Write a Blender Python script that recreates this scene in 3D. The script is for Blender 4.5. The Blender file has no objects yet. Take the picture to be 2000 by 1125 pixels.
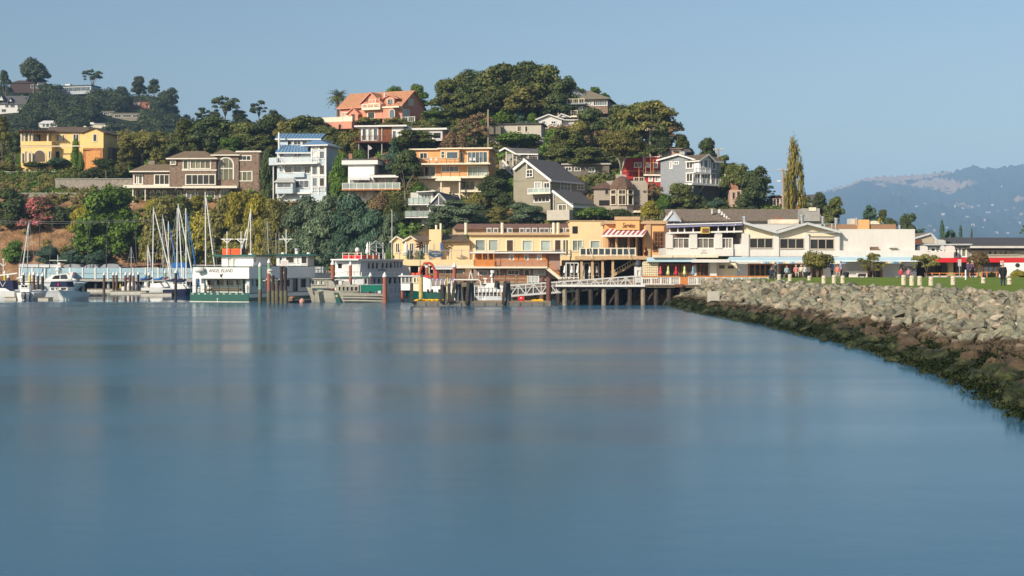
import bpy, bmesh, math, random
import numpy as np
from mathutils import Vector, Matrix
R = math.radians
random.seed(7); rng = np.random.default_rng(7)
S = bpy.context.scene
COL = S.collection

# ------------------------------------------------------------------ camera
F = 2800.0          # focal length in photograph pixels (2000 wide)
HOR = 518.0         # horizon row
CZ = 4.5            # eye above the water
cam = bpy.data.cameras.new('camera'); cam.lens = 36.0*F/2000.0; cam.sensor_width = 36
cam.shift_y = -(562.5-HOR)/2000.0; cam.clip_start = 0.5; cam.clip_end = 30000
co = bpy.data.objects.new('camera', cam); COL.objects.link(co)
co.location = (0, 0, CZ); co.rotation_euler = (R(90), 0, 0); S.camera = co

# ------------------------------------------------------------------ sky and sun
SUN_EL, SUN_AZ = R(29), R(-138)      # azimuth clockwise from +Y: the sun stands behind the camera, to the left
W = bpy.data.worlds.new('World'); S.world = W; W.use_nodes = True
nt = W.node_tree; bg = nt.nodes['Background']
sky = nt.nodes.new('ShaderNodeTexSky'); sky.sky_type = 'NISHITA'; sky.sun_disc = False
sky.sun_elevation = SUN_EL; sky.sun_rotation = SUN_AZ; sky.air_density = 1.2; sky.dust_density = 1.5; sky.ozone_density = 3.0
nt.links.new(sky.outputs[0], bg.inputs[0]); bg.inputs[1].default_value = 0.099
sd = bpy.data.lights.new('sun', 'SUN'); sd.energy = 4.9; sd.angle = R(0.53); sd.color = (1.0, 0.90, 0.75)
so = bpy.data.objects.new('sun', sd); COL.objects.link(so)
sv = Vector((math.sin(SUN_AZ)*math.cos(SUN_EL), math.cos(SUN_AZ)*math.cos(SUN_EL), math.sin(SUN_EL)))
so.rotation_euler = sv.to_track_quat('Z', 'Y').to_euler()
S.view_settings.view_transform = 'Standard'; S.view_settings.look = 'None'; S.view_settings.gamma = 1
S.view_settings.exposure = 0.18; S.view_settings.use_curve_mapping = False
S.cycles.use_denoising = True; S.cycles.max_bounces = 6; S.cycles.transparent_max_bounces = 6
S.cycles.volume_bounces = 0; S.cycles.caustics_reflective = False; S.cycles.caustics_refractive = False

# ------------------------------------------------------------------ helpers
def P(px, py, D): return Vector(((px-1000)/F*D, D, CZ+(HOR-py)/F*D))
def tag(o, label=None, cat=None, group=None, kind=None):
    if label: o['label'] = label
    if cat: o['category'] = cat
    if group: o['group'] = group
    if kind: o['kind'] = kind
    return o
def link(o, parent=None):
    COL.objects.link(o)
    if parent is not None: o.parent = parent
    return o
def mesh(name, verts, faces, mat, parent=None, smooth=False):
    me = bpy.data.meshes.new(name); me.from_pydata([tuple(v) for v in verts], [], faces)
    if mat is not None:
        for m in (mat if isinstance(mat, (list, tuple)) else [mat]): me.materials.append(m)
    if smooth: me.shade_smooth()
    return link(bpy.data.objects.new(name, me), parent)
def npmesh(name, V, Fq, mat, smooth=False):
    V = np.asarray(V, dtype=np.float32); Fq = np.asarray(Fq, dtype=np.int32); n = Fq.shape[1]
    me = bpy.data.meshes.new(name); me.vertices.add(len(V)); me.vertices.foreach_set('co', V.ravel())
    me.loops.add(Fq.size); me.loops.foreach_set('vertex_index', Fq.ravel())
    me.polygons.add(len(Fq)); me.polygons.foreach_set('loop_start', np.arange(0, Fq.size, n, dtype=np.int32))
    me.polygons.foreach_set('loop_total', np.full(len(Fq), n, dtype=np.int32))
    me.update(calc_edges=True)
    if mat is not None: me.materials.append(mat)
    if smooth: me.shade_smooth()
    return me
class MB:
    "collects shapes into one mesh"
    def __init__(s): s.v = []; s.f = []
    def add(s, v, f):
        n = len(s.v); s.v += [tuple(a) for a in v]; s.f += [tuple(i+n for i in q) for q in f]
    def box(s, x0, x1, y0, y1, z0, z1):
        s.add([(x0,y0,z0),(x1,y0,z0),(x1,y1,z0),(x0,y1,z0),(x0,y0,z1),(x1,y0,z1),(x1,y1,z1),(x0,y1,z1)],
              [(0,3,2,1),(4,5,6,7),(0,1,5,4),(1,2,6,5),(2,3,7,6),(3,0,4,7)])
    def bar(s, a, b, w, h=None):
        a = Vector(a); b = Vector(b); d = b-a
        if d.length < 1e-5: return
        d.normalize(); h = h or w
        up = Vector((0,0,1)) if abs(d.z) < .95 else Vector((0,1,0))
        x = d.cross(up).normalized(); y = x.cross(d)
        vs = []
        for c in (a, b):
            for i, j in ((-1,-1),(1,-1),(1,1),(-1,1)): vs.append(c + x*i*w/2 + y*j*h/2)
        s.add(vs, [(3,2,1,0),(4,5,6,7),(0,1,5,4),(1,2,6,5),(2,3,7,6),(3,0,4,7)])
    def tube(s, pts, rads, n=8, cap=True):
        base = len(s.v); pts = [Vector(p) for p in pts]
        if not isinstance(rads, (list, tuple)): rads = [rads]*len(pts)
        for k, p in enumerate(pts):
            d = (pts[min(k+1, len(pts)-1)] - pts[max(k-1, 0)])
            d = d.normalized() if d.length > 1e-6 else Vector((0,0,1))
            up = Vector((0,0,1)) if abs(d.z) < .9 else Vector((1,0,0))
            x = d.cross(up).normalized(); y = x.cross(d)
            for i in range(n):
                a = 2*math.pi*i/n; s.v.append(tuple(p + (x*math.cos(a)+y*math.sin(a))*rads[k]))
        for k in range(len(pts)-1):
            for i in range(n):
                a = base+k*n+i; b = base+k*n+(i+1) % n
                s.f.append((a, b, b+n, a+n))
        if cap:
            s.f.append(tuple(base+i for i in reversed(range(n)))); e = base+(len(pts)-1)*n
            s.f.append(tuple(e+i for i in range(n)))
    def lathe(s, prof, c=(0,0,0), n=12):
        base = len(s.v)
        for r, z in prof:
            for i in range(n):
                a = 2*math.pi*i/n; s.v.append((c[0]+r*math.cos(a), c[1]+r*math.sin(a), c[2]+z))
        for k in range(len(prof)-1):
            for i in range(n):
                a = base+k*n+i; b = base+k*n+(i+1) % n; s.f.append((a, b, b+n, a+n))
        s.f.append(tuple(base+i for i in reversed(range(n)))); e = base+(len(prof)-1)*n
        s.f.append(tuple(e+i for i in range(n)))
    def build(s, name, mat, parent=None, smooth=False): return mesh(name, s.v, s.f, mat, parent, smooth)

# ------------------------------------------------------------------ materials
MATS = {}
def nodes(name):
    m = bpy.data.materials.new(name); m.use_nodes = True; t = m.node_tree
    return m, t, t.nodes['Principled BSDF'], t.nodes['Material Output']
def N(t, k, **kw):
    n = t.nodes.new('ShaderNode'+k)
    for a, b in kw.items(): setattr(n, a, b)
    return n
def ramp(t, fac, stops):
    r = N(t, 'ValToRGB'); e = r.color_ramp.elements
    while len(e) > 1: e.remove(e[-1])
    e[0].position = stops[0][0]; e[0].color = (*stops[0][1], 1)
    for p, c in stops[1:]:
        k = e.new(p); k.color = (*c, 1)
    t.links.new(fac, r.inputs[0]); return r.outputs[0]
def mul(c, k): return tuple(min(1, max(0, a*k)) for a in c)
def mat(name, col, rough=.75, var=.16, scale=1.2, bump=.0, spec=.3, metal=0, relief=None, streak=.0, objrand=0):
    "painted / plain surface: colour, soft weathering, optional fine relief ('lap', 'board', 'shingle')"
    if name in MATS: return MATS[name]
    m, t, b, o = nodes(name); L = t.links.new
    tc = N(t, 'TexCoord'); n1 = N(t, 'TexNoise'); n1.inputs['Scale'].default_value = scale; n1.inputs['Detail'].default_value = 6
    L(tc.outputs['Object'], n1.inputs['Vector'])
    c = ramp(t, n1.outputs[0], [(.28, mul(col, 1-var)), (.5, col), (.74, mul(col, 1+var*.6))])
    if streak:
        mp = N(t, 'Mapping'); mp.inputs['Scale'].default_value = (3, 3, .25); L(tc.outputs['Object'], mp.inputs[0])
        n2 = N(t, 'TexNoise'); n2.inputs['Scale'].default_value = 1.4; n2.inputs['Detail'].default_value = 5; L(mp.outputs[0], n2.inputs['Vector'])
        mx = N(t, 'MixRGB', blend_type='MULTIPLY'); f = ramp(t, n2.outputs[0], [(.45, (1,1,1)), (.8, (1-streak, 1-streak*1.05, 1-streak*1.15))])
        mx.inputs[0].default_value = 1; L(c, mx.inputs[1]); L(f, mx.inputs[2]); c = mx.outputs[0]
    hgt = None
    if relief:
        w = N(t, 'TexWave'); w.wave_type = 'BANDS'; w.wave_profile = 'SAW'; w.bands_direction = 'Z' if relief != 'board' else 'X'
        w.inputs['Scale'].default_value = {'lap': 1.6, 'board': 1.1, 'shingle': 1.9, 'fine': 3}[relief]; w.inputs['Distortion'].default_value = .6 if relief == 'shingle' else .05
        w.inputs['Detail Scale'].default_value = 6
        L(tc.outputs['Object'], w.inputs[0]); hgt = w.outputs[1]
        if relief == 'shingle':
            n3 = N(t, 'TexNoise'); n3.inputs['Scale'].default_value = 7; n3.inputs['Detail'].default_value = 3; L(tc.outputs['Object'], n3.inputs['Vector'])
            mx = N(t, 'MixRGB', blend_type='MULTIPLY'); f = ramp(t, n3.outputs[0], [(.35, (.55,.52,.5)), (.6, (1.1,1.05,1.0))]); mx.inputs[0].default_value = 1
            L(c, mx.inputs[1]); L(f, mx.inputs[2]); c = mx.outputs[0]
    if objrand:
        oi = N(t, 'ObjectInfo'); hs = N(t, 'HueSaturation'); mr = N(t, 'MapRange'); mr.inputs[3].default_value = 1-objrand; mr.inputs[4].default_value = 1+objrand
        L(oi.outputs['Random'], mr.inputs[0]); L(mr.outputs[0], hs.inputs['Value']); L(c, hs.inputs['Color']); c = hs.outputs[0]
    L(c, b.inputs['Base Color']); b.inputs['Roughness'].default_value = rough; b.inputs['Metallic'].default_value = metal
    b.inputs['Specular IOR Level'].default_value = spec
    if bump or hgt is not None:
        bp = N(t, 'Bump'); bp.inputs['Strength'].default_value = bump or .5; bp.inputs['Distance'].default_value = .05
        if hgt is None:
            n4 = N(t, 'TexNoise'); n4.inputs['Scale'].default_value = scale*6; n4.inputs['Detail'].default_value = 5; L(tc.outputs['Object'], n4.inputs['Vector']); hgt = n4.outputs[0]
        L(hgt, bp.inputs['Height']); L(bp.outputs[0], b.inputs['Normal'])
    MATS[name] = m; return m
def glass(name, col, rough=.06, spec=.6):
    if name in MATS: return MATS[name]
    m, t, b, o = nodes(name); L = t.links.new
    tc = N(t, 'TexCoord'); n = N(t, 'TexNoise'); n.inputs['Scale'].default_value = .7; n.inputs['Detail'].default_value = 2
    L(tc.outputs['Object'], n.inputs['Vector'])
    oi = N(t, 'ObjectInfo'); ad = N(t, 'Math', operation='ADD'); L(n.outputs[0], ad.inputs[0]); L(oi.outputs['Random'], ad.inputs[1])
    hf = N(t, 'Math', operation='MULTIPLY'); hf.inputs[1].default_value = .5; L(ad.outputs[0], hf.inputs[0])
    L(ramp(t, hf.outputs[0], [(.2, mul(col, .45)), (.5, col), (.8, mul(col, 1.7))]), b.inputs['Base Color'])
    b.inputs['Roughness'].default_value = rough; b.inputs['Specular IOR Level'].default_value = spec
    MATS[name] = m; return m
def foliage(name, col, col2, dry=None, trans=.28):
    "leaf colour: mixes two greens leaf by leaf and clump by clump"
    if name in MATS: return MATS[name]
    m, t, b, o = nodes(name); L = t.links.new; t.nodes.remove(b)
    g = N(t, 'NewGeometry'); tc = N(t, 'TexCoord'); oi = N(t, 'ObjectInfo')
    n = N(t, 'TexNoise'); n.inputs['Scale'].default_value = .55; n.inputs['Detail'].default_value = 3; L(tc.outputs['Object'], n.inputs['Vector'])
    a = N(t, 'Math', operation='MULTIPLY_ADD'); a.inputs[1].default_value = .45; L(g.outputs['Random Per Island'], a.inputs[0])
    a2 = N(t, 'Math', operation='MULTIPLY_ADD'); a2.inputs[1].default_value = 1.1; a2.inputs[2].default_value = -.28; L(n.outputs[0], a2.inputs[0]); L(a2.outputs[0], a.inputs[2])
    st = [(.12, mul(col, .72)), (.45, col), (.8, col2)]
    if dry: st.append((.97, dry))
    c = ramp(t, a.outputs[0], st)
    hs = N(t, 'HueSaturation'); mr = N(t, 'MapRange'); mr.inputs[3].default_value = 1.2; mr.inputs[4].default_value = 1.85
    L(oi.outputs['Random'], mr.inputs[0]); hs.inputs['Hue'].default_value = .492; L(mr.outputs[0], hs.inputs['Value']); L(c, hs.inputs['Color'])
    d = N(t, 'BsdfDiffuse'); tr = N(t, 'BsdfTranslucent'); mx = N(t, 'MixShader'); mx.inputs[0].default_value = trans
    L(hs.outputs[0], d.inputs[0]); L(hs.outputs[0], tr.inputs[0]); L(d.outputs[0], mx.inputs[1]); L(tr.outputs[0], mx.inputs[2]); L(mx.outputs[0], o.inputs[0])
    MATS[name] = m; return m

# ------------------------------------------------------------------ the lie of the land
I = np.interp
BX = [-900,420,620,760,1100,1300,2800]; BY = [276,272,246,224,219,215,215]         # foot of the hill
CRX = [-900,0,350,600,660,830,850,1000,1130,1190,1230,1330,1400,1450,1520,1600,1700,1900,2800]
CRY = [262,262,262,250,238,236,216,205,215,235,268,308,345,380,408,432,465,495,497]
WY = [25,45,57,78,108,130,154,166]; WX = [13,16,17.8,19.4,19.2,18.1,17.6,17.6]     # water's edge of the stone bank
KY = [25,60,80,100,130,153,166]; KX = [25.5,28,28.5,28,25,22.4,21.6]; KZ = [2.75,2.75,2.75,2.75,2.72,2.7,2.7]   # its crest
def zslope(px, Y):
    t = Y-I(px, BX, BY); w = I(px, [430,680], [1,0])
    fl = .74*t if t < 21 else 15.5+.36*(t-21)
    return 2.8 + w*fl + (1-w)*.37*t
def _crest():
    a = []
    for px in np.arange(-900, 2801, 25):
        cy = I(px, CRX, CRY); Y = I(px, BX, BY)
        while Y < 420 and CZ+(HOR-cy)/F*Y > zslope(px, Y): Y += .5
        a.append((px, Y, zslope(px, Y)))
    return np.array(a)
CR = _crest()
def hgt(X, Y):
    px = 1000+F*X/Y; Yb = I(px, BX, BY)
    if Y < Yb:
        if Y < 166:
            xw = I(Y, WY, WX); xk = I(Y, KY, KX)
            if X <= xw: return max(-2.2, (X-xw)*.5)-.05
            if X < xk: return (X-xw)/(xk-xw)*I(Y, KY, KZ)
            return 2.8+max(0, I(Y, KY, KZ)-2.7)*max(0, 1-(X-xk)/1.5)
        if X > 14: return 2.8
        return 2.8 - max(0, min(5, (Yb-Y)*1.6))
    Yc = I(px, CR[:,0], CR[:,1]); zc = I(px, CR[:,0], CR[:,2])
    z = zslope(px, Y) if Y <= Yc else max(2.6, zc-.4*(Y-Yc))
    return z
def ground(px, py, D0=150, D1=430):
    "distance at which the sight line through (px, py) meets the ground"
    D = D0
    while D < D1:
        p = P(px, py, D)
        if hgt(p.x, p.y) >= p.z: return D
        D += .5
    return float(I(px, CR[:,0], CR[:,1]))
FX = [-900,-100,0,60,150,210,260,310,335,352,375,430,640,900]; FY = [165,178,186,180,184,192,203,208,224,240,248,252,255,264]
def zfar(px, Y):
    zc = CZ+(HOR-I(px, FX, FY))/F*720
    return 4+(zc-4)*min(1, (Y-420)/300.)**.9 if Y < 720 else zc-(Y-720)*.3
def gfar(px, py):
    D = 430
    while D < 720:
        if zfar(px, D) >= CZ+(HOR-py)/F*D: return D
        D += 1
    return 720.

# ground materials
def terrain_mat(name, greens, earth, sc=.12, thr=.5):
    m, t, b, o = nodes(name); L = t.links.new
    g = N(t, 'NewGeometry'); n = N(t, 'TexNoise'); n.inputs['Scale'].default_value = sc; n.inputs['Detail'].default_value = 8; n.inputs['Roughness'].default_value = .65
    L(g.outputs['Position'], n.inputs['Vector'])
    c = ramp(t, n.outputs[0], [(thr-.12, greens[0]), (thr, greens[1]), (thr+.04, earth[0]), (thr+.2, earth[1])])
    # steep banks show bare dry earth
    sp = N(t, 'SeparateXYZ'); L(g.outputs['True Normal'], sp.inputs[0]); mr = N(t, 'MapRange'); mr.inputs[1].default_value = .89; mr.inputs[2].default_value = .83; L(sp.outputs[2], mr.inputs[0])
    n9 = N(t, 'TexNoise'); n9.inputs['Scale'].default_value = .5; n9.inputs['Detail'].default_value = 7; L(g.outputs['Position'], n9.inputs['Vector'])
    mm = N(t, 'MixRGB'); L(mr.outputs[0], mm.inputs[0]); L(c, mm.inputs[1]); L(ramp(t, n9.outputs[0], [(.3, (.13,.085,.045)), (.5, (.27,.15,.075)), (.7, (.36,.23,.12))]), mm.inputs[2]); c = mm.outputs[0]
    L(c, b.inputs['Base Color']); b.inputs['Roughness'].default_value = .95; b.inputs['Specular IOR Level'].default_value = .1
    bp = N(t, 'Bump'); bp.inputs['Strength'].default_value = 1; bp.inputs['Distance'].default_value = .5
    n2 = N(t, 'TexNoise'); n2.inputs['Scale'].default_value = 1.6; n2.inputs['Detail'].default_value = 6; L(g.outputs['Position'], n2.inputs['Vector'])
    L(n2.outputs[0], bp.inputs['Height']); L(bp.outputs[0], b.inputs['Normal']); return m
M_HILL = terrain_mat('hillside_ground', [(.035,.045,.016), (.06,.065,.022)], [(.15,.10,.05), (.30,.17,.085)], .09, .53)
def grid(name, pxs, Ds, fz, m, kind='structure', smooth=True):
    V = np.array([[(px-1000)/F*D, D, fz(px, D)] for D in Ds for px in pxs]); nx = len(pxs)
    i = np.arange(len(V)).reshape(len(Ds), nx)
    q = np.stack([i[:-1,:-1], i[:-1,1:], i[1:,1:], i[1:,:-1]], -1).reshape(-1, 4)
    return tag(link(bpy.data.objects.new(name, npmesh(name, V, q, m, smooth))), kind=kind)
Ds = np.concatenate([np.arange(26, 168, 4), np.arange(168, 330, 1.6), np.arange(330, 470, 6)])
grid('ground', np.arange(-700, 2800, 12), Ds, lambda px, D: hgt((px-1000)/F*D, D), M_HILL)
M_FAR = terrain_mat('far_hillside', [(.03,.04,.02), (.045,.055,.025)], [(.07,.07,.035), (.16,.12,.06)], .03, .6)
grid('far_hill', np.arange(-900, 920, 15), np.concatenate([np.arange(425, 725, 8), np.arange(730, 950, 15)]), zfar, M_FAR)

# far mountain ridge across the bay, forest with golden grass patches
MX = [1300,1450,1580,1620,1650,1680,1720,1760,1800,1830,1858,1880,1900,1925,1950,1975,2000,2060,2200,2500,2900]
MY = [420,405,388,376,368,356,349,347,345,341,342,334,330,333,334,329,327,331,322,338,350]
MS = 1.6
def zmount(px, D): return MS*_zm(px, D/MS)
def _zm(px, D):
    zc = CZ+(HOR-I(px, MX, MY))/F*4600
    f = (D-2300)/2300. if D < 4600 else 1-(D-4600)/2500.
    f = max(0, f); r = .82*f**1.15+.18*f**3
    k = 2.0*math.pi
    fold = (math.sin(px*.021+D*.004)+.6*math.sin(px*.047-D*.0063)+.4*math.sin(px*.11+D*.011))*22*min(1, f*1.6)*(1-f)**.6
    return 1.5+zc*r+fold
m, t, b, o = nodes('far_forest'); L = t.links.new
g = N(t, 'NewGeometry'); sx = N(t, 'SeparateXYZ'); L(g.outputs['Position'], sx.inputs[0])
n = N(t, 'TexNoise'); n.inputs['Scale'].default_value = .0042/MS; n.inputs['Detail'].default_value = 5; n.inputs['Roughness'].default_value = .55; L(g.outputs['Position'], n.inputs['Vector'])
mh = N(t, 'MapRange'); mh.inputs[1].default_value = 130*MS; mh.inputs[2].default_value = 265*MS; L(sx.outputs[2], mh.inputs[0])
mxr = N(t, 'MapRange'); mxr.inputs[1].default_value = 1480*MS; mxr.inputs[2].default_value = 1330*MS; L(sx.outputs[0], mxr.inputs[0])
m1 = N(t, 'Math', operation='MULTIPLY'); L(mh.outputs[0], m1.inputs[0]); L(mxr.outputs[0], m1.inputs[1])
m2 = N(t, 'Math', operation='MULTIPLY_ADD'); m2.inputs[1].default_value = .30; L(m1.outputs[0], m2.inputs[0]); L(n.outputs[0], m2.inputs[2])
MM_GRASS = ramp(t, m2.outputs[0], [(.765, (.028,.045,.028)), (.778, (.33,.225,.135))])
L(MM_GRASS, b.inputs['Base Color']); b.inputs['Roughness'].default_value = 1; b.inputs['Specular IOR Level'].default_value = 0
M_MOUNT = m
nrg = np.random.default_rng(3)
def zm2(px, D): return zmount(px, D) + (nrg.random()**2*19 if 2500*MS < D < 4750*MS else 0)
grid('mountain', np.arange(1280, 2600, 4), MS*np.concatenate([np.arange(2300, 4300, 60), np.arange(4300, 4700, 16), np.arange(4700, 7000, 250)]), zm2, M_MOUNT, smooth=False)

# water: long, smoothed-out ripples in the open bay, a stiller sheet inside the marina
m, t, b, o = nodes('bay_water'); L = t.links.new
g = N(t, 'NewGeometry'); sx = N(t, 'SeparateXYZ'); L(g.outputs['Position'], sx.inputs[0])
mp = N(t, 'Mapping'); mp.inputs['Scale'].default_value = (.02, .11, 1); L(g.outputs['Position'], mp.inputs[0])
n1 = N(t, 'TexNoise'); n1.inputs['Scale'].default_value = 1; n1.inputs['Detail'].default_value = 2.5; L(mp.outputs[0], n1.inputs['Vector'])
n2 = N(t, 'TexNoise'); n2.inputs['Scale'].default_value = .9; n2.inputs['Detail'].default_value = 3; L(g.outputs['Position'], n2.inputs['Vector'])
yy = N(t, 'MapRange'); yy.inputs[1].default_value = 173; yy.inputs[2].default_value = 178; L(sx.outputs[1], yy.inputs[0])
xx = N(t, 'MapRange'); xx.inputs[1].default_value = -8; xx.inputs[2].default_value = -20; L(sx.outputs[0], xx.inputs[0])
cm = N(t, 'Math', operation='MULTIPLY'); L(yy.outputs[0], cm.inputs[0]); L(xx.outputs[0], cm.inputs[1])
ro = N(t, 'MapRange'); ro.inputs[1].default_value = .3; ro.inputs[2].default_value = .7; ro.inputs[3].default_value = .16; ro.inputs[4].default_value = .26; L(n1.outputs[0], ro.inputs[0])
mr = N(t, 'Mix'); L(cm.outputs[0], mr.inputs[0]); L(ro.outputs[0], mr.inputs[2]); mr.inputs[3].default_value = .03
L(mr.outputs[0], b.inputs['Roughness']); b.inputs['IOR'].default_value = 1.333
L(ramp(t, n1.outputs[0], [(.3, (.027,.100,.160)), (.7, (.040,.122,.180))]), b.inputs['Base Color'])
bp = N(t, 'Bump'); bp.inputs['Strength'].default_value = .12; bp.inputs['Distance'].default_value = .06
ad = N(t, 'Math', operation='MULTIPLY_ADD'); ad.inputs[1].default_value = 5; L(n1.outputs[0], ad.inputs[0]); L(n2.outputs[0], ad.inputs[2])
L(ad.outputs[0], bp.inputs['Height']); L(bp.outputs[0], b.inputs['Normal'])
M_WATER = m
tag(mesh('water', [(-6000,-120,0),(6000,-120,0),(6000,12000,0),(-6000,12000,0)], [(0,1,2,3)], M_WATER), kind='structure')

# the air: a pale even haze over the whole place
m = bpy.data.materials.new('air'); m.use_nodes = True; t = m.node_tree; t.nodes.remove(t.nodes['Principled BSDF'])
pv = t.nodes.new('ShaderNodeVolumePrincipled'); pv.inputs['Color'].default_value = (.40,.65,1.0,1); pv.inputs['Density'].default_value = .000135; pv.inputs['Anisotropy'].default_value = -.2
t.links.new(pv.outputs[0], t.nodes['Material Output'].inputs['Volume'])
hz = MB(); hz.box(-7000, 7000, -150, 12500, -3.5, 640)
tag(hz.build('haze', m), kind='stuff')

# ------------------------------------------------------------------ building kit
# A building is an Empty at its foot; facades are laid out on upright planes (frames) whose distance comes from the ground they stand on.
GL = dict(d=glass('window_glass_dark', (.018,.020,.022)), b=glass('window_glass_sky_tint', (.07,.10,.125)), c=glass('window_glass_curtain', (.42,.43,.38), .25, .4),  # b: sky reflection is put into the pane's base colour
          g=glass('window_glass_green', (.30,.36,.33), .2, .5), w=glass('window_glass_brown', (.05,.032,.022)), o=glass('window_glass_olive', (.14,.135,.085)))
WHITE = mat('white_paint', (.72,.70,.66), .6, .06, .8, streak=.07); CREAM = mat('cream_paint', (.74,.66,.50), .65, .07, streak=.08)
GREYROOF = mat('grey_shingle_roof', (.115,.108,.105), .9, .25, 2.5, relief='fine'); BROWNROOF = mat('brown_shingle_roof', (.15,.115,.085), .9, .35, 2.2, relief='shingle')
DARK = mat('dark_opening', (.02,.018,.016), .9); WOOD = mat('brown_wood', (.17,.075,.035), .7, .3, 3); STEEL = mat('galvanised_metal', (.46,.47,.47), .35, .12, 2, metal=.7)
CONC = mat('concrete', (.40,.38,.34), .9, .2, 1.5, bump=.2, streak=.2); DECK = mat('weathered_deck', (.22,.17,.12), .85, .3, 3); BLACK = mat('black_paint', (.015,.015,.017), .5)
class B:
    def __init__(s, name, label, cat, px, D, yaw=0, zb=None, group=None, root=None):
        s.yaw = R(yaw); s.D = D; X = (px-1000)/F*D
        s.O = Vector((X, D, 0)); s.a = Vector((math.cos(s.yaw), math.sin(s.yaw), 0)); s.n = Vector((-math.sin(s.yaw), math.cos(s.yaw), 0))
        if root is None:
            e = bpy.data.objects.new(name, None); e.empty_display_size = .5; COL.objects.link(e)
            e.location = (X, D, hgt(X, D) if zb is None else zb); tag(e, label, cat, group); s.root = e
        else: s.root = root
        s.L = Vector(s.root.location)
    def sub(s, px, D, yaw): return B(None, None, None, px, D, yaw, root=s.root)
    def at(s, px, v, yaw):
        "another frame of the same building whose origin lies on this one's plane v, under column px"
        u = s.uz(px, HOR, v)[0]; w = s.O+s.a*u+s.n*v
        return B(None, None, None, 1000+F*w.x/w.y, w.y, yaw, root=s.root)
    def uz(s, px, py, v=0):
        d = Vector(((px-1000)/F, 1, 0)); t = (v + s.O.dot(s.n))/d.dot(s.n)
        return (d*t-s.O).dot(s.a), CZ+(HOR-py)/F*t
    def l(s, u, v, z):
        w = s.O+s.a*u+s.n*v; return (w.x-s.L.x, w.y-s.L.y, z-s.L.z)
    def pt(s, p):
        u, z = s.uz(p[0], p[1], p[2] if len(p) > 2 else 0); return s.l(u, p[2] if len(p) > 2 else 0, z)
    def hexa(s, mb, u0, u1, v0, v1, z0, z1):
        mb.add([s.l(*q) for q in ((u0,v0,z0),(u1,v0,z0),(u1,v1,z0),(u0,v1,z0),(u0,v0,z1),(u1,v0,z1),(u1,v1,z1),(u0,v1,z1))],
               [(0,3,2,1),(4,5,6,7),(0,1,5,4),(1,2,6,5),(2,3,7,6),(3,0,4,7)])
    def rect(s, x0, y0, x1, y1, v):
        xm = (x0+x1)/2; return s.uz(x0, y0, v)[0], s.uz(x1, y0, v)[0], s.uz(xm, y1, v)[1], s.uz(xm, y0, v)[1]
    def box(s, name, x0, y0, x1, y1, v, dep, m, parent=None):
        u0, u1, z0, z1 = s.rect(x0, y0, x1, y1, v); mb = MB(); s.hexa(mb, u0, u1, v, v+dep, z0, z1)
        return mb.build(name, m, parent or s.root)
    def slab(s, name, pts, th, m, parent=None):
        "polygon of (px, py, v) corners, thickened downwards"
        a = [s.pt(p) for p in pts]; n = len(a); b = [(p[0], p[1], p[2]-th) for p in a]
        f = [tuple(range(n)), tuple(range(2*n-1, n-1, -1))]+[((i+1) % n, i, n+i, n+(i+1) % n) for i in range(n)]
        return mesh(name, a+b, f, m, parent or s.root)
    def prism(s, name, pts, v, dep, m, parent=None):
        "outline of (px, py) on plane v, pushed back by dep"
        q = [s.uz(p[0], p[1], v) for p in pts]; n = len(q)
        a = [s.l(u, v, z) for u, z in q]; b = [s.l(u, v+dep, z) for u, z in q]
        f = [tuple(range(n)), tuple(range(2*n-1, n-1, -1))]+[(i, n+i, n+(i+1) % n, (i+1) % n) for i in range(n)]
        return mesh(name, a+b, f, m, parent or s.root)
    def poly(s, name, pts, faces, m, parent=None): return mesh(name, [s.pt(p) for p in pts], faces, m, parent or s.root)
    def bar(s, name, a, b, w, m, parent=None, h=None):
        mb = MB(); mb.bar(s.pt(a), s.pt(b), w, h); return mb.build(name, m, parent or s.root)
    def facade(s, x0, y0, x1, y1, v, dep, m, wins=(), fm=None, fw=.13, name='wall', wname='window', top=None):
        "wall with real openings; every opening gets a frame and panes set back in it. wins: (x0,y0,x1,y1,columns,rows,glass[,sill])"
        u0, u1, z0, z1 = s.rect(x0, y0, x1, y1, v); fm = fm or WHITE
        H = []
        for w in wins:
            a, b_, c, d = s.rect(w[0], w[1], w[2], w[3], v)
            H.append((max(a, u0+.02), min(b_, u1-.02), max(c, z0+.02), min(d, z1-.02)))
        us = sorted({u0, u1, *[h[0] for h in H], *[h[1] for h in H]}); zs = sorted({z0, z1, *[h[2] for h in H], *[h[3] for h in H]})
        mb = MB(); q = .28
        for i in range(len(us)-1):
            for j in range(len(zs)-1):
                uc, zc = (us[i]+us[i+1])/2, (zs[j]+zs[j+1])/2
                if any(h[0] < uc < h[1] and h[2] < zc < h[3] for h in H): continue
                mb.add([s.l(us[i], v, zs[j]), s.l(us[i+1], v, zs[j]), s.l(us[i+1], v, zs[j+1]), s.l(us[i], v, zs[j+1])], [(0,1,2,3)])
        for a, b_, c, d in H:
            k = [(a,c),(b_,c),(b_,d),(a,d)]
            mb.add([s.l(u, v, z) for u, z in k]+[s.l(u, v+q, z) for u, z in k], [(0,4,5,1),(1,5,6,2),(2,6,7,3),(3,7,4,0)])
        k = [(u0,z0),(u1,z0),(u1,z1),(u0,z1)]
        mb.add([s.l(u, v, z) for u, z in k]+[s.l(u, v+dep, z) for u, z in k], [(4,0,1,5),(5,1,2,6),(6,2,3,7),(7,3,0,4),(7,6,5,4)])
        o = mb.build(name, m, s.root)
        for w, h in zip(wins, H): s.window(h, v, w[4], w[5], GL[w[6]], fm, fw, wname if len(w) < 8 or w[7] != 'door' else 'door')
        return o
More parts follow.
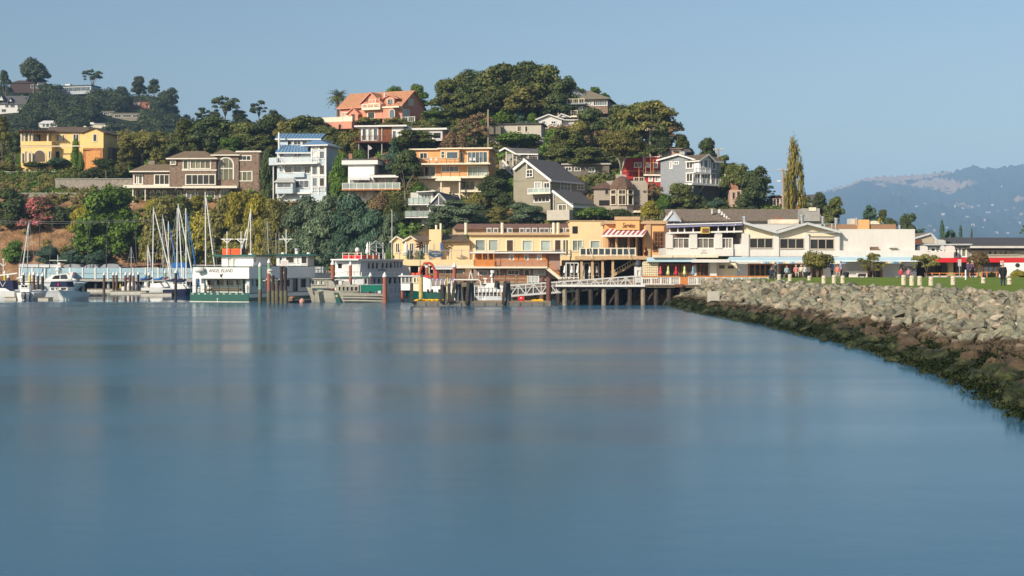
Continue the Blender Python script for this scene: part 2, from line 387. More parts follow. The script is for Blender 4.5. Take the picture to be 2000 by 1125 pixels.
    def window(s, h, v, nx, ny, g, fm, fw, name='window', pr=.05):
        a, b_, c, d = h; mb = MB(); fw = min(fw, (b_-a)*.3, (d-c)*.3)
        s.hexa(mb, a-.03, a+fw, v-pr, v+.16, c, d); s.hexa(mb, b_-fw, b_+.03, v-pr, v+.16, c, d)
        s.hexa(mb, a+fw, b_-fw, v-pr+.004, v+.155, d-fw, d); s.hexa(mb, a-.06, b_+.06, v-pr-.06, v+.157, c-.05, c+fw*.8)
        ia, ib, ic, id_ = a+fw, b_-fw, c+fw*.8, d-fw; mw = fw*.62
        for i in range(1, nx):
            u = ia+(ib-ia)*i/nx; s.hexa(mb, u-mw/2, u+mw/2, v-pr+.02, v+.15, ic, id_)
        for j in range(1, ny):
            z = ic+(id_-ic)*j/ny; s.hexa(mb, ia, ib, v-pr+.025, v+.145, z-mw/2, z+mw/2)
        w = mb.build(name, fm, s.root)
        for i in range(nx):
            for j in range(ny):
                p = MB(); s.hexa(p, ia+(ib-ia)*i/nx, ia+(ib-ia)*(i+1)/nx, v+.10, v+.125, ic+(id_-ic)*j/ny, ic+(id_-ic)*(j+1)/ny); p.build('pane', g, w)
        return w
    def arch(s, x0, y0, x1, y1, v, m, g, fw=.14, name='window', nx=1):
        "round-headed opening: frame band, pane and mullions, all standing on plane v"
        u0, u1, z0, z1 = s.rect(x0, y0, x1, y1, v); r = (u1-u0)/2; um = (u0+u1)/2; zs = z1-r
        out = [(u0,z0)]+[(um-r*math.cos(math.pi*k/10), zs+r*math.sin(math.pi*k/10)) for k in range(11)]+[(u1,z0)]
        ri = r-fw; inn = [(u0+fw,z0)]+[(um-ri*math.cos(math.pi*k/10), zs+ri*math.sin(math.pi*k/10)) for k in range(11)]+[(u1-fw,z0)]
        n = len(out); V = [s.l(u, v-.07, z) for u, z in out]+[s.l(u, v-.07, z) for u, z in inn]+[s.l(u, v+.05, z) for u, z in out]+[s.l(u, v+.05, z) for u, z in inn]
        f = []
        for i in range(n-1): f += [(i,n+i,n+i+1,i+1), (2*n+i, i, i+1, 2*n+i+1), (n+i, 3*n+i, 3*n+i+1, n+i+1)]
        w = mesh(name, V, f, m, s.root)
        p = [s.l(u, v-.02, z) for u, z in inn]+[s.l(u, v+.04, z) for u, z in inn]
        mesh('pane', p, [tuple(range(n-1, -1, -1)), tuple(range(n, 2*n))]+[(i, i+1, n+i+1, n+i) for i in range(n-1)], g, w)
        for k in range(1, nx):
            u = u0+(u1-u0)*k/nx; mb = MB(); s.hexa(mb, u-.04, u+.04, v-.065, v+.03, z0, zs+ri*.8); mb.build('mullion', m, w)
        return w
    def gableV(s, x0, x1, ye, xp, yp, v, dep, m, wm, over=.4, th=.2, fascia=None, ye1=None):
        "ridge running away from the viewer: gable wall on plane v with two roof slopes over it"
        a = s.uz(x0, ye, v); b_ = s.uz(x1, ye1 if ye1 is not None else ye, v); p = s.uz(xp, yp, v)
        tri = [a, b_, p]
        if wm: mesh('gable', [s.l(u, v, z) for u, z in tri]+[s.l(u, v+dep, z) for u, z in tri], [(0,1,2),(5,4,3),(0,3,4,1)], wm, s.root)
        for e, sg in ((a, -1), (b_, 1)):
            k = (p[1]-e[1])/(p[0]-e[0]); eu = e[0]+sg*over; ez = e[1]+k*sg*over; v0 = v-over*.8
            top = [(eu,v0,ez+.03),(p[0],v0,p[1]+.03),(p[0],v+dep,p[1]+.03),(eu,v+dep,ez+.03)]
            if sg > 0: top = [top[1], top[0], top[3], top[2]]
            V = [s.l(u, w, z+th) for u, w, z in top]+[s.l(*q) for q in top]
            r = mesh('roof', V, [(0,1,2,3),(7,6,5,4),(4,5,1,0),(5,6,2,1),(6,7,3,2),(7,4,0,3)], m, s.root)
            if fascia:
                mb = MB(); mb.bar(s.l(eu, v0-.03, ez+th*.35), s.l(p[0], v0-.03, p[1]+th*.35), .07, th*1.25); mb.build('bargeboard', fascia, r)
                mb = MB(); mb.bar(s.l(eu+sg*.03, v0, ez+th*.35), s.l(eu+sg*.03, v+dep, ez+th*.35), .07, th*1.1); mb.build('fascia', fascia, r)
    def gableU(s, x0, x1, ye, yr, v0, v1, m, wm, over=.4, th=.2, fascia=None, ridge=.5):
        "ridge running along the facade; eave row ye at plane v0, ridge row yr at its own distance"
        vm = v0+(v1-v0)*ridge; xm = (x0+x1)/2
        u0, u1 = s.uz(x0, ye, v0)[0], s.uz(x1, ye, v0)[0]; ze = s.uz(xm, ye, v0)[1]; zr = s.uz(xm, yr, vm)[1]
        if wm:
            t3 = [(v0,ze),(v1,ze),(vm,zr)]
            mesh('gable', [s.l(u0, w, z) for w, z in t3]+[s.l(u1, w, z) for w, z in t3], [(0,2,1),(3,4,5),(0,1,4,3)], wm, s.root)
        for e, sg in ((v0, -1), (v1, 1)):
            k = (zr-ze)/abs(vm-e); ev = e+sg*over; ez = ze-k*over
            top = [(u0-over*.7,ev,ez),(u1+over*.7,ev,ez),(u1+over*.7,vm,zr),(u0-over*.7,vm,zr)]
            if sg > 0: top.reverse()
            V = [s.l(u, w, z+th+.03) for u, w, z in top]+[s.l(u, w, z+.03) for u, w, z in top]
            r = mesh('roof', V, [(0,1,2,3),(7,6,5,4),(4,5,1,0),(5,6,2,1),(6,7,3,2),(7,4,0,3)], m, s.root)
            if fascia and sg < 0:
                mb = MB(); mb.bar(s.l(u0-over*.7, ev-.03, ez+th*.5), s.l(u1+over*.7, ev-.03, ez+th*.5), .07, th*1.3); mb.build('fascia', fascia, r)
                for uu in (u0-over*.7-.03, u1+over*.7+.03):
                    mb = MB(); mb.bar(s.l(uu, ev, ez+th*.5), s.l(uu, vm, zr+th*.5), .07, th*1.3); mb.build('bargeboard', fascia, r)
        return zr
    def hip(s, x0, x1, ye, xr0, xr1, yr, v0, v1, m, over=.5, fascia=None):
        vm = (v0+v1)/2; xm = (x0+x1)/2
        u0, u1 = s.uz(x0, ye, v0)[0]-over*.4, s.uz(x1, ye, v0)[0]+over*.4; ze = s.uz(xm, ye, v0)[1]; zr = s.uz(xm, yr, vm)[1]
        r0, r1 = s.uz(xr0, yr, vm)[0], s.uz(xr1, yr, vm)[0]; a, b_ = v0-over, v1+over
        V = [(u0,a,ze),(u1,a,ze),(u1,b_,ze),(u0,b_,ze),(r0,vm,zr),(r1,vm,zr)]; V += [(u,w,z-.16) for u, w, z in V[:4]]
        o = mesh('roof', [s.l(*q) for q in V], [(0,1,5,4),(1,2,5),(2,3,4,5),(3,0,4),(6,7,1,0),(7,8,2,1),(8,9,3,2),(9,6,0,3),(9,8,7,6)], m, s.root)
        if fascia:
            mb = MB()
            for p, q in ((0,1),(1,2),(3,0)):
                c, d = V[p], V[q]; mb.bar(s.l(c[0], c[1], c[2]-.13), s.l(d[0], d[1], d[2]-.13), .12, .24)
            mb.build('fascia', fascia, o)
        return o
    def flat(s, x0, x1, y0, y1, v, dep, m, over=.35, name='roof'):
        u0, u1, z0, z1 = s.rect(x0, y0, x1, y1, v); mb = MB(); s.hexa(mb, u0-over, u1+over, v-over, v+dep+over, z0, z1)
        return mb.build(name, m, s.root)
    def rail(s, x0, x1, y0, y1, v, m, posts=5, bal=0, bars=0, w=.08, dep=0, glassm=None, name='railing'):
        "railing: posts as parts, top rail with balusters or wires as one piece"
        u0, u1, z0, z1 = s.rect(x0, y0, x1, y1, v); mb = MB(); s.hexa(mb, u0, u1, v, v+w, z1-w, z1)
        if bal or glassm: s.hexa(mb, u0, u1, v+.01, v+w-.01, z0+.05, z0+.05+w)
        for k in range(bal):
            u = u0+(u1-u0)*(k+.5)/bal; s.hexa(mb, u-w*.3, u+w*.3, v+.02, v+w-.02, z0+.05, z1-w)
        for k in range(bars):
            z = z0+(z1-z0)*(k+.5)/(bars+.5); s.hexa(mb, u0, u1, v+.02, v+w-.02, z, z+w*.35)
        if dep:
            for u in (u0, u1-w): s.hexa(mb, u, u+w, v+w, v+dep, z1-w, z1)
        o = mb.build(name, m, s.root)
        for k in range(posts):
            u = u0+(u1-u0)*k/max(1, posts-1); p = MB(); s.hexa(p, u-w*.7, u+w*.7, v-.02, v+w+.02, z0-.1, z1+.03); p.build('post', m, o)
        if glassm:
            p = MB(); s.hexa(p, u0, u1, v+w*.4, v+w*.5, z0+.1, z1-w); p.build('pane', glassm, o)
        return o
    def post(s, x, y0, y1, v, r, m, name='post', n=8, parent=None):
        u, z1 = s.uz(x, y0, v); z0 = s.uz(x, y1, v)[1]; mb = MB(); c = s.l(u, v, 0)
        mb.tube([(c[0], c[1], z0-s.L.z), (c[0], c[1], z1-s.L.z)], r, n); return mb.build(name, m, parent or s.root)
    def text(s, body, xc, yc, hpx, v, m, name='lettering', wpx=None, shear=0, parent=None):
        cu = bpy.data.curves.new(name, 'FONT'); cu.body = body; cu.align_x = 'CENTER'; cu.align_y = 'CENTER'; cu.extrude = .02; cu.shear = shear; cu.resolution_u = 3
        tmp = bpy.data.objects.new(name, cu); me = bpy.data.meshes.new_from_object(tmp); bpy.data.objects.remove(tmp); bpy.data.curves.remove(cu)
        xs = [q.co.x for q in me.vertices]; ys = [q.co.y for q in me.vertices]
        u, z = s.uz(xc, yc, v); k = (s.uz(xc, yc-hpx/2, v)[1]-s.uz(xc, yc+hpx/2, v)[1])/(max(ys)-min(ys))
        kx = k if wpx is None else (s.uz(xc+wpx/2, yc, v)[0]-s.uz(xc-wpx/2, yc, v)[0])/(max(xs)-min(xs))
        ym = (max(ys)+min(ys))/2; xm = (max(xs)+min(xs))/2
        for q in me.vertices: q.co = s.l(u+(q.co.x-xm)*kx, v-q.co.z*.5, z+(q.co.y-ym)*k)
        me.materials.clear(); me.materials.append(m); o = bpy.data.objects.new(name, me); return link(o, parent or s.root)
def closed_umbrella(px, ytop, ybot, D, m, label, group):
    p = P(px, ybot, D); z = hgt(p.x, D) if D > 168 and p.x > 14 else p.z-.35
    e = bpy.data.objects.new('parasol', None); COL.objects.link(e); e.location = (p.x, D, z); tag(e, label, 'parasol', group)
    zt = P(px, ytop, D).z-z; zb = p.z-z; h = zt-zb
    mb = MB(); mb.tube([(0,0,0), (0,0,zt)], .03, 6); mb.build('pole', STEEL, e)
    mb = MB(); mb.lathe([(.34,0),(.02,.08),(.02,.02)], n=10); mb.build('base', CONC, e)
    mb = MB(); r = .30*h/1.6; mb.lathe([(r*.95,zb),(r*1.15,zb+.05),(r*.95,zb+h*.35),(r*.55,zb+h*.55),(r*.72,zb+h*.68),(r*.5,zb+h*.88),(.02,zt+.05)], n=10); mb.build('canopy', m, e, True)
    return e

# ------------------------------------------------------------------ houses on the hillside
# yellow villa with pergola terrace
YEL = mat('yellow_stucco', (.80,.55,.22), .8, .08, .6, streak=.08); COLM = mat('pale_stone', (.66,.57,.42), .8, .1)
D = ground(120, 330); b = B('yellow_villa', 'yellow stucco villa with arched porch and dark pergola terrace above the ivy wall', 'house', 120, D, -6)
b.facade(100, 256, 168, 335, 0, 9, YEL, [(142,261,155,276,2,1,'d'), (121,262,127,276,1,1,'d'), (109,262,117,277,1,1,'w','door')], COLM, .22)
b.facade(164, 259, 202, 335, -.7, 8, YEL, [(181,261,190,277,1,1,'d')], COLM, .2)
b.gableV(164, 203, 259, 185, 251, -.7, 9, BROWNROOF, YEL, .5, .18)
b.slab('roof', [(92,256,-.6),(170,257,-.6),(176,248,4.5),(96,248,4.5)], .15, BROWNROOF)
b.slab('roof', [(96,248,4.5),(176,248,4.5),(176,255,10),(92,255,10)], .15, BROWNROOF)
b.facade(41, 277, 101, 335, -2.2, 9, YEL)
b.box('string_course', 39, 284.5, 164, 286.5, -2.3, .1, COLM)
b.box('balcony_wall', 40, 276, 101, 284, -2.35, .14, YEL)
for x0, y0, x1, y1, g_ in ((65,292,90,316,'w'),(48,294,54,315,'w'),(56.5,294,60.5,315,'w')): b.arch(x0, y0, x1, y1, -2.25, COLM, GL[g_], .2)
for x0, x1 in ((94.5,100),(108,118)): b.arch(x0, 294, x1, 309, -.05 if x0 > 101 else -2.25, COLM, GL['d'], .16)
for x in (42.5, 48.5, 57, 63.5, 94): b.post(x, 259, 277, -2.0, .26, COLM, 'column', 10)
for x in (43,56,63): b.post(x, 299, 317, -2.5, .24, COLM, 'column', 10)
for k in range(13):
    x = 36+k*5.6; b.bar('pergola_beam', (x,256.4,-3.4), (x+2,254.6,4), .2, WOOD, h=.35)
b.box('pergola_beam', 35, 256.5, 106, 259, -2.4, .3, WOOD); b.box('pergola_beam', 37, 255.5, 104, 258, 1, .3, WOOD)
b.facade(60, 258, 100, 277, 2.5, 5, YEL, [(66,262,80,277,3,1,'d')], COLM, .1)
TERRA = mat('terracotta_wall', (.40,.17,.07), .8, .3, 2); OSB = mat('orange_plywood', (.62,.28,.09), .8, .25, 3)
b.box('garage_surround', 162, 289, 201, 335, -.95, .3, TERRA); b.box('garage_door', 168, 294, 196, 335, -1.0, .1, OSB)
b.facade(202, 288, 219, 335, 2, 5, mat('dark_stucco', (.16,.14,.11)))
b.box('chimney', 163, 246, 168, 254, 5, 1, COLM)

# brown shingle mansion
SHG = mat('weathered_shingle', (.28,.205,.155), .9, .3, 2.0, relief='shingle'); TRIM = mat('cream_trim', (.72,.66,.55), .6, .05); ROOFT = mat('tan_shingle_roof', (.21,.155,.10), .9, .3, 2.4, relief='shingle')
STONE = mat('stone_base', (.24,.19,.15), .9, .35, 2.4, bump=.5)
D = ground(400, 396); b = B('shingle_mansion', 'large brown shingled house with cream window frames and hip roofs above the marina', 'house', 400, D, -3)
b.facade(281, 335, 356, 362, 0, 8, SHG, [(301,340,341,361,4,1,'d')], TRIM, .2)
b.facade(259, 337, 281, 362, .6, 7, SHG, [(261,340,268,360,1,1,'d'),(270,340,279,360,1,1,'b')], TRIM, .2)
b.hip(257, 356, 334, 284, 335, 321, 0, 8, ROOFT, .6, TRIM)
b.box('chimney', 290, 314, 302, 324, 4, 1.2, STONE)
b.box('balcony', 240, 361, 363, 367, -1.4, 9, TRIM)
b.facade(259, 367, 362, 402, .9, 8, STONE, [(264,370,284,390,2,1,'d'),(346,372,355,382,1,1,'d')], TRIM, .18)
for x in (293, 305, 317): b.arch(x, 371, x+9, 391, .85, TRIM, GL['o'], .16)
b.post(260, 366, 395, -.8, .16, TRIM); b.post(284, 366, 392, -.8, .14, TRIM)
b.facade(331, 310, 422, 364, -1.5, 9, SHG, [(357,311,368,331,1,1,'o'),(371,311,412,330,4,1,'o'),(362,340,421,361,5,1,'d')], TRIM, .2)
b.facade(331, 311, 345, 323, -1.7, 2, SHG, [(333,313,343,322,2,1,'d')], TRIM, .18)
b.hip(329, 423, 309, 360, 400, 295, -1.5, 7.5, ROOFT, .7, TRIM)
b.box('string_course', 355, 331, 423, 333.5, -1.62, .12, TRIM)
b.facade(422, 303, 466, 364, -.5, 8, SHG, (), TRIM)
b.arch(425.5, 306, 457.5, 351, -.55, TRIM, GL['o'], .3, nx=3)
b.box('transom', 428, 328, 455, 330, -.62, .1, TRIM)
b.hip(415, 467, 302, 434, 446, 292, -.5, 7.5, ROOFT, .5, TRIM)
b.facade(463, 297, 508, 400, -.2, 10, SHG, [(464.5,303,491,314,3,1,'d'),(462.8,334,493,354,3,1,'o')], TRIM, .2)
b.box('parapet_cap', 460, 294.5, 510, 297.4, -.45, 10.5, TRIM)
b.box('downpipe', 503.5, 297, 505.5, 378, -.35, .12, SHG)
b.facade(357, 367, 463, 402, .2, 8, STONE, [(364,372,382,388,2,1,'b'),(386,372,402,389,1,1,'d'),(405,373,420,388,2,1,'b')], TRIM, .16)
b.box('string_course', 356, 363, 463, 367.4, -1.7, 2.2, TRIM)
b.arch(429, 365, 453, 390, .1, TRIM, GL['b'], .22, nx=3)
for x in (341, 359, 384, 404, 424): b.bar('bracket', (x,374,-.1), (x-5 if x > 380 else x+4,367,-1.4), .14, TRIM)

# pale blue tower house with blue metal roofs
BLU = mat('pale_blue_siding', (.50,.57,.62), .7, .07, .8, relief='lap'); BROOF = mat('blue_metal_roof', (.15,.27,.40), .4, .1, 1, spec=.5)
D = ground(590, 398); b = B('blue_roof_house', 'tall pale blue four storey house with blue ribbed metal roofs', 'house', 590, D, -15)
def ribs(fr, e0, e1, r0, r1, n, roof):
    for k in range(n+1):
        f = k/n; a = [e0[i]+(e1[i]-e0[i])*f for i in range(3)]; c = [r0[i]+(r1[i]-r0[i])*f for i in range(3)]
        a[1] -= .5; c[1] -= .5; fr.bar('seam', a, c, .07, BROOF, roof, .1)
def metal(e0, e1, r0, r1, n=12):
    r_ = b.slab('roof', [e0, e1, r1, r0], .14, BROOF); ribs(b, e0, e1, r0, r1, n, r_); return r_
b.facade(543, 272, 628, 300, 3.5, 6, BLU, [(561,274,571,283,1,1,'d'),(573,274,588,283,2,1,'d'),(590,274,601,283,1,1,'d')], WHITE, .1)
metal((537,270.5,2.9), (627,270.5,2.9), (545,261,6.5), (636,261,6.5), 14)
b.slab('roof', [(545,261,6.5),(636,261,6.5),(632,270,10),(541,270,10)], .14, BROOF)
b.bar('fascia', (537,272,2.85), (627,272,2.85), .1, WHITE, h=.22)
b.facade(541, 298, 609, 402, 0, 9, BLU, [(546,299,556,307,1,1,'b'),(573,299,589,307,2,1,'b'),(545,324,554,336,1,1,'b'),(556,324,571,338,1,1,'b'),(573.5,324,590,337,1,1,'b'),(594,324,606,339,2,1,'d'),(575,352,604,367,3,1,'b')], WHITE, .12)
metal((538,297.5,-1), (609,297.5,-1), (548,283,3.4), (603,283,3.4), 11)
b.bar('fascia', (538,298.8,-1.05), (609,298.8,-1.05), .1, WHITE, h=.2)
b.facade(607, 283, 637, 402, -1.2, 6, BLU, [(610,285,619,292,1,1,'c'),(624,285,634,292,1,1,'d'),(609.5,295,620,307,1,1,'c'),(624,295,634,310,1,1,'b'),(609.5,322,620,341,1,1,'b'),(624,322,634,341,1,1,'d'),(610,347,620,364,1,1,'b'),(624,347,634,364,1,1,'d')], WHITE, .1)
b.hip(594, 640, 283, 612, 626, 274, -1.2, 4.8, BROOF, .7, WHITE)
for x in (608.5, 622, 636): b.box('corner_board', x-1.2, 284, x+1.2, 380, -1.28, .08, WHITE)
b.box('sill_band', 606.5, 342, 637.5, 345, -1.33, .12, WHITE); b.rail(610, 635, 365.5, 373, -1.42, WHITE, 3, 9, w=.07)
b.box('balcony_floor', 539, 318, 620, 320.5, -2.2, 2.2, WHITE); b.rail(539.5, 618.5, 306.5, 318, -2.2, WHITE, 6, 18, dep=2.2, name='balcony_railing')
b.box('side_screen', 525, 308, 540, 322.5, -1.0, 1.5, BLU); b.post(534, 322, 392, -.4, .12, WHITE)
b.box('oriel', 572, 337.6, 594, 346, -.6, .6, BLU)
b.facade(538, 354, 571.5, 378, -1.6, 1.6, BLU, [(541,355.5,569,366.5,2,1,'b')], WHITE, .1); b.slab('bay_roof', [(535,355,-2),(576,355,-2),(572,347,.05),(545,347,.05)], .12, mat('pale_grey_roof', (.42,.42,.40), .8))
b.box('skirt', 541, 376, 606, 379, -.5, .5, WHITE); b.bar('brace', (548,388,-.2), (556,379,-1.4), .14, WHITE)
b.post(545, 259, 300, 1.2, .2, WHITE, 'flue')

# white modern terrace house
b = B('white_terrace_house', 'white flat roofed house with glass balcony and flagpole terrace', 'house', 725, ground(725, 392), -8)
WPL = mat('white_panel', (.74,.74,.72), .5, .05)
b.facade(680, 322, 731, 372, 0, 7, WPL, [(700,349,722,368,3,1,'d'),(683,350,697,366,1,1,'g')], WHITE, .1)
b.flat(675, 733, 313.5, 321.5, 0, 7, WHITE, .6); b.flat(675, 733, 310.5, 313.4, 0, 7, GREYROOF, .5, 'roof_covering')
b.facade(731, 346, 772, 372, .8, 6, WPL, [(733,348,742,369,1,1,'g'),(744,348,752,369,1,1,'c'),(754,348,768,369,2,1,'g')], WHITE, .1)
b.slab('roof', [(722,342,-.8),(778,342,-.8),(776,337,6),(727,337,6)], .1, GREYROOF); b.box('fascia', 722, 342, 778, 346.6, -.85, .1, WHITE)
b.slab('awning', [(682,351,-1.9),(722,351,-1.9),(722,345,-.02),(682,345,-.02)], .06, mat('pale_canvas', (.62,.62,.60)))
b.box('balcony_floor', 667, 368.5, 783, 371.5, -3, 3.6, mat('orange_wood', (.38,.17,.07))); b.rail(669, 781, 357, 369, -3, WHITE, 9, 0, dep=3, glassm=GL['g'], name='balcony_railing')
b.facade(680, 371.5, 774, 405, .6, 6, WPL, [(684,374,698,388,2,1,'b'),(702,374,716,388,2,1,'c'),(728,374,745,388,2,1,'g'),(748,374,766,388,2,1,'b')], WHITE, .1)
b.box('chimney', 681, 300, 688, 312, 3.5, .8, mat('brick_stack', (.32,.16,.10), .9, .3, 5)); b.box('roof_terrace', 735, 316, 765, 323, 4, 4, WOOD)
b.rail(735, 765, 309, 316, 4, WOOD, 4, 0, 3, name='terrace_railing')
b.box('party_wall', 731, 323, 760, 347, 4.2, 3, mat('dark_stucco', (.16,.14,.11)))

# brown deck house on stilts
b = B('stilt_deck_house', 'low white roofed house with brown shingle wall and dark deck on stilts', 'house', 745, ground(745, 305), -8)
SHB = mat('red_brown_shingle', (.24,.095,.045), .9, .3, 2.5, relief='shingle'); DKW = mat('dark_red_deck', (.13,.045,.025), .8, .25, 3)
b.facade(705, 248, 739, 277, 0, 7, WHITE, [(707,250.5,716,275,1,1,'b'),(718.5,250.5,727.5,275,1,1,'c'),(729,250.5,738,275,1,1,'b')], WHITE, .14)
b.facade(739, 248, 765, 277, .05, 7, SHB); b.post(746, 248, 276, -.1, .08, WHITE)
b.facade(765, 248, 788, 277, .1, 7, WHITE, [(766.5,255,774,270,1,1,'b'),(778,256,786,270,1,1,'c')], WHITE, .1)
b.flat(700, 789, 245, 248, 0, 7, WHITE, .7)
b.box('deck', 692, 275, 768, 278, -1.8, 9, DKW); b.rail(692, 768, 265, 275.5, -1.8, DKW, 6, 0, 4, name='deck_railing')
for x in (701, 746, 766): b.post(x, 278, 305, -1.2, .12, CONC, 'stilt')
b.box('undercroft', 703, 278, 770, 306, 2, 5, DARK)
b.facade(800, 254, 864, 275, 1.5, 6, WHITE, [(846,258,862,271,1,1,'d')], WHITE, .12); b.flat(788, 869, 250.5, 254, 1.5, 6, WHITE, .5)
b.box('side_deck', 864, 266, 896, 281, 0, 3, DKW); b.box('screen', 867, 263, 897, 279, -.15, .12, DKW)

# pink villa with tiled roof
PNK = mat('pink_stucco', (.60,.27,.18), .8, .1, .7, streak=.06)
m, t, bs, o_ = nodes('clay_tile_roof'); L = t.links.new; tc = N(t, 'TexCoord')
w = N(t, 'TexWave'); w.bands_direction = 'X'; w.inputs['Scale'].default_value = 1.25; w.inputs['Distortion'].default_value = .4; L(tc.outputs['Object'], w.inputs[0])
w2 = N(t, 'TexWave'); w2.bands_direction = 'Z'; w2.wave_profile = 'SAW'; w2.inputs['Scale'].default_value = 1.3; w2.inputs['Distortion'].default_value = .5; L(tc.outputs['Object'], w2.inputs[0])
n = N(t, 'TexNoise'); n.inputs['Scale'].default_value = 5; n.inputs['Detail'].default_value = 4; L(tc.outputs['Object'], n.inputs['Vector'])
L(ramp(t, n.outputs[0], [(.3, (.32,.13,.065)), (.5, (.52,.24,.12)), (.7, (.66,.36,.20))]), bs.inputs['Base Color']); bs.inputs['Roughness'].default_value = .9
ad = N(t, 'Math', operation='ADD'); L(w.outputs[1], ad.inputs[0]); L(w2.outputs[1], ad.inputs[1]); bp = N(t, 'Bump'); bp.inputs['Strength'].default_value = .8; bp.inputs['Distance'].default_value = .08
L(ad.outputs[0], bp.inputs['Height']); L(bp.outputs[0], bs.inputs['Normal']); TILE = m
D = ground(740, 240); b = B('pink_villa', 'pink stucco villa with orange tiled roof and cream balustrades on the ridge', 'house', 740, D, -24)
b.facade(664, 207, 785, 252, 0, 10.5, PNK, [(668,219,679,230,2,1,'c'),(718,219,732.5,231,1,1,'b'),(699,221,706,236,1,1,'w','door')], CREAM, .14)
b.gableU(664, 785, 207, 183, 0, 10.5, TILE, PNK, .6, .2, PNK)
b.facade(708, 202, 747, 232, -1.4, 4, PNK, [(718,219,732.5,232,1,1,'d')], CREAM, .14); b.facade(708, 200, 744, 206, -.3, 3, PNK)
b.facade(711, 192, 742, 207, -.2, 4, PNK, [(720.5,193,734,202,2,1,'d')], CREAM, .12)
b.gableV(708, 744, 199.5, 725, 181.5, -.2, 5.5, TILE, PNK, .5, .18, PNK)
b.box('balcony', 706.5, 211, 742, 214.5, -2.4, 2.2, CREAM); b.rail(707, 741, 202.5, 211.5, -2.4, CREAM, 4, 13, w=.16, dep=2, name='balustrade')
b.facade(753, 192, 770, 210, -.2, 4, PNK, [(756.5,193,768,209,2,1,'b')], CREAM, .1); b.gableV(750, 775, 192, 761, 186.5, -.2, 4, TILE, PNK, .3, .15, PNK)
a0, a1 = b.uz(747, 210, -.2)[0], b.uz(779, 210, -.2)[0]; um, ra = (a0+a1)/2, (a1-a0)/2; zt, zb = b.uz(763, 210, -1)[1], b.uz(763, 240, -1)[1]
mb = MB(); k = [(um-ra, 0), (um-ra*.62, -1.5), (um+ra*.62, -1.5), (um+ra, 0)]
mb.add([b.l(u, v, zb) for u, v in k]+[b.l(u, v, zt) for u, v in k], [(0,1,5,4),(1,2,6,5),(2,3,7,6),(4,5,6,7)]); mb.build('bay', PNK, b.root)
b.arch(747.5, 212.5, 756.5, 230, -1.0, CREAM, GL['b'], .13); b.arch(760, 212.5, 771.5, 230, -1.5, CREAM, GL['b'], .13)
b.box('cornice', 745, 207.5, 779, 210.5, -1.75, 1.8, CREAM); b.rail(745, 779, 202, 208, -1.7, mat('pink_metal', (.30,.14,.10)), 3, 14, w=.06)
b.facade(680.5, 222, 699, 245, -1.6, 1.6, PNK, [(686,222.5,694,240,1,1,'w','door')], PNK, .08); b.gableV(679, 700, 222, 690, 211.5, -1.6, 2.4, TILE, PNK, .3, .15, PNK)
b.post(751, 181, 190, 3, .15, WHITE, 'flue')
sd_ = b.at(785, 0, 66); sd_.facade(786, 213, 801, 232, -.06, .05, WHITE, [(787,214,799.5,231,3,1,'b')], WHITE, .12, name='porch_frame')
sd_.facade(797, 192, 808, 207, -.05, .04, CREAM, [(797.7,192.5,807.3,206.5,2,2,'b')], CREAM, .12, name='window_surround')
# its terrace
b.box('terrace', 632, 237, 687, 252, -5, 6, PNK); b.rail(628, 687, 228.5, 238, -5.1, CREAM, 4, 0, 0, w=.2, name='terrace_wall'); b.box('parapet', 632, 229.5, 687, 238, -5.05, .2, CREAM)
b.arch(637, 241, 645, 252, -5.04, PNK, GL['d'], .2); b.arch(660, 241, 668, 252, -5.04, PNK, GL['d'], .2)
b.rail(784, 810, 228, 238, -1.5, WHITE, 3, 8, name='side_railing')

# grey house on the summit
GRY = mat('slate_siding', (.24,.27,.30), .8, .1, 1, relief='lap'); b = B('summit_house', 'grey house with hipped olive roof and window band beneath the summit oaks', 'house', 1135, ground(1135, 236), -12)
OLR = mat('olive_shingle_roof', (.20,.17,.115), .9, .25, 2, relief='fine')
b.facade(1142, 193, 1187, 222, -1, 8, SHG, [(1144,195,1157,206,3,1,'c'),(1158.5,195.5,1186,206.5,7,1,'b')], WHITE, .12)
b.hip(1136, 1189, 193, 1138, 1152, 177, -1, 9, OLR, .8)
b.facade(1108, 183, 1142, 206, .5, 8, GRY, [(1116,186,1128,194,2,1,'d')], WHITE); b.gableV(1110, 1136, 183, 1122, 172.5, .5, 8, GREYROOF, GRY, .4, .15)
b.facade(1083, 203, 1142, 240, -1.2, 6, GRY, [(1100,207,1112,219,2,1,'b'),(1116,207,1130,219,2,1,'d'),(1132,208,1138,219,1,1,'c')], WHITE, .1)
b.box('balcony', 1085, 201, 1143, 204, -2.6, 3, GRY); b.rail(1086, 1141, 193, 202, -2.6, CREAM, 6, 16, w=.07)
b.box('lower_deck', 1082, 226, 1130, 229, -3.6, 3, CREAM); b.rail(1090, 1128, 216, 227, -3.6, CREAM, 4, 12, w=.07)

# white gabled cottage below it
b = B('white_gabled_cottage', 'white cottage with two brown roofed gables below the summit house', 'house', 1085, ground(1085, 250), 4)
b.facade(1050, 233, 1097, 262, 0, 7, WHITE, [(1058,236,1066,242,2,1,'d'),(1076,236,1086,242,2,1,'d')]); b.gableV(1050, 1096, 233, 1071, 224.5, 0, 8, BROWNROOF, WHITE, .5, .2, WHITE)
b.facade(1094, 234, 1125, 262, 1, 6, WHITE, [(1106,236,1114,242,2,1,'b')]); b.gableU(1094, 1126, 234, 227, 1, 7, BROWNROOF, WHITE, .4, .15, WHITE)
b.gableV(1089, 1112, 229, 1096, 223, .8, 5, BROWNROOF, WHITE, .3, .18, WHITE)

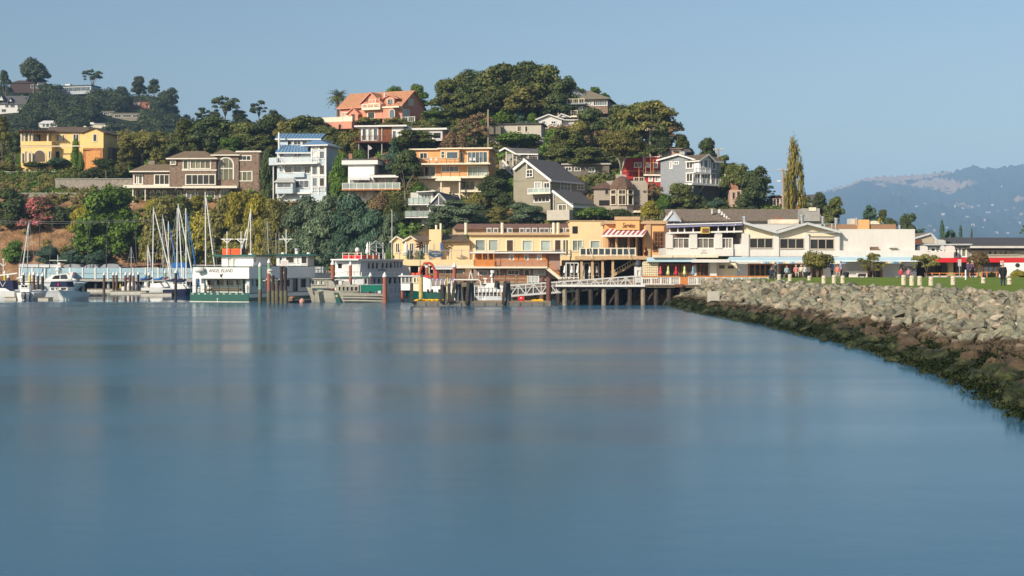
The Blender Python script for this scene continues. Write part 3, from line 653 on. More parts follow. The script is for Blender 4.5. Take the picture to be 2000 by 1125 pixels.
# beige box house
BEI = mat('beige_board', (.46,.42,.35), .8, .1, 1, relief='board'); b = B('beige_box_house', 'long flat roofed beige house with two narrow windows above the round hedge', 'house', 1010, ground(1010, 285), -8)
b.facade(955, 243, 1057, 300, 0, 7, BEI, [(1010,246,1018,257,2,1,'w'),(1025,246,1031,258,1,1,'d')], CREAM, .08); b.flat(953, 1058, 241, 243, 0, 7, mat('dark_roof_edge', (.07,.065,.06)), .4)
b.box('lower_wall', 1050, 268, 1065, 295, -1, 3, BEI); b.box('carport', 953, 246, 978, 262, -2.2, 2.1, mat('dark_stucco', (.16,.14,.11)))

# orange three storey apartment house
ORG = mat('orange_stucco', (.70,.36,.15), .8, .09, .8, streak=.06); PEA = mat('peach_stucco', (.70,.56,.40), .8, .08)
D = ground(890, 392); b = B('orange_apartment_house', 'orange three storey flat roofed house with balconies and sliding glass doors', 'house', 890, D, -7)
b.facade(806, 293, 861, 346, 0, 9, ORG, [(819.5,298,835,310,2,1,'d'),(829,324.5,851,344,2,1,'d')], CREAM, .12)
b.facade(861, 291.5, 955, 346, -.3, 9, ORG, [(913,296,952.5,318,5,1,'b'),(899,297,905,317,1,1,'w','door'),(861.5,324,896,336,4,1,'b'),(913,324,952.5,344,4,1,'g')], CREAM, .12)
b.facade(860, 291, 897, 322, -1.4, 1.4, ORG, [(861,295,869,309,1,2,'b'),(872,296,895,310,1,1,'b')], CREAM, .12)
b.flat(804, 862, 290.5, 293, 0, 8, CREAM, .5); b.flat(860, 957, 288.7, 291.4, -.3, 9, CREAM, .5); b.flat(858, 899, 289.8, 291.3, -1.4, 2, CREAM, .3)
b.box('balcony', 816, 318, 957, 321.2, -2.2, 2.2, CREAM); b.rail(822, 955, 309, 318, -2.2, BLACK, 9, 0, 3, w=.045)
b.box('balcony', 816, 344, 957, 348, -1.6, 1.7, CREAM); b.rail(826, 952, 336, 344, -1.6, BLACK, 8, 0, 3, w=.045)
b.facade(818, 348, 940, 410, .6, 8, PEA, [(898,353.5,928,370,3,1,'d')], CREAM, .1); b.slab('porch_roof', [(850,351,-2.5),(900,351,-2.5),(900,345.6,-1.62),(858,345.6,-1.62)], .2, CREAM)
for x in (862, 898): b.post(x, 350, 395, -2, .16, CREAM)
b.rail(900, 938, 361, 371, -.5, BLACK, 4, 0, 3, w=.045); b.box('terrace', 898, 371, 942, 375, -.7, 1.3, CREAM)
sd_ = b.at(955, -.3, 83); sd_.facade(958, 298, 966, 312, -.05, .04, ORG, [(959,299,965,311,1,1,'d')], CREAM, .12, name='side_window_wall')
CH = mat('white_plastic', (.7,.7,.68), .5)
for x in (841, 852, 919, 926):
    e = bpy.data.objects.new('balcony_chair', None); COL.objects.link(e); q = b.pt((x,318,-1.3)); e.location = Vector(q)+b.L
    tag(e, {841: 'white chair on the upper balcony beside the paired window', 852: 'white chair on the upper balcony left of the bay', 919: 'left white chair before the sliding glass doors of the orange house', 926: 'right white chair before the sliding glass doors of the orange house'}[x], 'chair', 'chairs on the orange house balcony')
    mb = MB(); mb.box(-.25,.25,-.25,.25,.4,.46); mb.build('seat', CH, e); mb = MB(); mb.box(-.25,.25,.2,.25,.46,.95); mb.build('backrest', CH, e)
    for i in (-1, 1):
        for j in (-1, 1): mb = MB(); mb.box(i*.22-.02, i*.22+.02, j*.22-.02, j*.22+.02, 0, .4); mb.build('leg', CH, e)

# open porch house
OLV = mat('olive_siding', (.30,.27,.20), .8, .1, 1, relief='lap')
b = B('porch_house', 'small grey roofed house with open timber porch and white outside stair', 'house', 1010, ground(1010, 345), -12)
b.facade(990, 300, 1052, 330, 2, 5, mat('grey_stucco', (.30,.30,.28)), [(1003,301,1014,312,2,1,'d'),(1017,301,1030,312,2,1,'b'),(1034,301,1046,312,2,1,'b')], WHITE, .1)
b.slab('roof', [(986,288,-.6),(1052,291,2),(1050,300,-.6),(1006,299.5,-.8)], .2, GREYROOF); b.slab('roof', [(975,294,-.6),(986,288,-.6),(1052,291,4),(1040,296,5)], .2, GREYROOF)
b.bar('bargeboard', (975,295,-.75), (986,289,-.75), .1, WHITE, h=.3); b.bar('bargeboard', (986,289,-.75), (1007,300.5,-.9), .1, WHITE, h=.3); b.bar('fascia', (1007,300.8,-.9), (1051,301.5,-.6), .1, WHITE, h=.25)
for x in (989, 1002, 1032): b.post(x, 296, 330, -.4, .11, CREAM)
b.facade(975, 314, 1050, 365, 0, 5, OLV); b.bar('stair_rail', (981,313,-.6), (1006,338,-.6), .16, WHITE, h=.35); b.bar('stair_rail', (982,322,-.6), (1004,344,-.6), .16, WHITE, h=.25)
b.rail(988, 1050, 306, 315, -.3, CREAM, 4, 0, 2, w=.06)

# olive gabled house with two long grey roofs
D = ground(1075, 425); b = B('olive_gabled_house', 'olive grey house with big white trimmed gable and two long sloping roofs', 'house', 1075, D, -36)
b.facade(1003, 353, 1075, 440, 0, 9, OLV, [(1044,355,1058,370,2,1,'c'),(1062,356,1074,369,2,1,'d'),(1043,382,1074,395,4,1,'d')], WHITE, .14)
b.prism('gable_wall', [(1003,353.5),(1003,331),(1026,313),(1075,351),(1075,353.5)], 0, 9, OLV)
u_, z0_, = b.uz(1028, 318, 0); b.window((b.uz(1029,0,0)[0], b.uz(1042,0,0)[0], b.uz(1036,346,0)[1], b.uz(1036,331,0)[1]), -.17, 2, 2, GL['d'], WHITE, .14)
b.prism('gable_window', [(1029.5,329),(1029.5,319),(1042,329)], -.06, .05, GL['d']); b.bar('trim', (1029,330,-.1), (1029,317,-.1), .14, WHITE)
def slope2(fr, xs, ys, xe, ye, dep, th=.22):
    p, e = fr.uz(xs, ys, 0), fr.uz(xe, ye, 0); k = (e[1]-p[1])/(e[0]-p[0]); eu = e[0]+.5; ez = e[1]+k*.5
    V = [(p[0],-.5,p[1]),(eu,-.5,ez),(eu,dep,ez),(p[0],dep,p[1])]; V = [fr.l(u, v, z+th) for u, v, z in V]+[fr.l(u, v, z) for u, v, z in V]
    r_ = mesh('roof', V, [(3,2,1,0),(4,5,6,7),(0,1,5,4),(1,2,6,5),(2,3,7,6),(3,0,4,7)], GREYROOF, fr.root)
    mb = MB(); mb.bar(fr.l(p[0], -.55, p[1]+.05), fr.l(eu, -.55, ez+.05), .1, .4); mb.build('bargeboard', WHITE, r_)
    mb = MB(); mb.bar(fr.l(eu, -.5, ez+.05), fr.l(eu, dep, ez+.05), .1, .3); mb.build('fascia', WHITE, r_)
slope2(b, 1025.5, 311.5, 1075, 350.5, 9.6); 
p_, e_ = b.uz(1025.5, 311.5, 0), b.uz(1002, 331, 0)
mesh('roof', [b.l(p_[0],-.5,p_[1]+.22), b.l(e_[0]-.4,-.5,e_[1]), b.l(e_[0]-.4,9,e_[1]), b.l(p_[0],9,p_[1]+.22), b.l(p_[0],-.5,p_[1]), b.l(e_[0]-.4,-.5,e_[1]-.2), b.l(e_[0]-.4,9,e_[1]-.2), b.l(p_[0],9,p_[1])], [(0,1,2,3),(7,6,5,4),(0,4,5,1),(1,5,6,2),(2,6,7,3)], GREYROOF, b.root)
b.bar('bargeboard', (1002,331.5,-.55), (1025.5,312.5,-.55), .1, WHITE, h=.4)
b.box('balcony', 1030, 376, 1075, 379, -1.6, 1.6, CREAM); b.rail(1031, 1074, 367, 377, -1.6, WHITE, 5, 0, 0, glassm=GL['g'], name='balcony_railing')
sw = b.at(1075, 0, 54); sw.facade(1077, 352, 1148, 376, -.04, .03, OLV, [(1094,354,1115,373,3,2,'d'),(1127,357,1141,371,2,2,'d')], WHITE, .14, name='side_wall')
b2 = b.at(1098, -3.5, -36); b2.facade(1083, 397, 1119, 440, 0, 7, OLV, [(1090,399,1107,412,2,1,'o')], WHITE, .12)
b2.prism('gable_wall', [(1083,398),(1083,375),(1118,400),(1118,398.5)][:3]+[(1118,402)], 0, 7, OLV); slope2(b2, 1082, 373.5, 1118, 401, 8)
b2.box('terrace_wall', 1068, 410, 1112, 430, -1.2, 1, BEI)

# domed house
STU = mat('taupe_stucco', (.38,.32,.26), .85, .08, 1); DOME = mat('brown_dome_shingle', (.155,.098,.07), .9, .3, 2.5, relief='shingle')
D = ground(1215, 420); b = B('domed_house', 'taupe stucco house with octagonal window tower under a brown dome', 'house', 1215, D, -3)
b.facade(1160, 368, 1193, 425, 1, 8, STU, [(1181,370,1189.5,380,1,1,'d')], STU, .1); b.hip(1156, 1193, 367, 1174, 1187, 357, 1, 6, DOME, .4)
b.facade(1185, 353, 1262, 372, 4, 5, STU, [(1240,357,1252,365,2,1,'b')]); b.box('chimney', 1203, 341, 1223, 352, 6, 1.2, STU); b.rail(1238, 1258, 346, 355, 5, CREAM, 3, 6, w=.06)
b.facade(1237, 357, 1265, 425, 1.4, 7, STU, [(1239,370,1251,384,2,1,'b'),(1239,393,1250,401,1,1,'b')], STU, .1)
cu_, rt = b.uz(1214.5, 370, 1)[0], (b.uz(1237.5,370,0)[0]-b.uz(1191.5,370,0)[0])/2
oc = [(cu_+rt*1.03*math.cos(R(22.5+45*k)), 1+rt*1.03*math.sin(R(22.5+45*k))) for k in range(8)]
zt, zb = b.uz(1214, 369, -1.4)[1], b.uz(1214, 425, -1.4)[1]
mesh('tower', [b.l(u, v, zb) for u, v in oc]+[b.l(u, v, zt) for u, v in oc], [(i, (i+1) % 8, 8+(i+1) % 8, 8+i) for i in range(8)]+[tuple(range(8, 16))], STU, b.root)
dz = b.uz(1214, 344, 1)[1]-zt; V = []; f = []
pr = [(1.12,0),(1.06,.18),(.93,.42),(.74,.66),(.48,.86),(.2,.97),(.02,1.0)]
for r_, h_ in pr: V += [b.l(cu_+rt*1.03*r_*math.cos(R(22.5+45*k)), 1+rt*1.03*r_*math.sin(R(22.5+45*k)), zt+dz*h_) for k in range(8)]
for j in range(len(pr)-1): f += [(j*8+i, j*8+(i+1) % 8, j*8+8+(i+1) % 8, j*8+8+i) for i in range(8)]
mesh('dome', V, f, DOME, b.root)
for k, (x0, x1) in enumerate(((1195,1204.5),(1209,1223.5),(1227.5,1236))):
    # one frame for each of the three front faces of the octagon
    i = (5, 5, 6)[k]; a_, c_ = oc[(4, 5, 6)[k]], oc[(5, 6, 7)[k]]
    wa = b.O+b.a*a_[0]+b.n*a_[1]; wc = b.O+b.a*c_[0]+b.n*c_[1]; yw = math.degrees(math.atan2((wc-wa).y, (wc-wa).x))
    fr = B(None, None, None, 1000+F*wa.x/wa.y, wa.y, yw, root=b.root); Lw = (wc-wa).length
    for y0, y1 in ((370.5,379.5),(381,400)):
        h0, h1 = fr.uz((x0+x1)/2, y1, 0)[1], fr.uz((x0+x1)/2, y0, 0)[1]; fr.window((Lw*.1, Lw*.9, h0, h1), -.16, 1 if k != 1 else 2, 1, GL['w'], CREAM, .08)
b.box('deck', 1237, 411, 1279, 415, -2, 3, CREAM); b.rail(1237, 1278, 402, 411.5, -2, mat('dark_rail', (.06,.045,.04)), 6, 20, w=.06); b.post(1252, 415, 432, -1, .3, CONC, 'pier'); b.facade(1245, 415, 1268, 436, .5, 3, mat('slate_base', (.12,.13,.14)))
b.box('entry', 1170, 391, 1190, 401, .9, .2, DARK)

# red house
RED = mat('red_siding', (.34,.022,.02), .7, .15, 1, relief='lap'); RT = mat('pale_trim', (.72,.62,.55), .6)
b = B('red_house', 'dark red house with white windows and wooden scaffold poles', 'house', 1260, ground(1260, 365), -22)
b.facade(1255, 306.5, 1288, 345, 0, 6, RED, [(1262,317,1270,327,1,1,'c'),(1276,317,1285,328,1,1,'c')], WHITE, .16); b.box('parapet_cap', 1254, 305.5, 1289, 307.3, -.1, 6.2, RT)
b.facade(1216, 308, 1255, 350, .7, 5, RED, [(1239,317,1253,327,3,1,'d')], WHITE, .14); b.box('corner_board', 1256, 307, 1258.2, 340, -.08, .08, RT)
b.slab('roof', [(1257,341,-3),(1315,341.5,-3),(1306,333,.02),(1258,331,.02)], .2, BROWNROOF); b.bar('fascia', (1257,341.8,-3.05), (1315,342.3,-3.05), .1, RT, h=.25)
b.facade(1260, 341, 1313, 395, -2.5, 5, RED, [(1267,341.5,1275,354,1,1,'c'),(1279,340.5,1290,355,2,1,'c'),(1301,342,1310,354,2,1,'c')], WHITE, .14)
POLE = mat('orange_timber', (.50,.19,.07), .7, .2, 4)
for x, y0, y1 in ((1261,309,340),(1271,302,341),(1276,311,342),(1248,322,352),(1302,312,345)): b.post(x, y0, y1, -2.2, .09, POLE, 'scaffold_pole', 6)
b.bar('scaffold_rail', (1257,317,-2.2), (1280,318,-2.2), .1, POLE); b.bar('scaffold_rail', (1218,334,-.5), (1255,334,-1.5), .12, POLE)

# grey house with white balconies
GSH = mat('grey_shingle_wall', (.30,.315,.33), .85, .1, 2, relief='fine'); D = ground(1355, 405)
b = B('grey_balcony_house', 'grey shingled house with white gable trim and wraparound white balcony', 'house', 1358, D, -24)
b.facade(1290, 313, 1358, 410, 0, 9, GSH, [(1308,315,1313.5,330,1,1,'c'),(1316,315,1326,321,2,1,'d'),(1340,314.5,1353.5,329,2,1,'d'),(1340,338,1353.5,355,2,1,'d')], WHITE, .14)
b.gableV(1290, 1358, 313, 1326, 303, 0, 10, BROWNROOF, GSH, .6, .2, WHITE); b.box('chimney', 1327, 296, 1337, 306, 3, 1.2, CONC)
s2 = b.at(1358, 0, 40); DGR = GSH
s2.facade(1358, 314, 1405, 410, -.05, 7, DGR, [(1361,318,1366,330,1,1,'d'),(1391,317,1398,331,1,1,'b'),(1362,338,1368,350,1,1,'d'),(1370,338,1382,350,2,1,'b'),(1390,338,1398,350,2,1,'d')], WHITE, .13, name='side_wall')
s2.facade(1366, 312, 1389, 338, -1.3, 1.3, WHITE, [(1368,314,1373,327,1,1,'b'),(1374.5,310,1383,327,1,1,'b'),(1384,314,1388,327,1,1,'b')], WHITE, .1); s2.gableV(1367, 1390, 312.5, 1381, 303, -1.3, 6, BROWNROOF, WHITE, .5, .18, WHITE)
s2.hip(1358, 1408, 314, 1364, 1398, 305, 0, 7, BROWNROOF, .5, WHITE)
s2.box('balcony', 1356, 337, 1389, 339, -2, 2, WHITE); s2.rail(1359, 1388, 328.5, 337.5, -2, WHITE, 4, 10, w=.08)
s2.box('balcony', 1352, 359, 1417, 362.5, -2.8, 3, WHITE); s2.rail(1354, 1416, 348.5, 359.5, -2.8, WHITE, 8, 22, w=.08, name='balcony_railing')
for x in (1368, 1388): s2.post(x, 339, 360, -1.9, .1, WHITE)
s2.bar('brace', (1366,376,-.2), (1375,362,-2.3), .2, WHITE); s2.box('undercroft', 1370, 362, 1404, 412, -.4, 5, mat('shaded_grey_base', (.12,.13,.145), .8, .1, 1, relief='lap'))  # lower block's dark colour carries the shade below the balcony

# smaller houses on the slope
def simple(name, label, px, py, yaw, x0, y0, x1, y1, m, wins, roof, fm=None, dep=6, D=None, zb=None):
    q = B(name, label, 'house', px, D or ground(px, py), yaw, zb)
    q.facade(x0, y0, x1, y1, 0, dep, m, wins, fm or WHITE, .1)
    if roof[0] == 'flat': q.flat(x0, x1, y0-roof[1], y0, 0, dep, roof[2], .35)
    elif roof[0] == 'hip': w_ = (x1-x0)*.25; q.hip(x0, x1, y0, x0+w_, x1-w_, y0-roof[1], 0, dep, roof[2], .4)
    elif roof[0] == 'U': q.gableU(x0, x1, y0, y0-roof[1], 0, dep, roof[2], m, .4, .15, fm)
    elif roof[0] == 'V': q.gableV(x0, x1, y0, (x0+x1)/2, y0-roof[1], 0, dep, roof[2], m, .4, .15, fm)
    return q
PKT = mat('rose_stucco', (.48,.33,.26), .85, .12, 1)
q = simple('rose_house', 'rose stucco house with slate roof half hidden behind the grey balcony house', 1312, 318, -8, 1284, 291, 1330, 330, PKT, [(1287,285.5+7,1293,299,1,1,'d'),(1296,293,1302,299,1,1,'d'),(1292,301,1299,309,1,1,'d')], ('flat', .8, PKT))
q.facade(1286, 283, 1312, 292, .8, 5, PKT, [(1288,285,1294,290,2,1,'c'),(1296,285,1301,290,1,1,'d')]); q.slab('roof', [(1314,294,-.4),(1350,296,-.4),(1343,287,3),(1312,287,3)], .15, GREYROOF)
b = B('tan_tower_house', 'narrow tan and brick house with dark windows below the round oak', 'house', 1436, ground(1436, 412, 200), -4)
b.facade(1425, 371, 1448, 420, 0, 6, PKT, [(1430,375,1436,389,1,1,'d'),(1439,373,1446,391,1,1,'d'),(1430,398,1436,410,1,1,'d'),(1439,398,1445,410,1,1,'d')], PKT, .08); b.facade(1427, 346, 1442, 371, 1, 5, mat('brick_stack', (.32,.16,.10), .9, .3, 5)); b.box('roof_deck', 1416, 339, 1440, 347, 2.5, 4, CREAM)
BRK = mat('orange_brick', (.42,.18,.09), .9, .25, 4)
b = simple('brick_cottage', 'low orange brick cottage with flat white roof beside the poplar', 1535, 414, 0, 1513, 383, 1566, 425, BRK, [(1516,388,1524,398,1,1,'d'),(1548,390,1558,400,2,1,'d')], ('flat', 2, WHITE), D=246, zb=2.8); b.rail(1510, 1535, 388, 402, -1.5, RT, 5, 0, 3, w=.06)
simple('slate_roof_house', 'low dark slate roofed house to the right of the poplar', 1583, 410, 0, 1566, 392, 1604, 425, mat('grey_stucco', (.30,.30,.28)), [(1570,395,1578,402,2,1,'d')], ('U', 10, GREYROOF), D=262, zb=2.8)
simple('dim_bungalow', 'shaded grey bungalow between the olive gabled house and the red house', 1150, 345, -6, 1100, 322, 1190, 352, mat('dark_stucco', (.16,.14,.11)), [(1104,326,1116,334,2,1,'d'),(1122,326,1134,334,2,1,'d'),(1150,327,1162,336,2,1,'b')], ('flat', 3, CONC))
# small gray-white house with steep gable above the acacias
b = B('glass_gable_house', 'three storey pale house with glass balconies and steep grey glazed gable', 'house', 840, ground(840, 440), -10)
PAL = mat('pale_grey_stucco', (.52,.51,.46), .8, .08)
b.facade(802, 376, 846, 460, 0, 7, PAL, [(816,378,843,391,4,1,'g'),(804,403,817,417,2,1,'c'),(819,403,836,417,2,1,'d'),(797+6,427,826,447,3,1,'c')], WHITE, .1); b.slab('roof', [(813,374,-1),(850,372,-1),(895,384,4),(815,373,5)], .15, WHITE)
b.prism('gable_wall', [(836,402),(857,378),(876,398),(876,402)], -1.2, 6, mat('dark_glazing', (.10,.11,.12), .3)); b.slab('roof', [(857,377.5,-1.6),(895,381,5),(899,390,5),(878,401,-1.6)], .15, GREYROOF)
b.bar('bargeboard', (834,403,-1.5), (857,378,-1.5), .14, WHITE, h=.25); b.bar('bargeboard', (857,378,-1.5), (878,401,-1.5), .14, WHITE, h=.25); b.bar('mullion', (857,380,-1.3), (857,420,-1.3), .16, WHITE); b.box('transom', 836, 400, 870, 403.5, -1.35, .15, WHITE)
b.facade(838, 403, 874, 440, -1.1, 5, PAL, [(840,404,856,418,3,1,'b'),(859,404,872,418,2,1,'b')], WHITE, .1)
for y, x1 in ((398.5, 838), (423.5, 838)): b.box('balcony', 797 if y < 410 else 791, y, x1, y+2, -1.8, 1.8, WHITE); b.rail(797 if y < 410 else 791, x1, y-12, y, -1.8, mat('grey_metal', (.2,.2,.2), .5), 5, 0, 0, w=.05, glassm=GL['g'], name='balcony_railing')
b.box('balcony', 800, 446, 829, 449, -1, 1, WHITE); b.box('corner_post', 824, 426, 828, 447, -.1, .12, WHITE)

# houses far behind, on the wooded ridge to the left
def farhouse(name, label, px, py, x0, y0, x1, y1, m, wins, roof, yaw=0, dep=9, fm=None):
    Df = gfar(px, py); q = simple(name, label, px, py, yaw, x0, y0, x1, y1, m, wins, roof, fm, dep, Df, zfar(px, Df)); return q
OLB = mat('olive_stucco', (.26,.235,.165), .85, .1); BRN = mat('dark_brown_siding', (.075,.05,.04), .85, .1)
q = farhouse('white_dormer_house', 'white far house with grey dormered roof at the left edge of the wooded ridge', 25, 221, -40, 203, 50, 226, WHITE, [(10,204,17,210,2,1,'d'),(20,204,29,210,3,1,'d'),(34,205,45,211,4,1,'d'),(3,213,12,219,2,1,'d')], ('U', 15, GREYROOF)); q.gableV(17, 23, 198, 20, 191, -.3, 5, GREYROOF, WHITE); q.gableV(-3, 7, 196, 2, 186, -.3, 5, GREYROOF, WHITE)
q = farhouse('dark_brown_house', 'dark brown far house with low hip roof under the ridge top tree', 55, 178, 20, 162, 87, 182, BRN, [(60,165,75,172,3,1,'b')], ('hip', 5, BRN)); q.facade(56, 156, 84, 164, 1, 5, BRN, [(62,157.5,72,163,3,1,'b')]); q.hip(52, 87, 156, 62, 76, 150, 1, 6, BRN, .8); q.box('white_terrace', 73, 161, 86, 166, -1.5, 1.5, WHITE)
q = farhouse('long_glass_house', 'long low pale house with continuous glass front high on the wooded ridge', 145, 182, 118, 168, 178, 184, mat('pale_blue_grey', (.42,.47,.50)), [(122,170,176,178,14,1,'b')], ('flat', 1.5, mat('dark_roof_edge', (.07,.065,.06))), -14); q.box('chimney', 127, 164, 137, 168, 2, 2, WHITE)
q = farhouse('olive_flat_house', 'olive flat roofed far house in two stepped wings amid the ridge trees', 235, 233, 219, 222, 276, 236, OLB, [(224,224,236,229,3,1,'d'),(240,224,256,229,4,1,'d'),(259,224,272,229,3,1,'d')], ('flat', 1.3, OLB)); q.facade(184, 218.5, 222, 226, 1.5, 6, OLB, [(188,220,198,224,2,1,'d'),(202,220,214,224,3,1,'d')]); q.flat(183, 222, 217, 218.4, 1.5, 6, OLB, .5)
q = farhouse('red_brick_bungalow', 'red brick far bungalow with pale windows near the end of the ridge', 265, 211, 248, 199, 300, 213, mat('far_red_brick', (.36,.13,.08)), [(262,200.5,274,205,3,1,'c'),(290,206,297,210,1,1,'c')], ('flat', 1.2, BRN), -8)
q = farhouse('glass_pavilion', 'small white house with curved roof and tall glass front above the yellow villa', 96, 250, 76, 241, 114, 254, WHITE, [(83,242,88,248,1,1,'b'),(90,241.5,96,248,1,1,'b'),(98,241.5,105,248,1,1,'b')], ('hip', 5.5, WHITE))
q = farhouse('cream_low_house', 'cream flat roofed far house with small chimney right of the glass pavilion', 190, 250, 166, 243, 216, 254, CREAM, [(170,244,182,247,3,1,'b')], ('flat', 1.2, WHITE)); q.box('chimney', 176, 239, 183, 242.5, 2, 2, WHITE)
q = simple('pale_dormer_cottage', 'pale grey two storey cottage glimpsed between the yellow villa and the pine', 227, 318, -4, 219, 294, 236, 325, mat('pale_grey_stucco', (.52,.51,.46)), [(221,297,226,303,1,1,'d'),(229,297,234,303,1,1,'d'),(221,308,226,314,1,1,'d'),(229,308,234,314,1,1,'d')], ('hip', 9, GREYROOF), D=345)

# retaining walls below the yellow villa
WST = mat('dry_stone', (.30,.26,.215), .95, .35, 2.2, bump=.8)
for x0, y0, x1, y1, d, lab in ((108,350,262,372,2.0,'dry grey stone retaining wall below the palms'), (27,378,170,386,0,'low stone retaining wall above the pink flowers'), (0,336,120,339,5.5,'thin stone coping wall along the ivy slope')):
    Dw = ground((x0+x1)/2, y1); b = B('retaining_wall', lab, 'wall', (x0+x1)/2, Dw, -2, zb=P((x0+x1)/2, y1, Dw).z)
    b.box('coping', x0-.5, y0-1.4, x1+.5, y0, -.15, .9, CONC); b.box('stonework', x0, y0, x1, y1+8, 0, .6, WST)

# ------------------------------------------------------------------ waterfront
HOT = mat('hotel_yellow_stucco', (.78,.585,.325), .8, .07, .6, streak=.06); TAN = mat('tan_cornice', (.50,.34,.19), .8, .08); RORG = mat('apricot_stucco', (.76,.42,.17), .8, .07, .7)
PILE = mat('dark_piling', (.055,.042,.034), .9, .4, 3, bump=.4); RBRN = mat('rust_brown_paint', (.26,.085,.05), .7, .2, 2); SHADE = mat('painted_shade', (.022,.018,.015), .9)  # SHADE: near-black colour stands in for shade under decks and indoors
TPNK = mat('rose_siding', (.42,.27,.21), .8, .08, 1, relief='lap'); OWD = mat('orange_timber_bright', (.55,.20,.05), .65, .18, 2)
EXT = .35
b = B('waterfront_hotel', 'long yellow stucco waterfront hotel with roof terrace and rows of pale windows', 'building', 950, 202, 0, zb=2.3)
b.facade(768, 470, 789, 512, 0, 8, HOT, [(772,474,781,494,2,1,'d')], CREAM, .12); b.gableV(766, 788, 470, 774, 462.5, 0, 9, BROWNROOF, HOT, .3, .15, CREAM)
b.facade(789, 470, 840, 512, -.4, 8, HOT, [(799,474,809,496,2,1,'b'),(817,474,838,496,4,1,'b')], CREAM, .12); b.gableV(789, 814, 470, 802, 462, -.4, 8, BROWNROOF, HOT, .3, .15, CREAM)
b.slab('roof', [(810,469,-1),(842,469,-1),(842,460,3),(804,460,3)], .15, BROWNROOF)
b.facade(838, 448, 862, 512, -1, 5, HOT, name='chimney_block')
for x, y in ((852,437),(861,434)): q = b.post(x, y+2, 449, .5, .16, CREAM, 'flue'); b.post(x, y, y+2.2, .5, .2, BLACK, 'cowl', parent=q)
b.facade(862, 468, 917, 512, -.2, 8, HOT, [(879,470,917-.5,471,1,1,'d')][:0]); b.slab('roof', [(856,469.5,-.9),(918,469.5,-.9),(906,458,4),(866,458,4)], .2, BROWNROOF)
b.box('banner', 860, 474, 864.5, 490, -1.15, .06, mat('blue_canvas', (.03,.12,.38)))
b.facade(917, 459, 1113, 512, .3, 9, HOT, [(927,467,949,491,1,1,'g'),(953,467,974,491,1,1,'g'),(988,467,1004,492,1,1,'w','door'),(1019,468,1041,491,1,1,'g'),(1055,468,1077,491,1,1,'g'),(1082,467,1097,500,1,1,'w','door'),(1098,467,1112,500,2,1,'o','door')], CREAM, .16)
b.box('cornice', 914, 456.5, 1113, 459.3, -.15, 9.6, TAN)
b.facade(1113, 432, 1185, 522, -.4, 10, HOT, [(1117,468,1139,491,2,1,'g'),(1152,469,1173,493,1,1,'g')], CREAM, .15); b.box('cornice', 1111, 430.5, 1186, 432.2, -.5, 10.2, TAN)
b.box('door', 1118, 442, 1128, 456, -.46, .05, BLACK)
b.facade(884, 445, 1115, 458, 4, 4, mat('buff_stucco', (.55,.42,.27))); b.slab('roof', [(884,445,3.4),(1118,445,3.4),(1114,437,7.5),(893,437,7.5)], .2, mat('red_brown_roof', (.19,.10,.07), .9, .2, 2))
for x in (910, 981, 1081.5, 1090): q = b.post(x, 435, 458, 1.2, .22, CREAM, 'flue'); b.post(x, 433, 435.3, 1.2, .15, BLACK, 'cowl', parent=q)
ACM = mat('air_conditioner_metal', (.55,.54,.50), .5, .1)
for x in (955, 968, 986, 996, 1019, 1031, 1044, 1058, 1067, 1079, 1097, 1109):
    q = b.box('air_conditioner', x-5, 445, x+5, 454.5, 1.6, .7, ACM); b.box('fan_grille', x-3, 447, x+3, 453, 1.55, .05, mat('grille_dark', (.10,.10,.10)), q)
b.box('terrace', 765, 507, 925, 519, -3, 12, HOT); b.box('terrace', 925, 500, 1113, 519, -.6, 8, HOT)
b.rail(780, 922, 488, 507, -2.9, STEEL, 8, 0, 6, w=.07, name='terrace_railing'); b.rail(1080, 1114, 488, 501, -.55, STEEL, 3, 0, 5, w=.06)
sg = b.prism('sign', [(851.5+13.5*math.cos(R(15*k)), 496.5+6.5*math.sin(R(-15*k))) for k in range(24)], -3.15, .12, mat('navy_sign', (.025,.07,.14), .5)); b.text('WATERS EDGE', 851.5, 495, 3.2, -3.17, CREAM, wpx=18, parent=sg); b.text('HOTEL', 851.5, 499.6, 2, -3.17, CREAM, wpx=7, parent=sg)
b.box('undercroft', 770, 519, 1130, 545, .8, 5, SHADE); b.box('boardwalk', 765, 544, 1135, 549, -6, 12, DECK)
for k in range(19): b.post(772+k*19.5, 549, 579, -5.2, .2, PILE, 'pile')
for k in range(7): b.post(800+k*19, 519, 545, -2.6, .14, CREAM, 'column')
PLNT = mat('plant_pot', (.30,.12,.06), .8)
# boathouse in front of the hotel
b = B('boathouse', 'rose and orange timber boathouse with outside stair and plank fences on the water', 'building', 1010, 188, 0, zb=.9)
b.facade(965, 495, 1068, 523, 0, 7, TPNK, [(995,496.5,1004,509,1,1,'c'),(1023,496.5,1032,509,1,1,'c'),(1049,496.5,1058,509,1,1,'c')], WHITE, .14); b.facade(1068, 495, 1094, 540, .4, 6, TPNK)
for x in (1004.5, 1015.5, 1058.5): b.box('shutter', x, 496, x+7.5, 509.5, -.12, .1, OWD)
b.flat(924, 1098, 492, 494.8, -.5, 8, WHITE, .4); b.box('roof_covering', 966, 490.6, 1096, 492, -.3, 7.5, GREYROOF)
b.box('porch_wall', 926.5, 507, 965, 521, -1.2, .2, OWD)
for x in (927.5, 942, 953, 964): b.box('porch_post', x-1, 494.5, x+1, 508, -1.15, .15, OWD)
b.facade(928, 494.8, 965, 521, 1.5, 5, OWD, [(948,497,956,518,1,1,'d','door')], WHITE, .12)
b.box('gallery', 924, 520.5, 1069, 524, -1.6, 1.8, CREAM); b.rail(965, 1068, 507.5, 521, -1.5, OWD, 8, 0, 4, w=.12, name='gallery_railing')
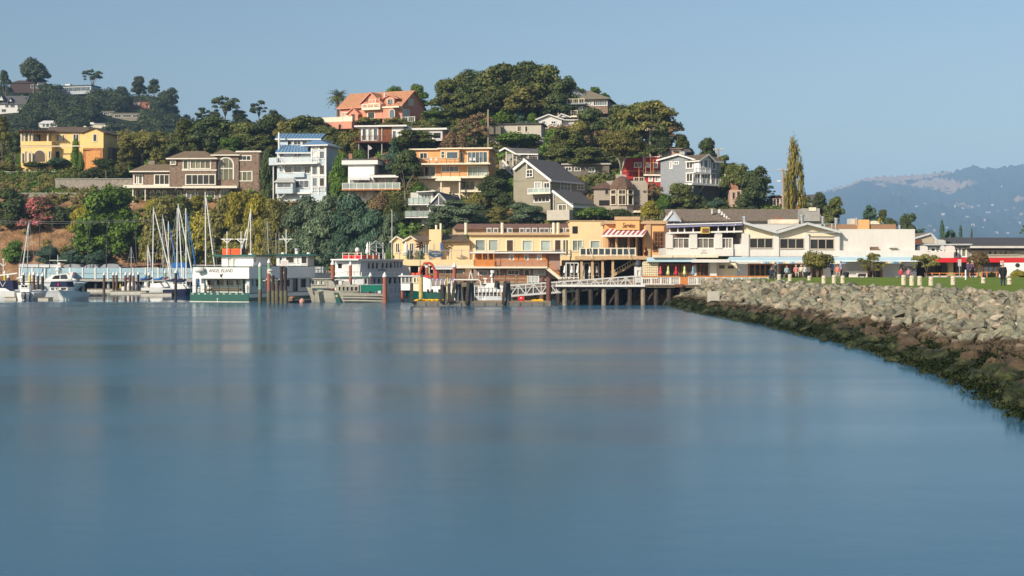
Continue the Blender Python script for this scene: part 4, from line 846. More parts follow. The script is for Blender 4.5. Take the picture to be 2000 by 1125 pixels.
b.bar('stair_string', (1066,522,-1.3), (1096,546,-1.3), .25, CREAM, h=.4); b.bar('stair_rail', (1067,508,-1.3), (1093,534,-1.3), .12, OWD); b.bar('stair_rail', (1067,514,-1.3), (1095,540,-1.3), .1, OWD)
b.facade(925, 524, 1070, 549, .2, 6, mat('taupe_siding', (.30,.23,.19), .8, .1, 1, relief='lap'), [(934,528,954,539,2,1,'c'),(968,526,976,540,1,1,'b','door'),(991,527,1014,537,3,1,'d'),(1023,525.5,1035,540,1,1,'b','door'),(1042,526.5,1065,537,3,1,'c')], WHITE, .13)
PLK = mat('red_brown_plank', (.27,.105,.055), .8, .3, 2); 
for k in range(5): b.box('plank', 930, 538.4+k*3.6, 1032, 541.3+k*3.6, -2.4, .08, PLK if k % 2 == 0 else mat('tan_plank', (.36,.22,.12), .8, .3, 2))
for x in (936, 962, 985, 1008, 1029): b.box('fence_post', x-.9, 537, x+.9, 558, -2.5, .1, mat('tan_plank', (.36,.22,.12)))
b.box('float', 830, 552, 1075, 560, -2.6, 9, DECK)
for x in (845, 880, 915, 950, 985, 1020, 1055): b.post(x, 556, 585, -1.5, .18, PILE, 'pile')
b.facade(846, 522, 886, 548, .6, 5, mat('taupe_siding', (.3,.23,.19)), [(852,525,866,536,3,1,'b'),(870,525,880,540,1,1,'w','door')], WHITE, .1); b.slab('roof', [(842,524,-.6),(890,524,-.6),(884,518.5,4),(848,518.5,4)], .15, WHITE)
b.facade(888, 524, 925, 548, 1, 5, mat('tan_siding', (.40,.27,.17)), [(894,528,906,538,1,1,'c')], WHITE, .1); b.box('roof', 886, 518, 926, 524, .2, 6, CREAM)
for k in range(5): b.box('louvre', 909+k*2.6, 524, 910.4+k*2.6, 538, .3, .1, mat('tan_plank', (.36,.22,.12)))
for k in range(4): b.box('plank', 832, 534+k*4, 925, 537+k*4, -1.2, .08, mat('brown_plank', (.24,.15,.09), .8, .3, 2))
b.rail(1031, 1052, 539, 552, -2.9, WHITE, 4, 10, w=.08); b.facade(1031, 539, 1053, 552, -2.8, .3, WHITE); b.rail(1092, 1130, 541, 556, -3, WHITE, 5, 12, w=.08)

# restaurant with striped awning
D = 184; b = B('awning_restaurant', 'apricot two storey restaurant with red striped awning and balcony terrace', 'building', 1220, D, 0, zb=2.6)
b.facade(1185, 437, 1262, 512, 2.2, 8, RORG, [(1188,463,1202,500,2,1,'d'),(1205,463,1226,500,3,1,'d'),(1229,463,1258,500,4,1,'d')], WOOD, .2)
b.facade(1258, 437, 1304, 512, -.4, 9, RORG, [(1276,452,1298,491,3,4,'w')], WOOD, .25); b.box('pilaster', 1262, 437, 1271, 512, -.6, .2, TAN)
b.facade(1183, 437, 1262, 463, 0, 3, RORG); b.box('cornice', 1182, 431, 1304, 437.4, -.7, 10, TAN); b.box('parapet', 1203, 428, 1249, 449, -.9, .6, RORG); b.box('parapet_cap', 1201, 423, 1250, 429.5, -1.05, .9, TAN)
b.text('Servino', 1228, 440, 10, -.95, mat('dark_red_sign', (.10,.02,.02)), wpx=25, shear=.35)
AWW = mat('white_awning', (.74,.70,.66), .8, .05); AWR = mat('red_awning', (.37,.06,.065), .8, .08)
n_ = 17
for k in range(n_):
    a_, c_ = 1175+81*k/n_, 1175+81*(k+1)/n_; e_, g_ = 1186+81*k/n_, 1186+81*(k+1)/n_
    b.slab('stripe', [(a_,459,-2.6),(c_,459,-2.6),(g_,447,-.05),(e_,447,-.05)], .04, AWR if k % 2 == 0 else AWW)
b.box('valance', 1175, 458.6, 1256, 462.5, -2.62, .04, AWW); b.prism('awning_end', [(1256,462),(1256,459),(1263,451)], -2.58, .04, AWW)
for x in (1186, 1204, 1228, 1243, 1258): b.box('column', x-2, 462, x+2, 503, .5, .4, TAN)
b.box('balcony', 1128, 500, 1264, 507, -5, 7.3, TAN); b.rail(1133, 1241, 484, 500, -4.9, CREAM, 10, 0, w=.12, glassm=GL['b'], name='balcony_railing')
for x in (1136, 1157, 1177, 1197): b.box('pier', x-2.2, 507, x+2.2, 548, -4.6, .5, TAN)
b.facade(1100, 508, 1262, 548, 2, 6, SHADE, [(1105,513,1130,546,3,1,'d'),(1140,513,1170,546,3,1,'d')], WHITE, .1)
for k in range(12): b.bar('stair_tread', (1194+k*4.0,539-k*2.2,-3.2), (1194+k*4.0,539-k*2.2,-1.4), .28, TAN, h=.1)
for v in (-3.2, -1.4): b.bar('stair_string', (1192,541,v), (1240,514,v), .12, TAN, h=.3); b.bar('stair_rail', (1192,532,v), (1240,505,v), .08, CREAM)
for k in range(9): b.bar('baluster', (1196+k*5,530.5-k*2.8,-3.2), (1196+k*5,539-k*2.8,-3.2), .06, CREAM)
b.box('deck', 1095, 546, 1262, 551, -6, 9, DECK)
for k in range(9): b.post(1100+k*18, 551, 592, -5, .22, PILE, 'pile')
for x, c_ in ((1153,(.5,.5,.5)), (1212,(.6,.6,.6))):
    fl = b.bar('flagstaff', (x-3 if x < 1200 else x+14,482,-5), (x+3 if x < 1200 else x+18,505,-5.6), .05, CREAM)
# parasols on the lower terrace
WCAN = mat('white_canvas', (.74,.73,.69), .9, .06)
for i, (x, w_) in enumerate(zip((1103,1117,1128,1140,1152,1165,1178), ('first','second','third','fourth','fifth','sixth','seventh'))): closed_umbrella(x, 519, 533, 181-.2*i, WCAN, f'furled white parasol, {w_} from the boathouse stair, under the brown terrace', 'furled white parasols')
closed_umbrella(718, 474, 496, 199.5, WCAN, 'furled white parasol rising behind the ferry with red life rafts', 'furled white parasols'); closed_umbrella(793, 472, 500, 200, WCAN, 'furled white parasol on the hotel terrace between the two left gables', 'furled white parasols')

# open terrace restaurant and white restaurant beside it
CRW = mat('white_stucco', (.64,.61,.56), .8, .05, .5, streak=.08); PBL = mat('pale_blue_fascia', (.42,.58,.66), .6, .06); LAV = mat('lavender_beam', (.22,.22,.36), .6, .06); CRM = mat('cream_stucco', (.74,.64,.47), .8, .06)
D = 174; b = B('terrace_cafe', 'white terrace restaurant with lavender pergola roof and open upper deck over the pier', 'building', 1375, D, 0, zb=2.3)
b.facade(1301, 484, 1432, 500, 0, 9, CRW); b.facade(1431, 477, 1450, 500, .3, 8, CRW); b.facade(1300, 441, 1450, 486, 6.5, 2, mat('brown_interior_wall', (.17,.105,.075), .85, .2, 1))
for x0, x1 in ((1301,1314),(1347,1361.5),(1396,1410.5)):
    q = b.box('pillar', x0, 458, x1, 485, -.12, .9, CRW); b.prism('pillar_cap', [(x0-.5,458),(x1+.5,458),((x0+x1)/2+3,453.5),((x0+x1)/2-3,453.5)], -.16, 1, CRW, q)
for x0, x1, n_ in ((1314,1347,3),(1361.5,1396,3),(1410.5,1431,3)): b.window((b.uz(x0,0,0)[0], b.uz(x1,0,0)[0], b.uz(x0,485,0)[1], b.uz(x0,464.5,0)[1]), .1, n_, 1, glass('screen_glass', (.20,.17,.14), .15), WHITE, .1, 'wind_screen')
b.slab('pergola_roof', [(1302,440,-.6),(1450,435,-.6),(1450,433,6.5),(1302,437,6.5)], .3, LAV); b.bar('pergola_beam', (1301,439,-.65), (1450,434.8,-.65), .14, WHITE, h=.12); b.bar('pergola_beam', (1308,455,-.2), (1450,452,-.2), .2, WHITE, h=.2)
for x in (1308, 1324, 1337, 1354, 1403, 1420, 1434): b.box('post', x-1.1, 439, x+1.1, 455, -.25, .18, WHITE)
for k in range(6): b.bar('rafter', (1316+k*24,438.5,-.6), (1316+k*24,437,6.3), .14, WHITE)
q = b.box('hanging_sign', 1369, 443, 1386, 456, -.5, .5, mat('yellow_sign', (.62,.46,.10))); b.box('sign_panel', 1372, 446, 1384, 454, -.55, .05, WOOD, q)
b.text("SAM'S", 1375, 489.5, 3, -.02, mat('faded_grey_sign', (.42,.40,.37)), wpx=8); b.text('ANCHOR', 1374.5, 494.3, 3.6, -.02, MATS['faded_grey_sign'], wpx=13)
for x0, x1 in ((1275,1313.5),(1315,1357),(1358,1403)): b.box('awning_cassette', x0, 498, x1, 503, -.9, .9, mat('cream_cassette', (.72,.60,.44), .5))
b.box('fascia', 1264, 502.5, 1360, 511.5, -.5, .6, PBL); b.box('canopy', 1355, 506.5, 1425, 512.5, -2.4, 2.5, CRW)
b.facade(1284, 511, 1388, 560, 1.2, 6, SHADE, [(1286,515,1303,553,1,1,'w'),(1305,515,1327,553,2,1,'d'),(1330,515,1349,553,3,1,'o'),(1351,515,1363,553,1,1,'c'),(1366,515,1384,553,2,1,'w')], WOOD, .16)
b.facade(1387, 512, 1400, 560, -.6, 2, CRW); b.facade(1400, 513, 1440, 560, .4, 4, CRM, [(1403,516,1417,526,1,1,'o'),(1420,517,1435,526,1,1,'o')], CRM, .1)
# lattice screen
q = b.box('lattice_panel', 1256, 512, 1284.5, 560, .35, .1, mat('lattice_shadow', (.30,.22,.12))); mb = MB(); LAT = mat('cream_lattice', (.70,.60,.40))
u0, u1, z0, z1 = b.rect(1256, 512, 1284.5, 553, .2)
for k in range(9): u = u0+(u1-u0)*k/8; b.hexa(mb, u-.07, u+.07, .25, .33, z0, z1)
for k in range(10): z = z0+(z1-z0)*k/9; b.hexa(mb, u0, u1, .2, .28, z-.07, z+.07)
mb.build('lattice', LAT, q)
# kiosk turret with dark dome at the head of the gangway
kq = B('pier_gatehouse', 'small white gatehouse with dark pointed dome at the head of the gangway', 'gatehouse', 1246, 165, 0, zb=2.3); kq.facade(1240, 521, 1253, 560, 0, .9, CRW, [(1243,527,1250,540,1,1,'c')], WHITE, .06)
c_ = kq.l(kq.uz(1246.5,520,.4)[0], .4, kq.uz(1246.5,521,.4)[1]); mb = MB(); mb.lathe([(.5,0),(.46,.35),(.32,.62),(.1,.8),(.02,.95)], c_, 10); mb.build('dome', mat('dark_slate_dome', (.05,.055,.065), .5), kq.root, True)

D = 174; b = B('white_restaurant', 'long white waterfront restaurant with zigzag roof, cream window bays and pale blue canopy', 'building', 1600, D, 0, zb=2.8)
b.facade(1450, 464, 1642, 501, 0, 10, CRW, [(1463,464.5,1510.5,485,3,1,'d'),(1522,465,1571.5,486,3,1,'d'),(1581,466,1630,487,3,1,'d')], mat('beige_frame', (.45,.38,.30)), .12)
b.prism('gable_wall', [(1454,464.3),(1454,436),(1518,454),(1575,437),(1640,453),(1640,464.3)], .08, 9, CRM)
ZR = mat('tan_felt_roof', (.34,.27,.20), .9, .15, 1.5)
for p, q_ in (((1452,434),(1518,453)), ((1518,453),(1577,435.3)), ((1577,435.3),(1642,452.5))):
    r_ = b.slab('roof', [(p[0],p[1],-.7),(q_[0],q_[1],-.7),(q_[0],q_[1]-1.2,9),(p[0],p[1]-1.2,9)], .18, ZR); b.bar('fascia', (p[0],p[1]+1,-.75), (q_[0],q_[1]+1,-.75), .1, mat('grey_fascia', (.5,.52,.52)), r_, .28)
for x0, x1 in ((1449,1462.5),(1511,1521.5),(1572,1580.5),(1630.5,1640)): b.box('pillar', x0, 456, x1, 501, -.18, .3, CRW)
b.facade(1640, 447.5, 1787, 503, .5, 9, CRW, [(1639.8,470,1642,489,1,1,'w')]); b.facade(1640, 489, 1810, 503, -.6, 1.1, CRW, name='parapet_wall'); b.facade(1681, 482, 1699, 489.5, -.5, .9, CRW, name='roof_box'); b.box('roof_hatch', 1696, 482, 1716, 489.5, -.3, .8, mat('brown_panel', (.20,.12,.07)))
b.prism('roof_vent', [(1738,484),(1742,480.5),(1750,480),(1755,484)], -.2, .7, CRW)
b.slab('canopy', [(1418,509,-2.2),(1795,509,-2.2),(1795,501.5,-.55),(1425,501.5,-.55)], .06, PBL); b.box('canopy_edge', 1418, 508.6, 1795, 511, -2.24, .06, mat('pale_edge', (.62,.74,.78)))
GRW = mat('grey_white_stucco', (.58,.57,.55), .8, .05)
b.facade(1438, 509, 1790, 560, .6, 6, GRW, [(1461,514.5,1508,547,4,1,'d','door'),(1521,514.5,1567,547,4,1,'d','door'),(1583,520,1607,547,2,1,'w','door'),(1696,526,1723,547,2,1,'d','door')], mat('orange_brown_frame', (.30,.13,.05)), .2)
b.text('GUAYMAS', 1774, 525, 11, .55, BLACK, wpx=34, shear=.12); b.text('G', 1761, 524, 15, .55, BLACK, wpx=7)
FLC = [mat('flag_white', (.75,.74,.70)), mat('flag_yellow', (.66,.48,.10)), mat('flag_blue', (.10,.27,.48)), mat('flag_paleblue', (.30,.52,.62))]
i = 0
for x0, x1 in ((1486,1550),(1623,1652),(1730,1760)):
    x = x0
    while x < x1: b.box('pennant', x, 510.5, x+3.4, 514.5, -2.2, .03, FLC[(i*7+i//3) % 4]); x += 4.4; i += 1
b.box('low_wall', 1653, 529, 1694, 547, -.4, .6, CRW)
RLM = STEEL
for x in (1610, 1625, 1632): b.post(x, 437, 454, 1, .1, RLM, 'rail_post')
b.bar('roof_rail', (1600,437.5,1), (1634,437.5,1), .12, RLM); b.bar('roof_rail', (1574,453.5,-.7), (1633,454,-.7), .14, RLM); b.bar('roof_stay', (1610,438,1), (1622,451,1), .08, RLM)
for x, y0, y1, r_ in ((1454,424,437,.33),(1566,421,437,.36),(1607,424,437,.22),(1633,427,437,.3),(1673,427,440,.2),(1757,441,449,.18)):
    q = b.post(x, y0, y1, 6, r_*.75, STEEL, 'exhaust_vent', 12); b.post(x, y0-1.5, y0+2, 6, r_, STEEL, 'vent_cap', 12, q)
b.box('roof_duct', 1505, 428.5, 1560, 437, 5.5, 2, mat('cream_duct', (.66,.58,.46))); b.box('roof_duct', 1514, 424.5, 1529, 428.4, 6, 1.2, mat('rust_duct', (.25,.12,.07)))
q = b.box('roof_tank', 1567, 407, 1601, 432, 11, 3, mat('grey_translucent_tank', (.34,.33,.30), .6, .15)); b.box('tank_band', 1580, 405, 1594, 412, 10.9, .1, CREAM, q)
# brown and orange roofs just behind
b = B('brown_parapet_building', 'low tan parapet building with apricot block behind the white restaurant wall', 'building', 1695, 192, 0, zb=2.8)
b.facade(1636, 438, 1750, 480, 0, 6, mat('brown_parapet', (.34,.20,.11), .8, .1)); b.box('apricot_block', 1676, 429, 1698, 449, -.3, 3, RORG); b.prism('arched_vent', [(1697+10.5-10.5*math.cos(R(18*k)), 438-7*math.sin(R(18*k))) for k in range(11)], -.1, 1, CREAM); b.box('grey_box', 1661, 427, 1674, 439, 2, 2, mat('pale_grey_stucco', (.52,.51,.46)))
b = B('long_roof_hall', 'hall with long brown shingle roof and pale blue gable behind the pergola', 'building', 1450, 206, 0, zb=2.8)
b.facade(1302, 431, 1604, 470, 0, 10, GRW); SH2 = mat('taupe_shingle_roof', (.215,.175,.135), .9, .22, 2.2, relief='shingle')
b.gableU(1310, 1605, 431, 411.5, 0, 10, SH2, GRW, .5, .2); b.prism('front_gable', [(1299,432),(1314,412.5),(1328,432)], -1.4, 5, mat('pale_blue_gable', (.45,.52,.58))); b.bar('bargeboard', (1297,433,-1.5), (1314,411.5,-1.5), .16, WHITE, h=.3); b.bar('bargeboard', (1314,411.5,-1.5), (1330,433,-1.5), .16, mat('grey_trim', (.42,.42,.42)), h=.3)
for k in range(5): b.box('roof_louvre', 1404+k*4.6, 409+k*4.2, 1407+k*4.6, 416+k*4.2, .5-.1*k, 1, WHITE)
b.post(1391, 408, 418, 2, .2, STEEL, 'exhaust_vent'); b.bar('roof_cable', (1476,411,4), (1494,429,-.2), .06, STEEL); b.bar('roof_cable', (1549,411,4), (1566,427,-.2), .06, STEEL)

# red awning building at the right edge
D = 176; b = B('red_awning_building', 'two storey grey building with bright red awning along the lawn', 'building', 1900, D, 0, zb=2.8)
GSD = mat('blue_grey_siding', (.25,.27,.29), .8, .08, 1, relief='lap'); BGE = mat('beige_siding', (.46,.40,.31), .8, .08, 1, relief='lap'); REDA = mat('scarlet_awning', (.55,.018,.022), .7, .06)
b.facade(1788, 478, 1898, 504, 1, 9, GSD, [(1788,483.5,1792,491,1,1,'d'),(1808,483.5,1816,491,2,1,'d'),(1817,483,1828,492,1,1,'d'),(1834,484,1844,492,1,1,'d'),(1864,484,1872,502,1,1,'d'),(1877,484,1888,502,1,1,'o')], WHITE, .14)
b.box('eave', 1785, 476, 1899, 479, .2, 10, mat('pale_grey_eave', (.42,.43,.43)))
b.facade(1788, 492, 1863, 504.5, -.6, 1.5, CRW, name='parapet_wall')
for x0, x1 in ((1792,1812),(1847,1865)): b.prism('parapet_arch', [(x0,493),(x0,483)]+[((x0+x1)/2-(x1-x0)/2*math.cos(R(30*k)), 483-3.2*math.sin(R(30*k))) for k in range(1, 6)]+[(x1,483),(x1,493)], -.5, .5, CRW)
b.facade(1896, 483, 2060, 504, .6, 9, BGE, [(1915,489,1926,497,1,1,'g'),(1929,489,1938,498,1,1,'b'),(1940,489,1948,498,1,1,'b'),(1950,489,1959,498,1,1,'g'),(1960,489,1968,498,1,1,'b'),(1971,488,1991,497,2,1,'g')], BGE, .1); b.box('dark_band', 1896, 483, 2060, 489, .52, .1, mat('charcoal_siding', (.08,.08,.085)))
b.slab('roof', [(1890,483,-.3),(2065,483,-.3),(2065,464,9),(1838,464,9)], .2, mat('charcoal_roof', (.075,.072,.075), .9, .15, 2, relief='fine')); b.bar('gutter', (1895,482.5,-.4), (2065,482.5,-.4), .2, mat('pale_gutter', (.55,.55,.50)), h=.25)
b.slab('awning', [(1824,511.5,-2.2),(2060,511.5,-2.2),(2060,503.5,-.9),(1826,503.5,-.9)], .06, REDA); b.box('valance', 1824, 505.5, 2060, 512.5, -2.24, .05, REDA)
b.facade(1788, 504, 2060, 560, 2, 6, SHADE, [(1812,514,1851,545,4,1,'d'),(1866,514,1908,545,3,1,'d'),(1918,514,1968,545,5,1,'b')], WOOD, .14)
for x0, x1 in ((1852.5,1862),(1909,1917),(1966,1973)): b.box('pillar', x0, 512, x1, 549, -.6, .6, mat('olive_pillar', (.36,.34,.17)))
b.box('low_wall', 1806, 538.5, 1852, 549, -1.2, .3, mat('pale_low_wall', (.50,.48,.47))); b.box('low_wall', 1863, 538.5, 1908, 549, -1.2, .3, MATS['pale_low_wall']); b.rail(1806, 1908, 533, 539, -1.25, OWD, 8, 0, w=.08); b.rail(1918, 1966, 531, 547, -1.25, OWD, 6, 0, w=.08)
q = b.post(1841, 480, 484, -.2, .15, STEEL, 'dish_bracket'); b.prism('satellite_dish', [(1841+5*math.cos(R(30*k)), 484.5+5*math.sin(R(30*k))) for k in range(12)][::-1], -.4, .08, mat('pale_dish', (.55,.54,.53)), q)
b = B('tan_gable_hall', 'tan roofed hall showing its gable behind the white wall', 'building', 1815, 190, 0, zb=2.8)
b.facade(1787, 477, 1835, 490, 0, 8, BGE); b.gableV(1750, 1834, 477, 1817, 457, .2, 9, SH2, BGE, .3, .2, mat('grey_fascia', (.5,.52,.52))); b.slab('roof', [(1786,477,-.5),(1833,477,-.5),(1817,457.5,4.5),(1786,457.5,4.5)], .15, mat('tan_felt_roof', (.34,.27,.20))); b.box('dormer', 1789, 468, 1801, 477, -1, 2, WOOD); b.box('vent_box', 1834, 468, 1847, 478, -2, 2, mat('pale_gutter', (.55,.55,.50)))

# pier under the cafe
b = B('timber_pier', 'timber pier with white railing on dark piles beneath the terrace restaurant', 'pier', 1300, 160, 0, zb=0)
b.box('deck', 1085, 556.5, 1438, 561.5, 0, 16, DECK); b.box('edge_beam', 1085, 556, 1260, 560, -.12, .12, WHITE)
for k in range(26): b.box('plank_end', 1262+k*6.8, 555.7, 1268+k*6.8, 558, -.16, .3, DECK)
for r_ in range(3):
    for k in range(14 if r_ == 0 else 12):
        x = 1103+k*(25.5 if r_ == 0 else 29)-r_*6
        if x < 1375: b.post(x, 560, 606, .5+r_*5, .26 if r_ == 0 else .22, PILE if (k+r_) % 3 else mat('barnacled_pile', (.27,.22,.16), .95, .4, 3, bump=.5), 'pile')
for k in range(7): b.bar('cross_brace', (1115+k*36,596,.9), (1137+k*36,562,.9), .2, PILE)
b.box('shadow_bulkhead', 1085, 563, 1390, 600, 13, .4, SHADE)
top = []
for x0, x1, n_ in ((1254,1328,5),(1344,1500,10)):
    b.rail(x0, x1, 541, 556.5, -.05, WHITE, n_, int((x1-x0)/3.6), w=.1)
    b.box('cap_rail', x0, 538.8, x1, 541, -.12, .3, OWD)
b.box('brown_panel', 1328.5, 541, 1343.5, 555.5, -.1, .12, OWD); b.box('deck', 1438, 556.5, 1500, 560, 0, 14, DECK); b.box('side_box', 1318, 555, 1333, 561, -.5, .4, WOOD)
for i, (x, c_, w_) in enumerate(((1290,(.62,.08,.10),'rose red'),(1305,(.56,.58,.26),'pale lime'),(1320.5,(.56,.03,.05),'deep red'),(1337,(.60,.62,.22),'yellow lime'),(1353.5,(.17,.32,.46),'slate blue'))): closed_umbrella(x, 520, 536, 171-.3*i, mat('parasol_'+w_.replace(' ', '_'), c_, .9, .06), f'furled {w_} parasol on the pier deck', 'coloured furled parasols')

# ------------------------------------------------------------------ boats, docks and piles
GEL = mat('white_gelcoat', (.76,.75,.71), .35, .05, .6, spec=.5); GRN = mat('ferry_green', (.0,.07,.052), .4, .12, .8, spec=.5); NAVY = mat('navy_canvas', (.015,.02,.06), .8, .1); GRYW = mat('pale_grey_and_shaded_white', (.56,.56,.56), .5, .06)  # GRYW: grey paint, and shaded white on the raft ferry's side
ORNG = mat('orange_raft', (.72,.11,.03), .6, .15, 3); REDC = mat('red_canvas', (.62,.03,.04), .7, .08); BOOT = mat('cream_boot_stripe', (.58,.55,.45), .6, .2, 2); ALU = mat('dull_aluminium_hull', (.37,.35,.29), .55, .16, 1.2, metal=.15, streak=.15); BLK = BLACK
ROPE = mat('pale_rope', (.62,.57,.48), .9); TEAL = mat('green_canvas', (.0,.13,.085), .7, .12); BLUC = mat('blue_sail_cover', (.02,.14,.42), .8, .1)
def wl(py): return CZ*F/(py-HOR)
def hull(fr, u0, u1, v0, v1, zst, zbow, m, bow=-1, rake=.12, name='hull', deck=None, zk=-.35, full=.62):
    "lofted boat hull: transom at one end, raked pointed bow at the other"
    n = 12; vm, hb = (v0+v1)/2, (v1-v0)/2; V = []; f = []
    for k in range(n+1):
        t = k/n; w = hb*(1-max(0, (t-full)/(1-full))**2.1)*(.9+.1*min(1, t*4)); z = zst+(zbow-zst)*t**2
        for q, (wf, zf) in enumerate(((1,1),(.9,.35),(.7,0),(0,-.02))):
            rk = rake*(t**3)*(1-zf)*1.4; tt = t*(1-rk) if zf < 1 else t
            u = (u0+(u1-u0)*tt) if bow > 0 else (u1+(u0-u1)*tt); zz = z*zf if q < 2 else zk
            V.append(fr.l(u, vm-w*wf*(1 if t < 1 else 0), zz))
            V.append(fr.l(u, vm+w*wf*(1 if t < 1 else 0), zz))
    for k in range(n):
        a = k*8; c = a+8
        for q in (0, 2, 4): f += [(a+q, c+q, c+q+2, a+q+2), (a+q+1, a+q+3, c+q+3, c+q+1)]
        f.append((a, a+1, c+1, c))
    f.append((0, 2, 4, 6, 7, 5, 3, 1)); return mesh(name, V, f, m, fr.root)
# ---- ferry with lettered stern
D = 177; b = B('passenger_ferry', 'white and green ferry lettered ANGEL ISLAND with stern towards the bay', 'ferry', 371, D, -20, zb=0)
def plan(fr, name, x0, x1, y0, y1, v0, L_, nose, m, parent=None, inset=0):
    u0, u1, z0, z1 = fr.rect(x0, y0, x1, y1, v0); um = (u0+u1)/2
    k = [(u0,v0),(u1,v0),(u1,v0+L_-nose),(um+(u1-um)*.45,v0+L_-nose*.3),(um,v0+L_),(um-(u1-um)*.45,v0+L_-nose*.3),(u0,v0+L_-nose)]
    n = len(k); return mesh(name, [fr.l(u, v, z0) for u, v in k]+[fr.l(u, v, z1) for u, v in k], [(i, (i+1) % n, n+(i+1) % n, n+i) for i in range(n)]+[tuple(range(n, 2*n)), tuple(range(n-1, -1, -1))], m, parent or fr.root)
hl = plan(b, 'hull', 371, 486, 572, 594, 0, 24, 8, GRN); plan(b, 'boot_stripe', 370.6, 486.4, 588.5, 594, -.04, 24.1, 8, BOOT, hl)
for k in range(9): b.box('scupper', 374+k*12.2, 573.4, 378+k*12.2, 574.6, -.03, .04, WHITE, hl)
b.box('draught_mark', 423.6, 582.5, 425.4, 585, -.03, .04, WHITE, hl); b.box('draught_mark', 423.6, 587, 425.4, 589.5, -.08, .04, WHITE, hl)
b.rail(372, 484, 558, 572, .1, mat('dark_green_rail', (.01,.05,.035), .5), 7, 0, 2, w=.05, name='stern_railing')
b.facade(390, 542, 474, 573, 2.6, 14, GEL, [(404,545,420,558.5,1,1,'w'),(422.5,545,439,558.5,1,1,'w'),(441.5,545,458,558.5,1,1,'d'),(460.5,545,470,558.5,1,1,'d')], GEL, .1, name='cabin')
b.box('bench', 400, 564, 468, 566, 2.2, .4, mat('varnished_bench', (.42,.24,.13)))
for x in (379, 396, 481): b.box('stanchion', x-3 if x < 470 else x-2, 543, x+3 if x < 470 else x+2, 573, 1.0, .35, GEL)
up = plan(b, 'upper_works', 377, 486.5, 521, 544, -.1, 22, 5, GEL); b.box('cap_rail', 375.5, 520, 488, 521.4, -.2, .3, mat('dark_green_rail', (.01,.05,.035)))
b.text('ANGEL ISLAND', 431, 528.5, 7, -.13, mat('sign_grey_green', (.17,.18,.15)), wpx=47, shear=.18)
rf = b.lathe_c = None
c_ = b.l(b.uz(390,526,-.6)[0], -.6, b.uz(390,527,-.6)[1]); mb = MB(); mb.tube([(c_[0]-.55,c_[1],c_[2]),(c_[0]-.45,c_[1],c_[2]),(c_[0]+.45,c_[1],c_[2]),(c_[0]+.55,c_[1],c_[2])], [.22,.34,.34,.22], 12); mb.build('life_raft_canister', mat('raft_canister', (.62,.62,.56), .4), b.root, True)
sd2 = b.at(486, 0, 70); sd2.facade(487, 533, 655, 575, .25, .4, GRYW, [(491,545,495,559,1,1,'d'),(499,545,508,560,1,1,'d'),(514,545,527,560,1,1,'d'),(533,545,547,560,1,1,'d'),(552,545,566,560,1,1,'d'),(571,543,582,574,1,1,'d','door'),(587,544,598,562,1,1,'d'),(604,544,618,561,1,1,'d'),(624,544,638,561,1,1,'d')], GRYW, .06, name='side_wall')
sd2.rail(492, 640, 519, 533, .1, GRN, 12, 0, 3, w=.06, name='deck_railing'); sd2.box('bulwark', 487, 571, 655, 578, -.02, .2, GEL)
for x0, x1 in ((504,522),(560,584)): sd2.box('locker', x0, 524, x1, 533, .8, 1, GEL)
wh = b.facade(433, 501, 494, 522, 5, 4, GEL, [(444,504,453,521,1,1,'c','door'),(455,505,462,521,1,1,'g')], GEL, .06, name='wheelhouse')
b.flat(424, 497, 497.5, 501.2, 5, 4, GRN, .5, 'wheelhouse_roof'); sw_ = b.at(494, 5, 70); sw_.facade(494, 503, 500, 514, -.03, .03, GEL, [(494.5,504,499.5,513,2,1,'b')], GEL, .05, name='side_window')
for j in range(3):
    q = b.box('life_float', 434, 485.5+j*4.4, 472, 489.4+j*4.4, 6, 1.4, ORNG)
for x in (443.5, 471):
    q = b.post(x, 452, 498, 5.5, .06, GEL, 'mast'); b.bar('crosstree', (x-12,467,5.5), (x+13,467,5.5), .08, GEL, q); b.bar('stay', (x,474,5.5), (x-8,467.5,5.5), .07, GEL, q); b.bar('stay', (x,474,5.5), (x+8,467.5,5.5), .07, GEL, q)
b.bar('boom', (472,485,6), (482,447,6), .12, GEL); b.post(476, 482, 520, 6.5, .22, GRN, 'funnel'); b.post(492, 470, 500, 8, .05, STEEL, 'aerial'); b.box('radar', 485, 495.5, 492, 497.6, 6, .8, GEL)
b.box('floodlight', 427, 534.5, 433, 536, -.3, .2, STEEL); b.box('bell', 430, 537, 432, 541, -.25, .15, BLK)
# ---- second ferry behind
b = B('second_ferry', 'white ferry with green roofed wheelhouse moored behind the lettered ferry', 'ferry', 560, 208, -4, zb=0)
hull(b, b.uz(500,0)[0], b.uz(640,0)[0], 0, 6.5, 1.2, 1.6, GEL, 1); b.facade(506, 534, 634, 575, .4, 5.6, GEL, [(545,544,560,558,1,1,'d'),(566,544,580,558,1,1,'d'),(586,544,600,558,1,1,'d'),(606,544,620,558,1,1,'d')], GEL, .06, name='cabin')
b.rail(497, 632, 519, 534, .2, GRN, 8, 0, 3, w=.07); b.box('spray_cloth', 497, 520, 606, 528, .3, .05, mat('green_cloth', (.02,.13,.10))); b.box('deck_locker', 590, 521, 632, 534, .9, 2, GRYW)
b.facade(540, 499, 601, 524, 1, 4.5, GEL, [(545,501,552,516,1,1,'b'),(558,501,575,514,1,1,'d'),(580,501,583,514,1,1,'d'),(588,500,600,515,1,1,'d')], GEL, .08, name='wheelhouse'); b.flat(532, 612, 496, 499.2, 1, 4.5, GRN, .6, 'wheelhouse_roof')
q = b.post(559, 448, 497, 2, .07, GEL, 'mast'); b.bar('crosstree', (545,467,2), (571,467,2), .1, GEL, q); b.bar('stay', (560,475,2), (551,460,2), .07, GEL, q); b.bar('stay', (560,475,2), (568,465,2), .07, GEL, q)
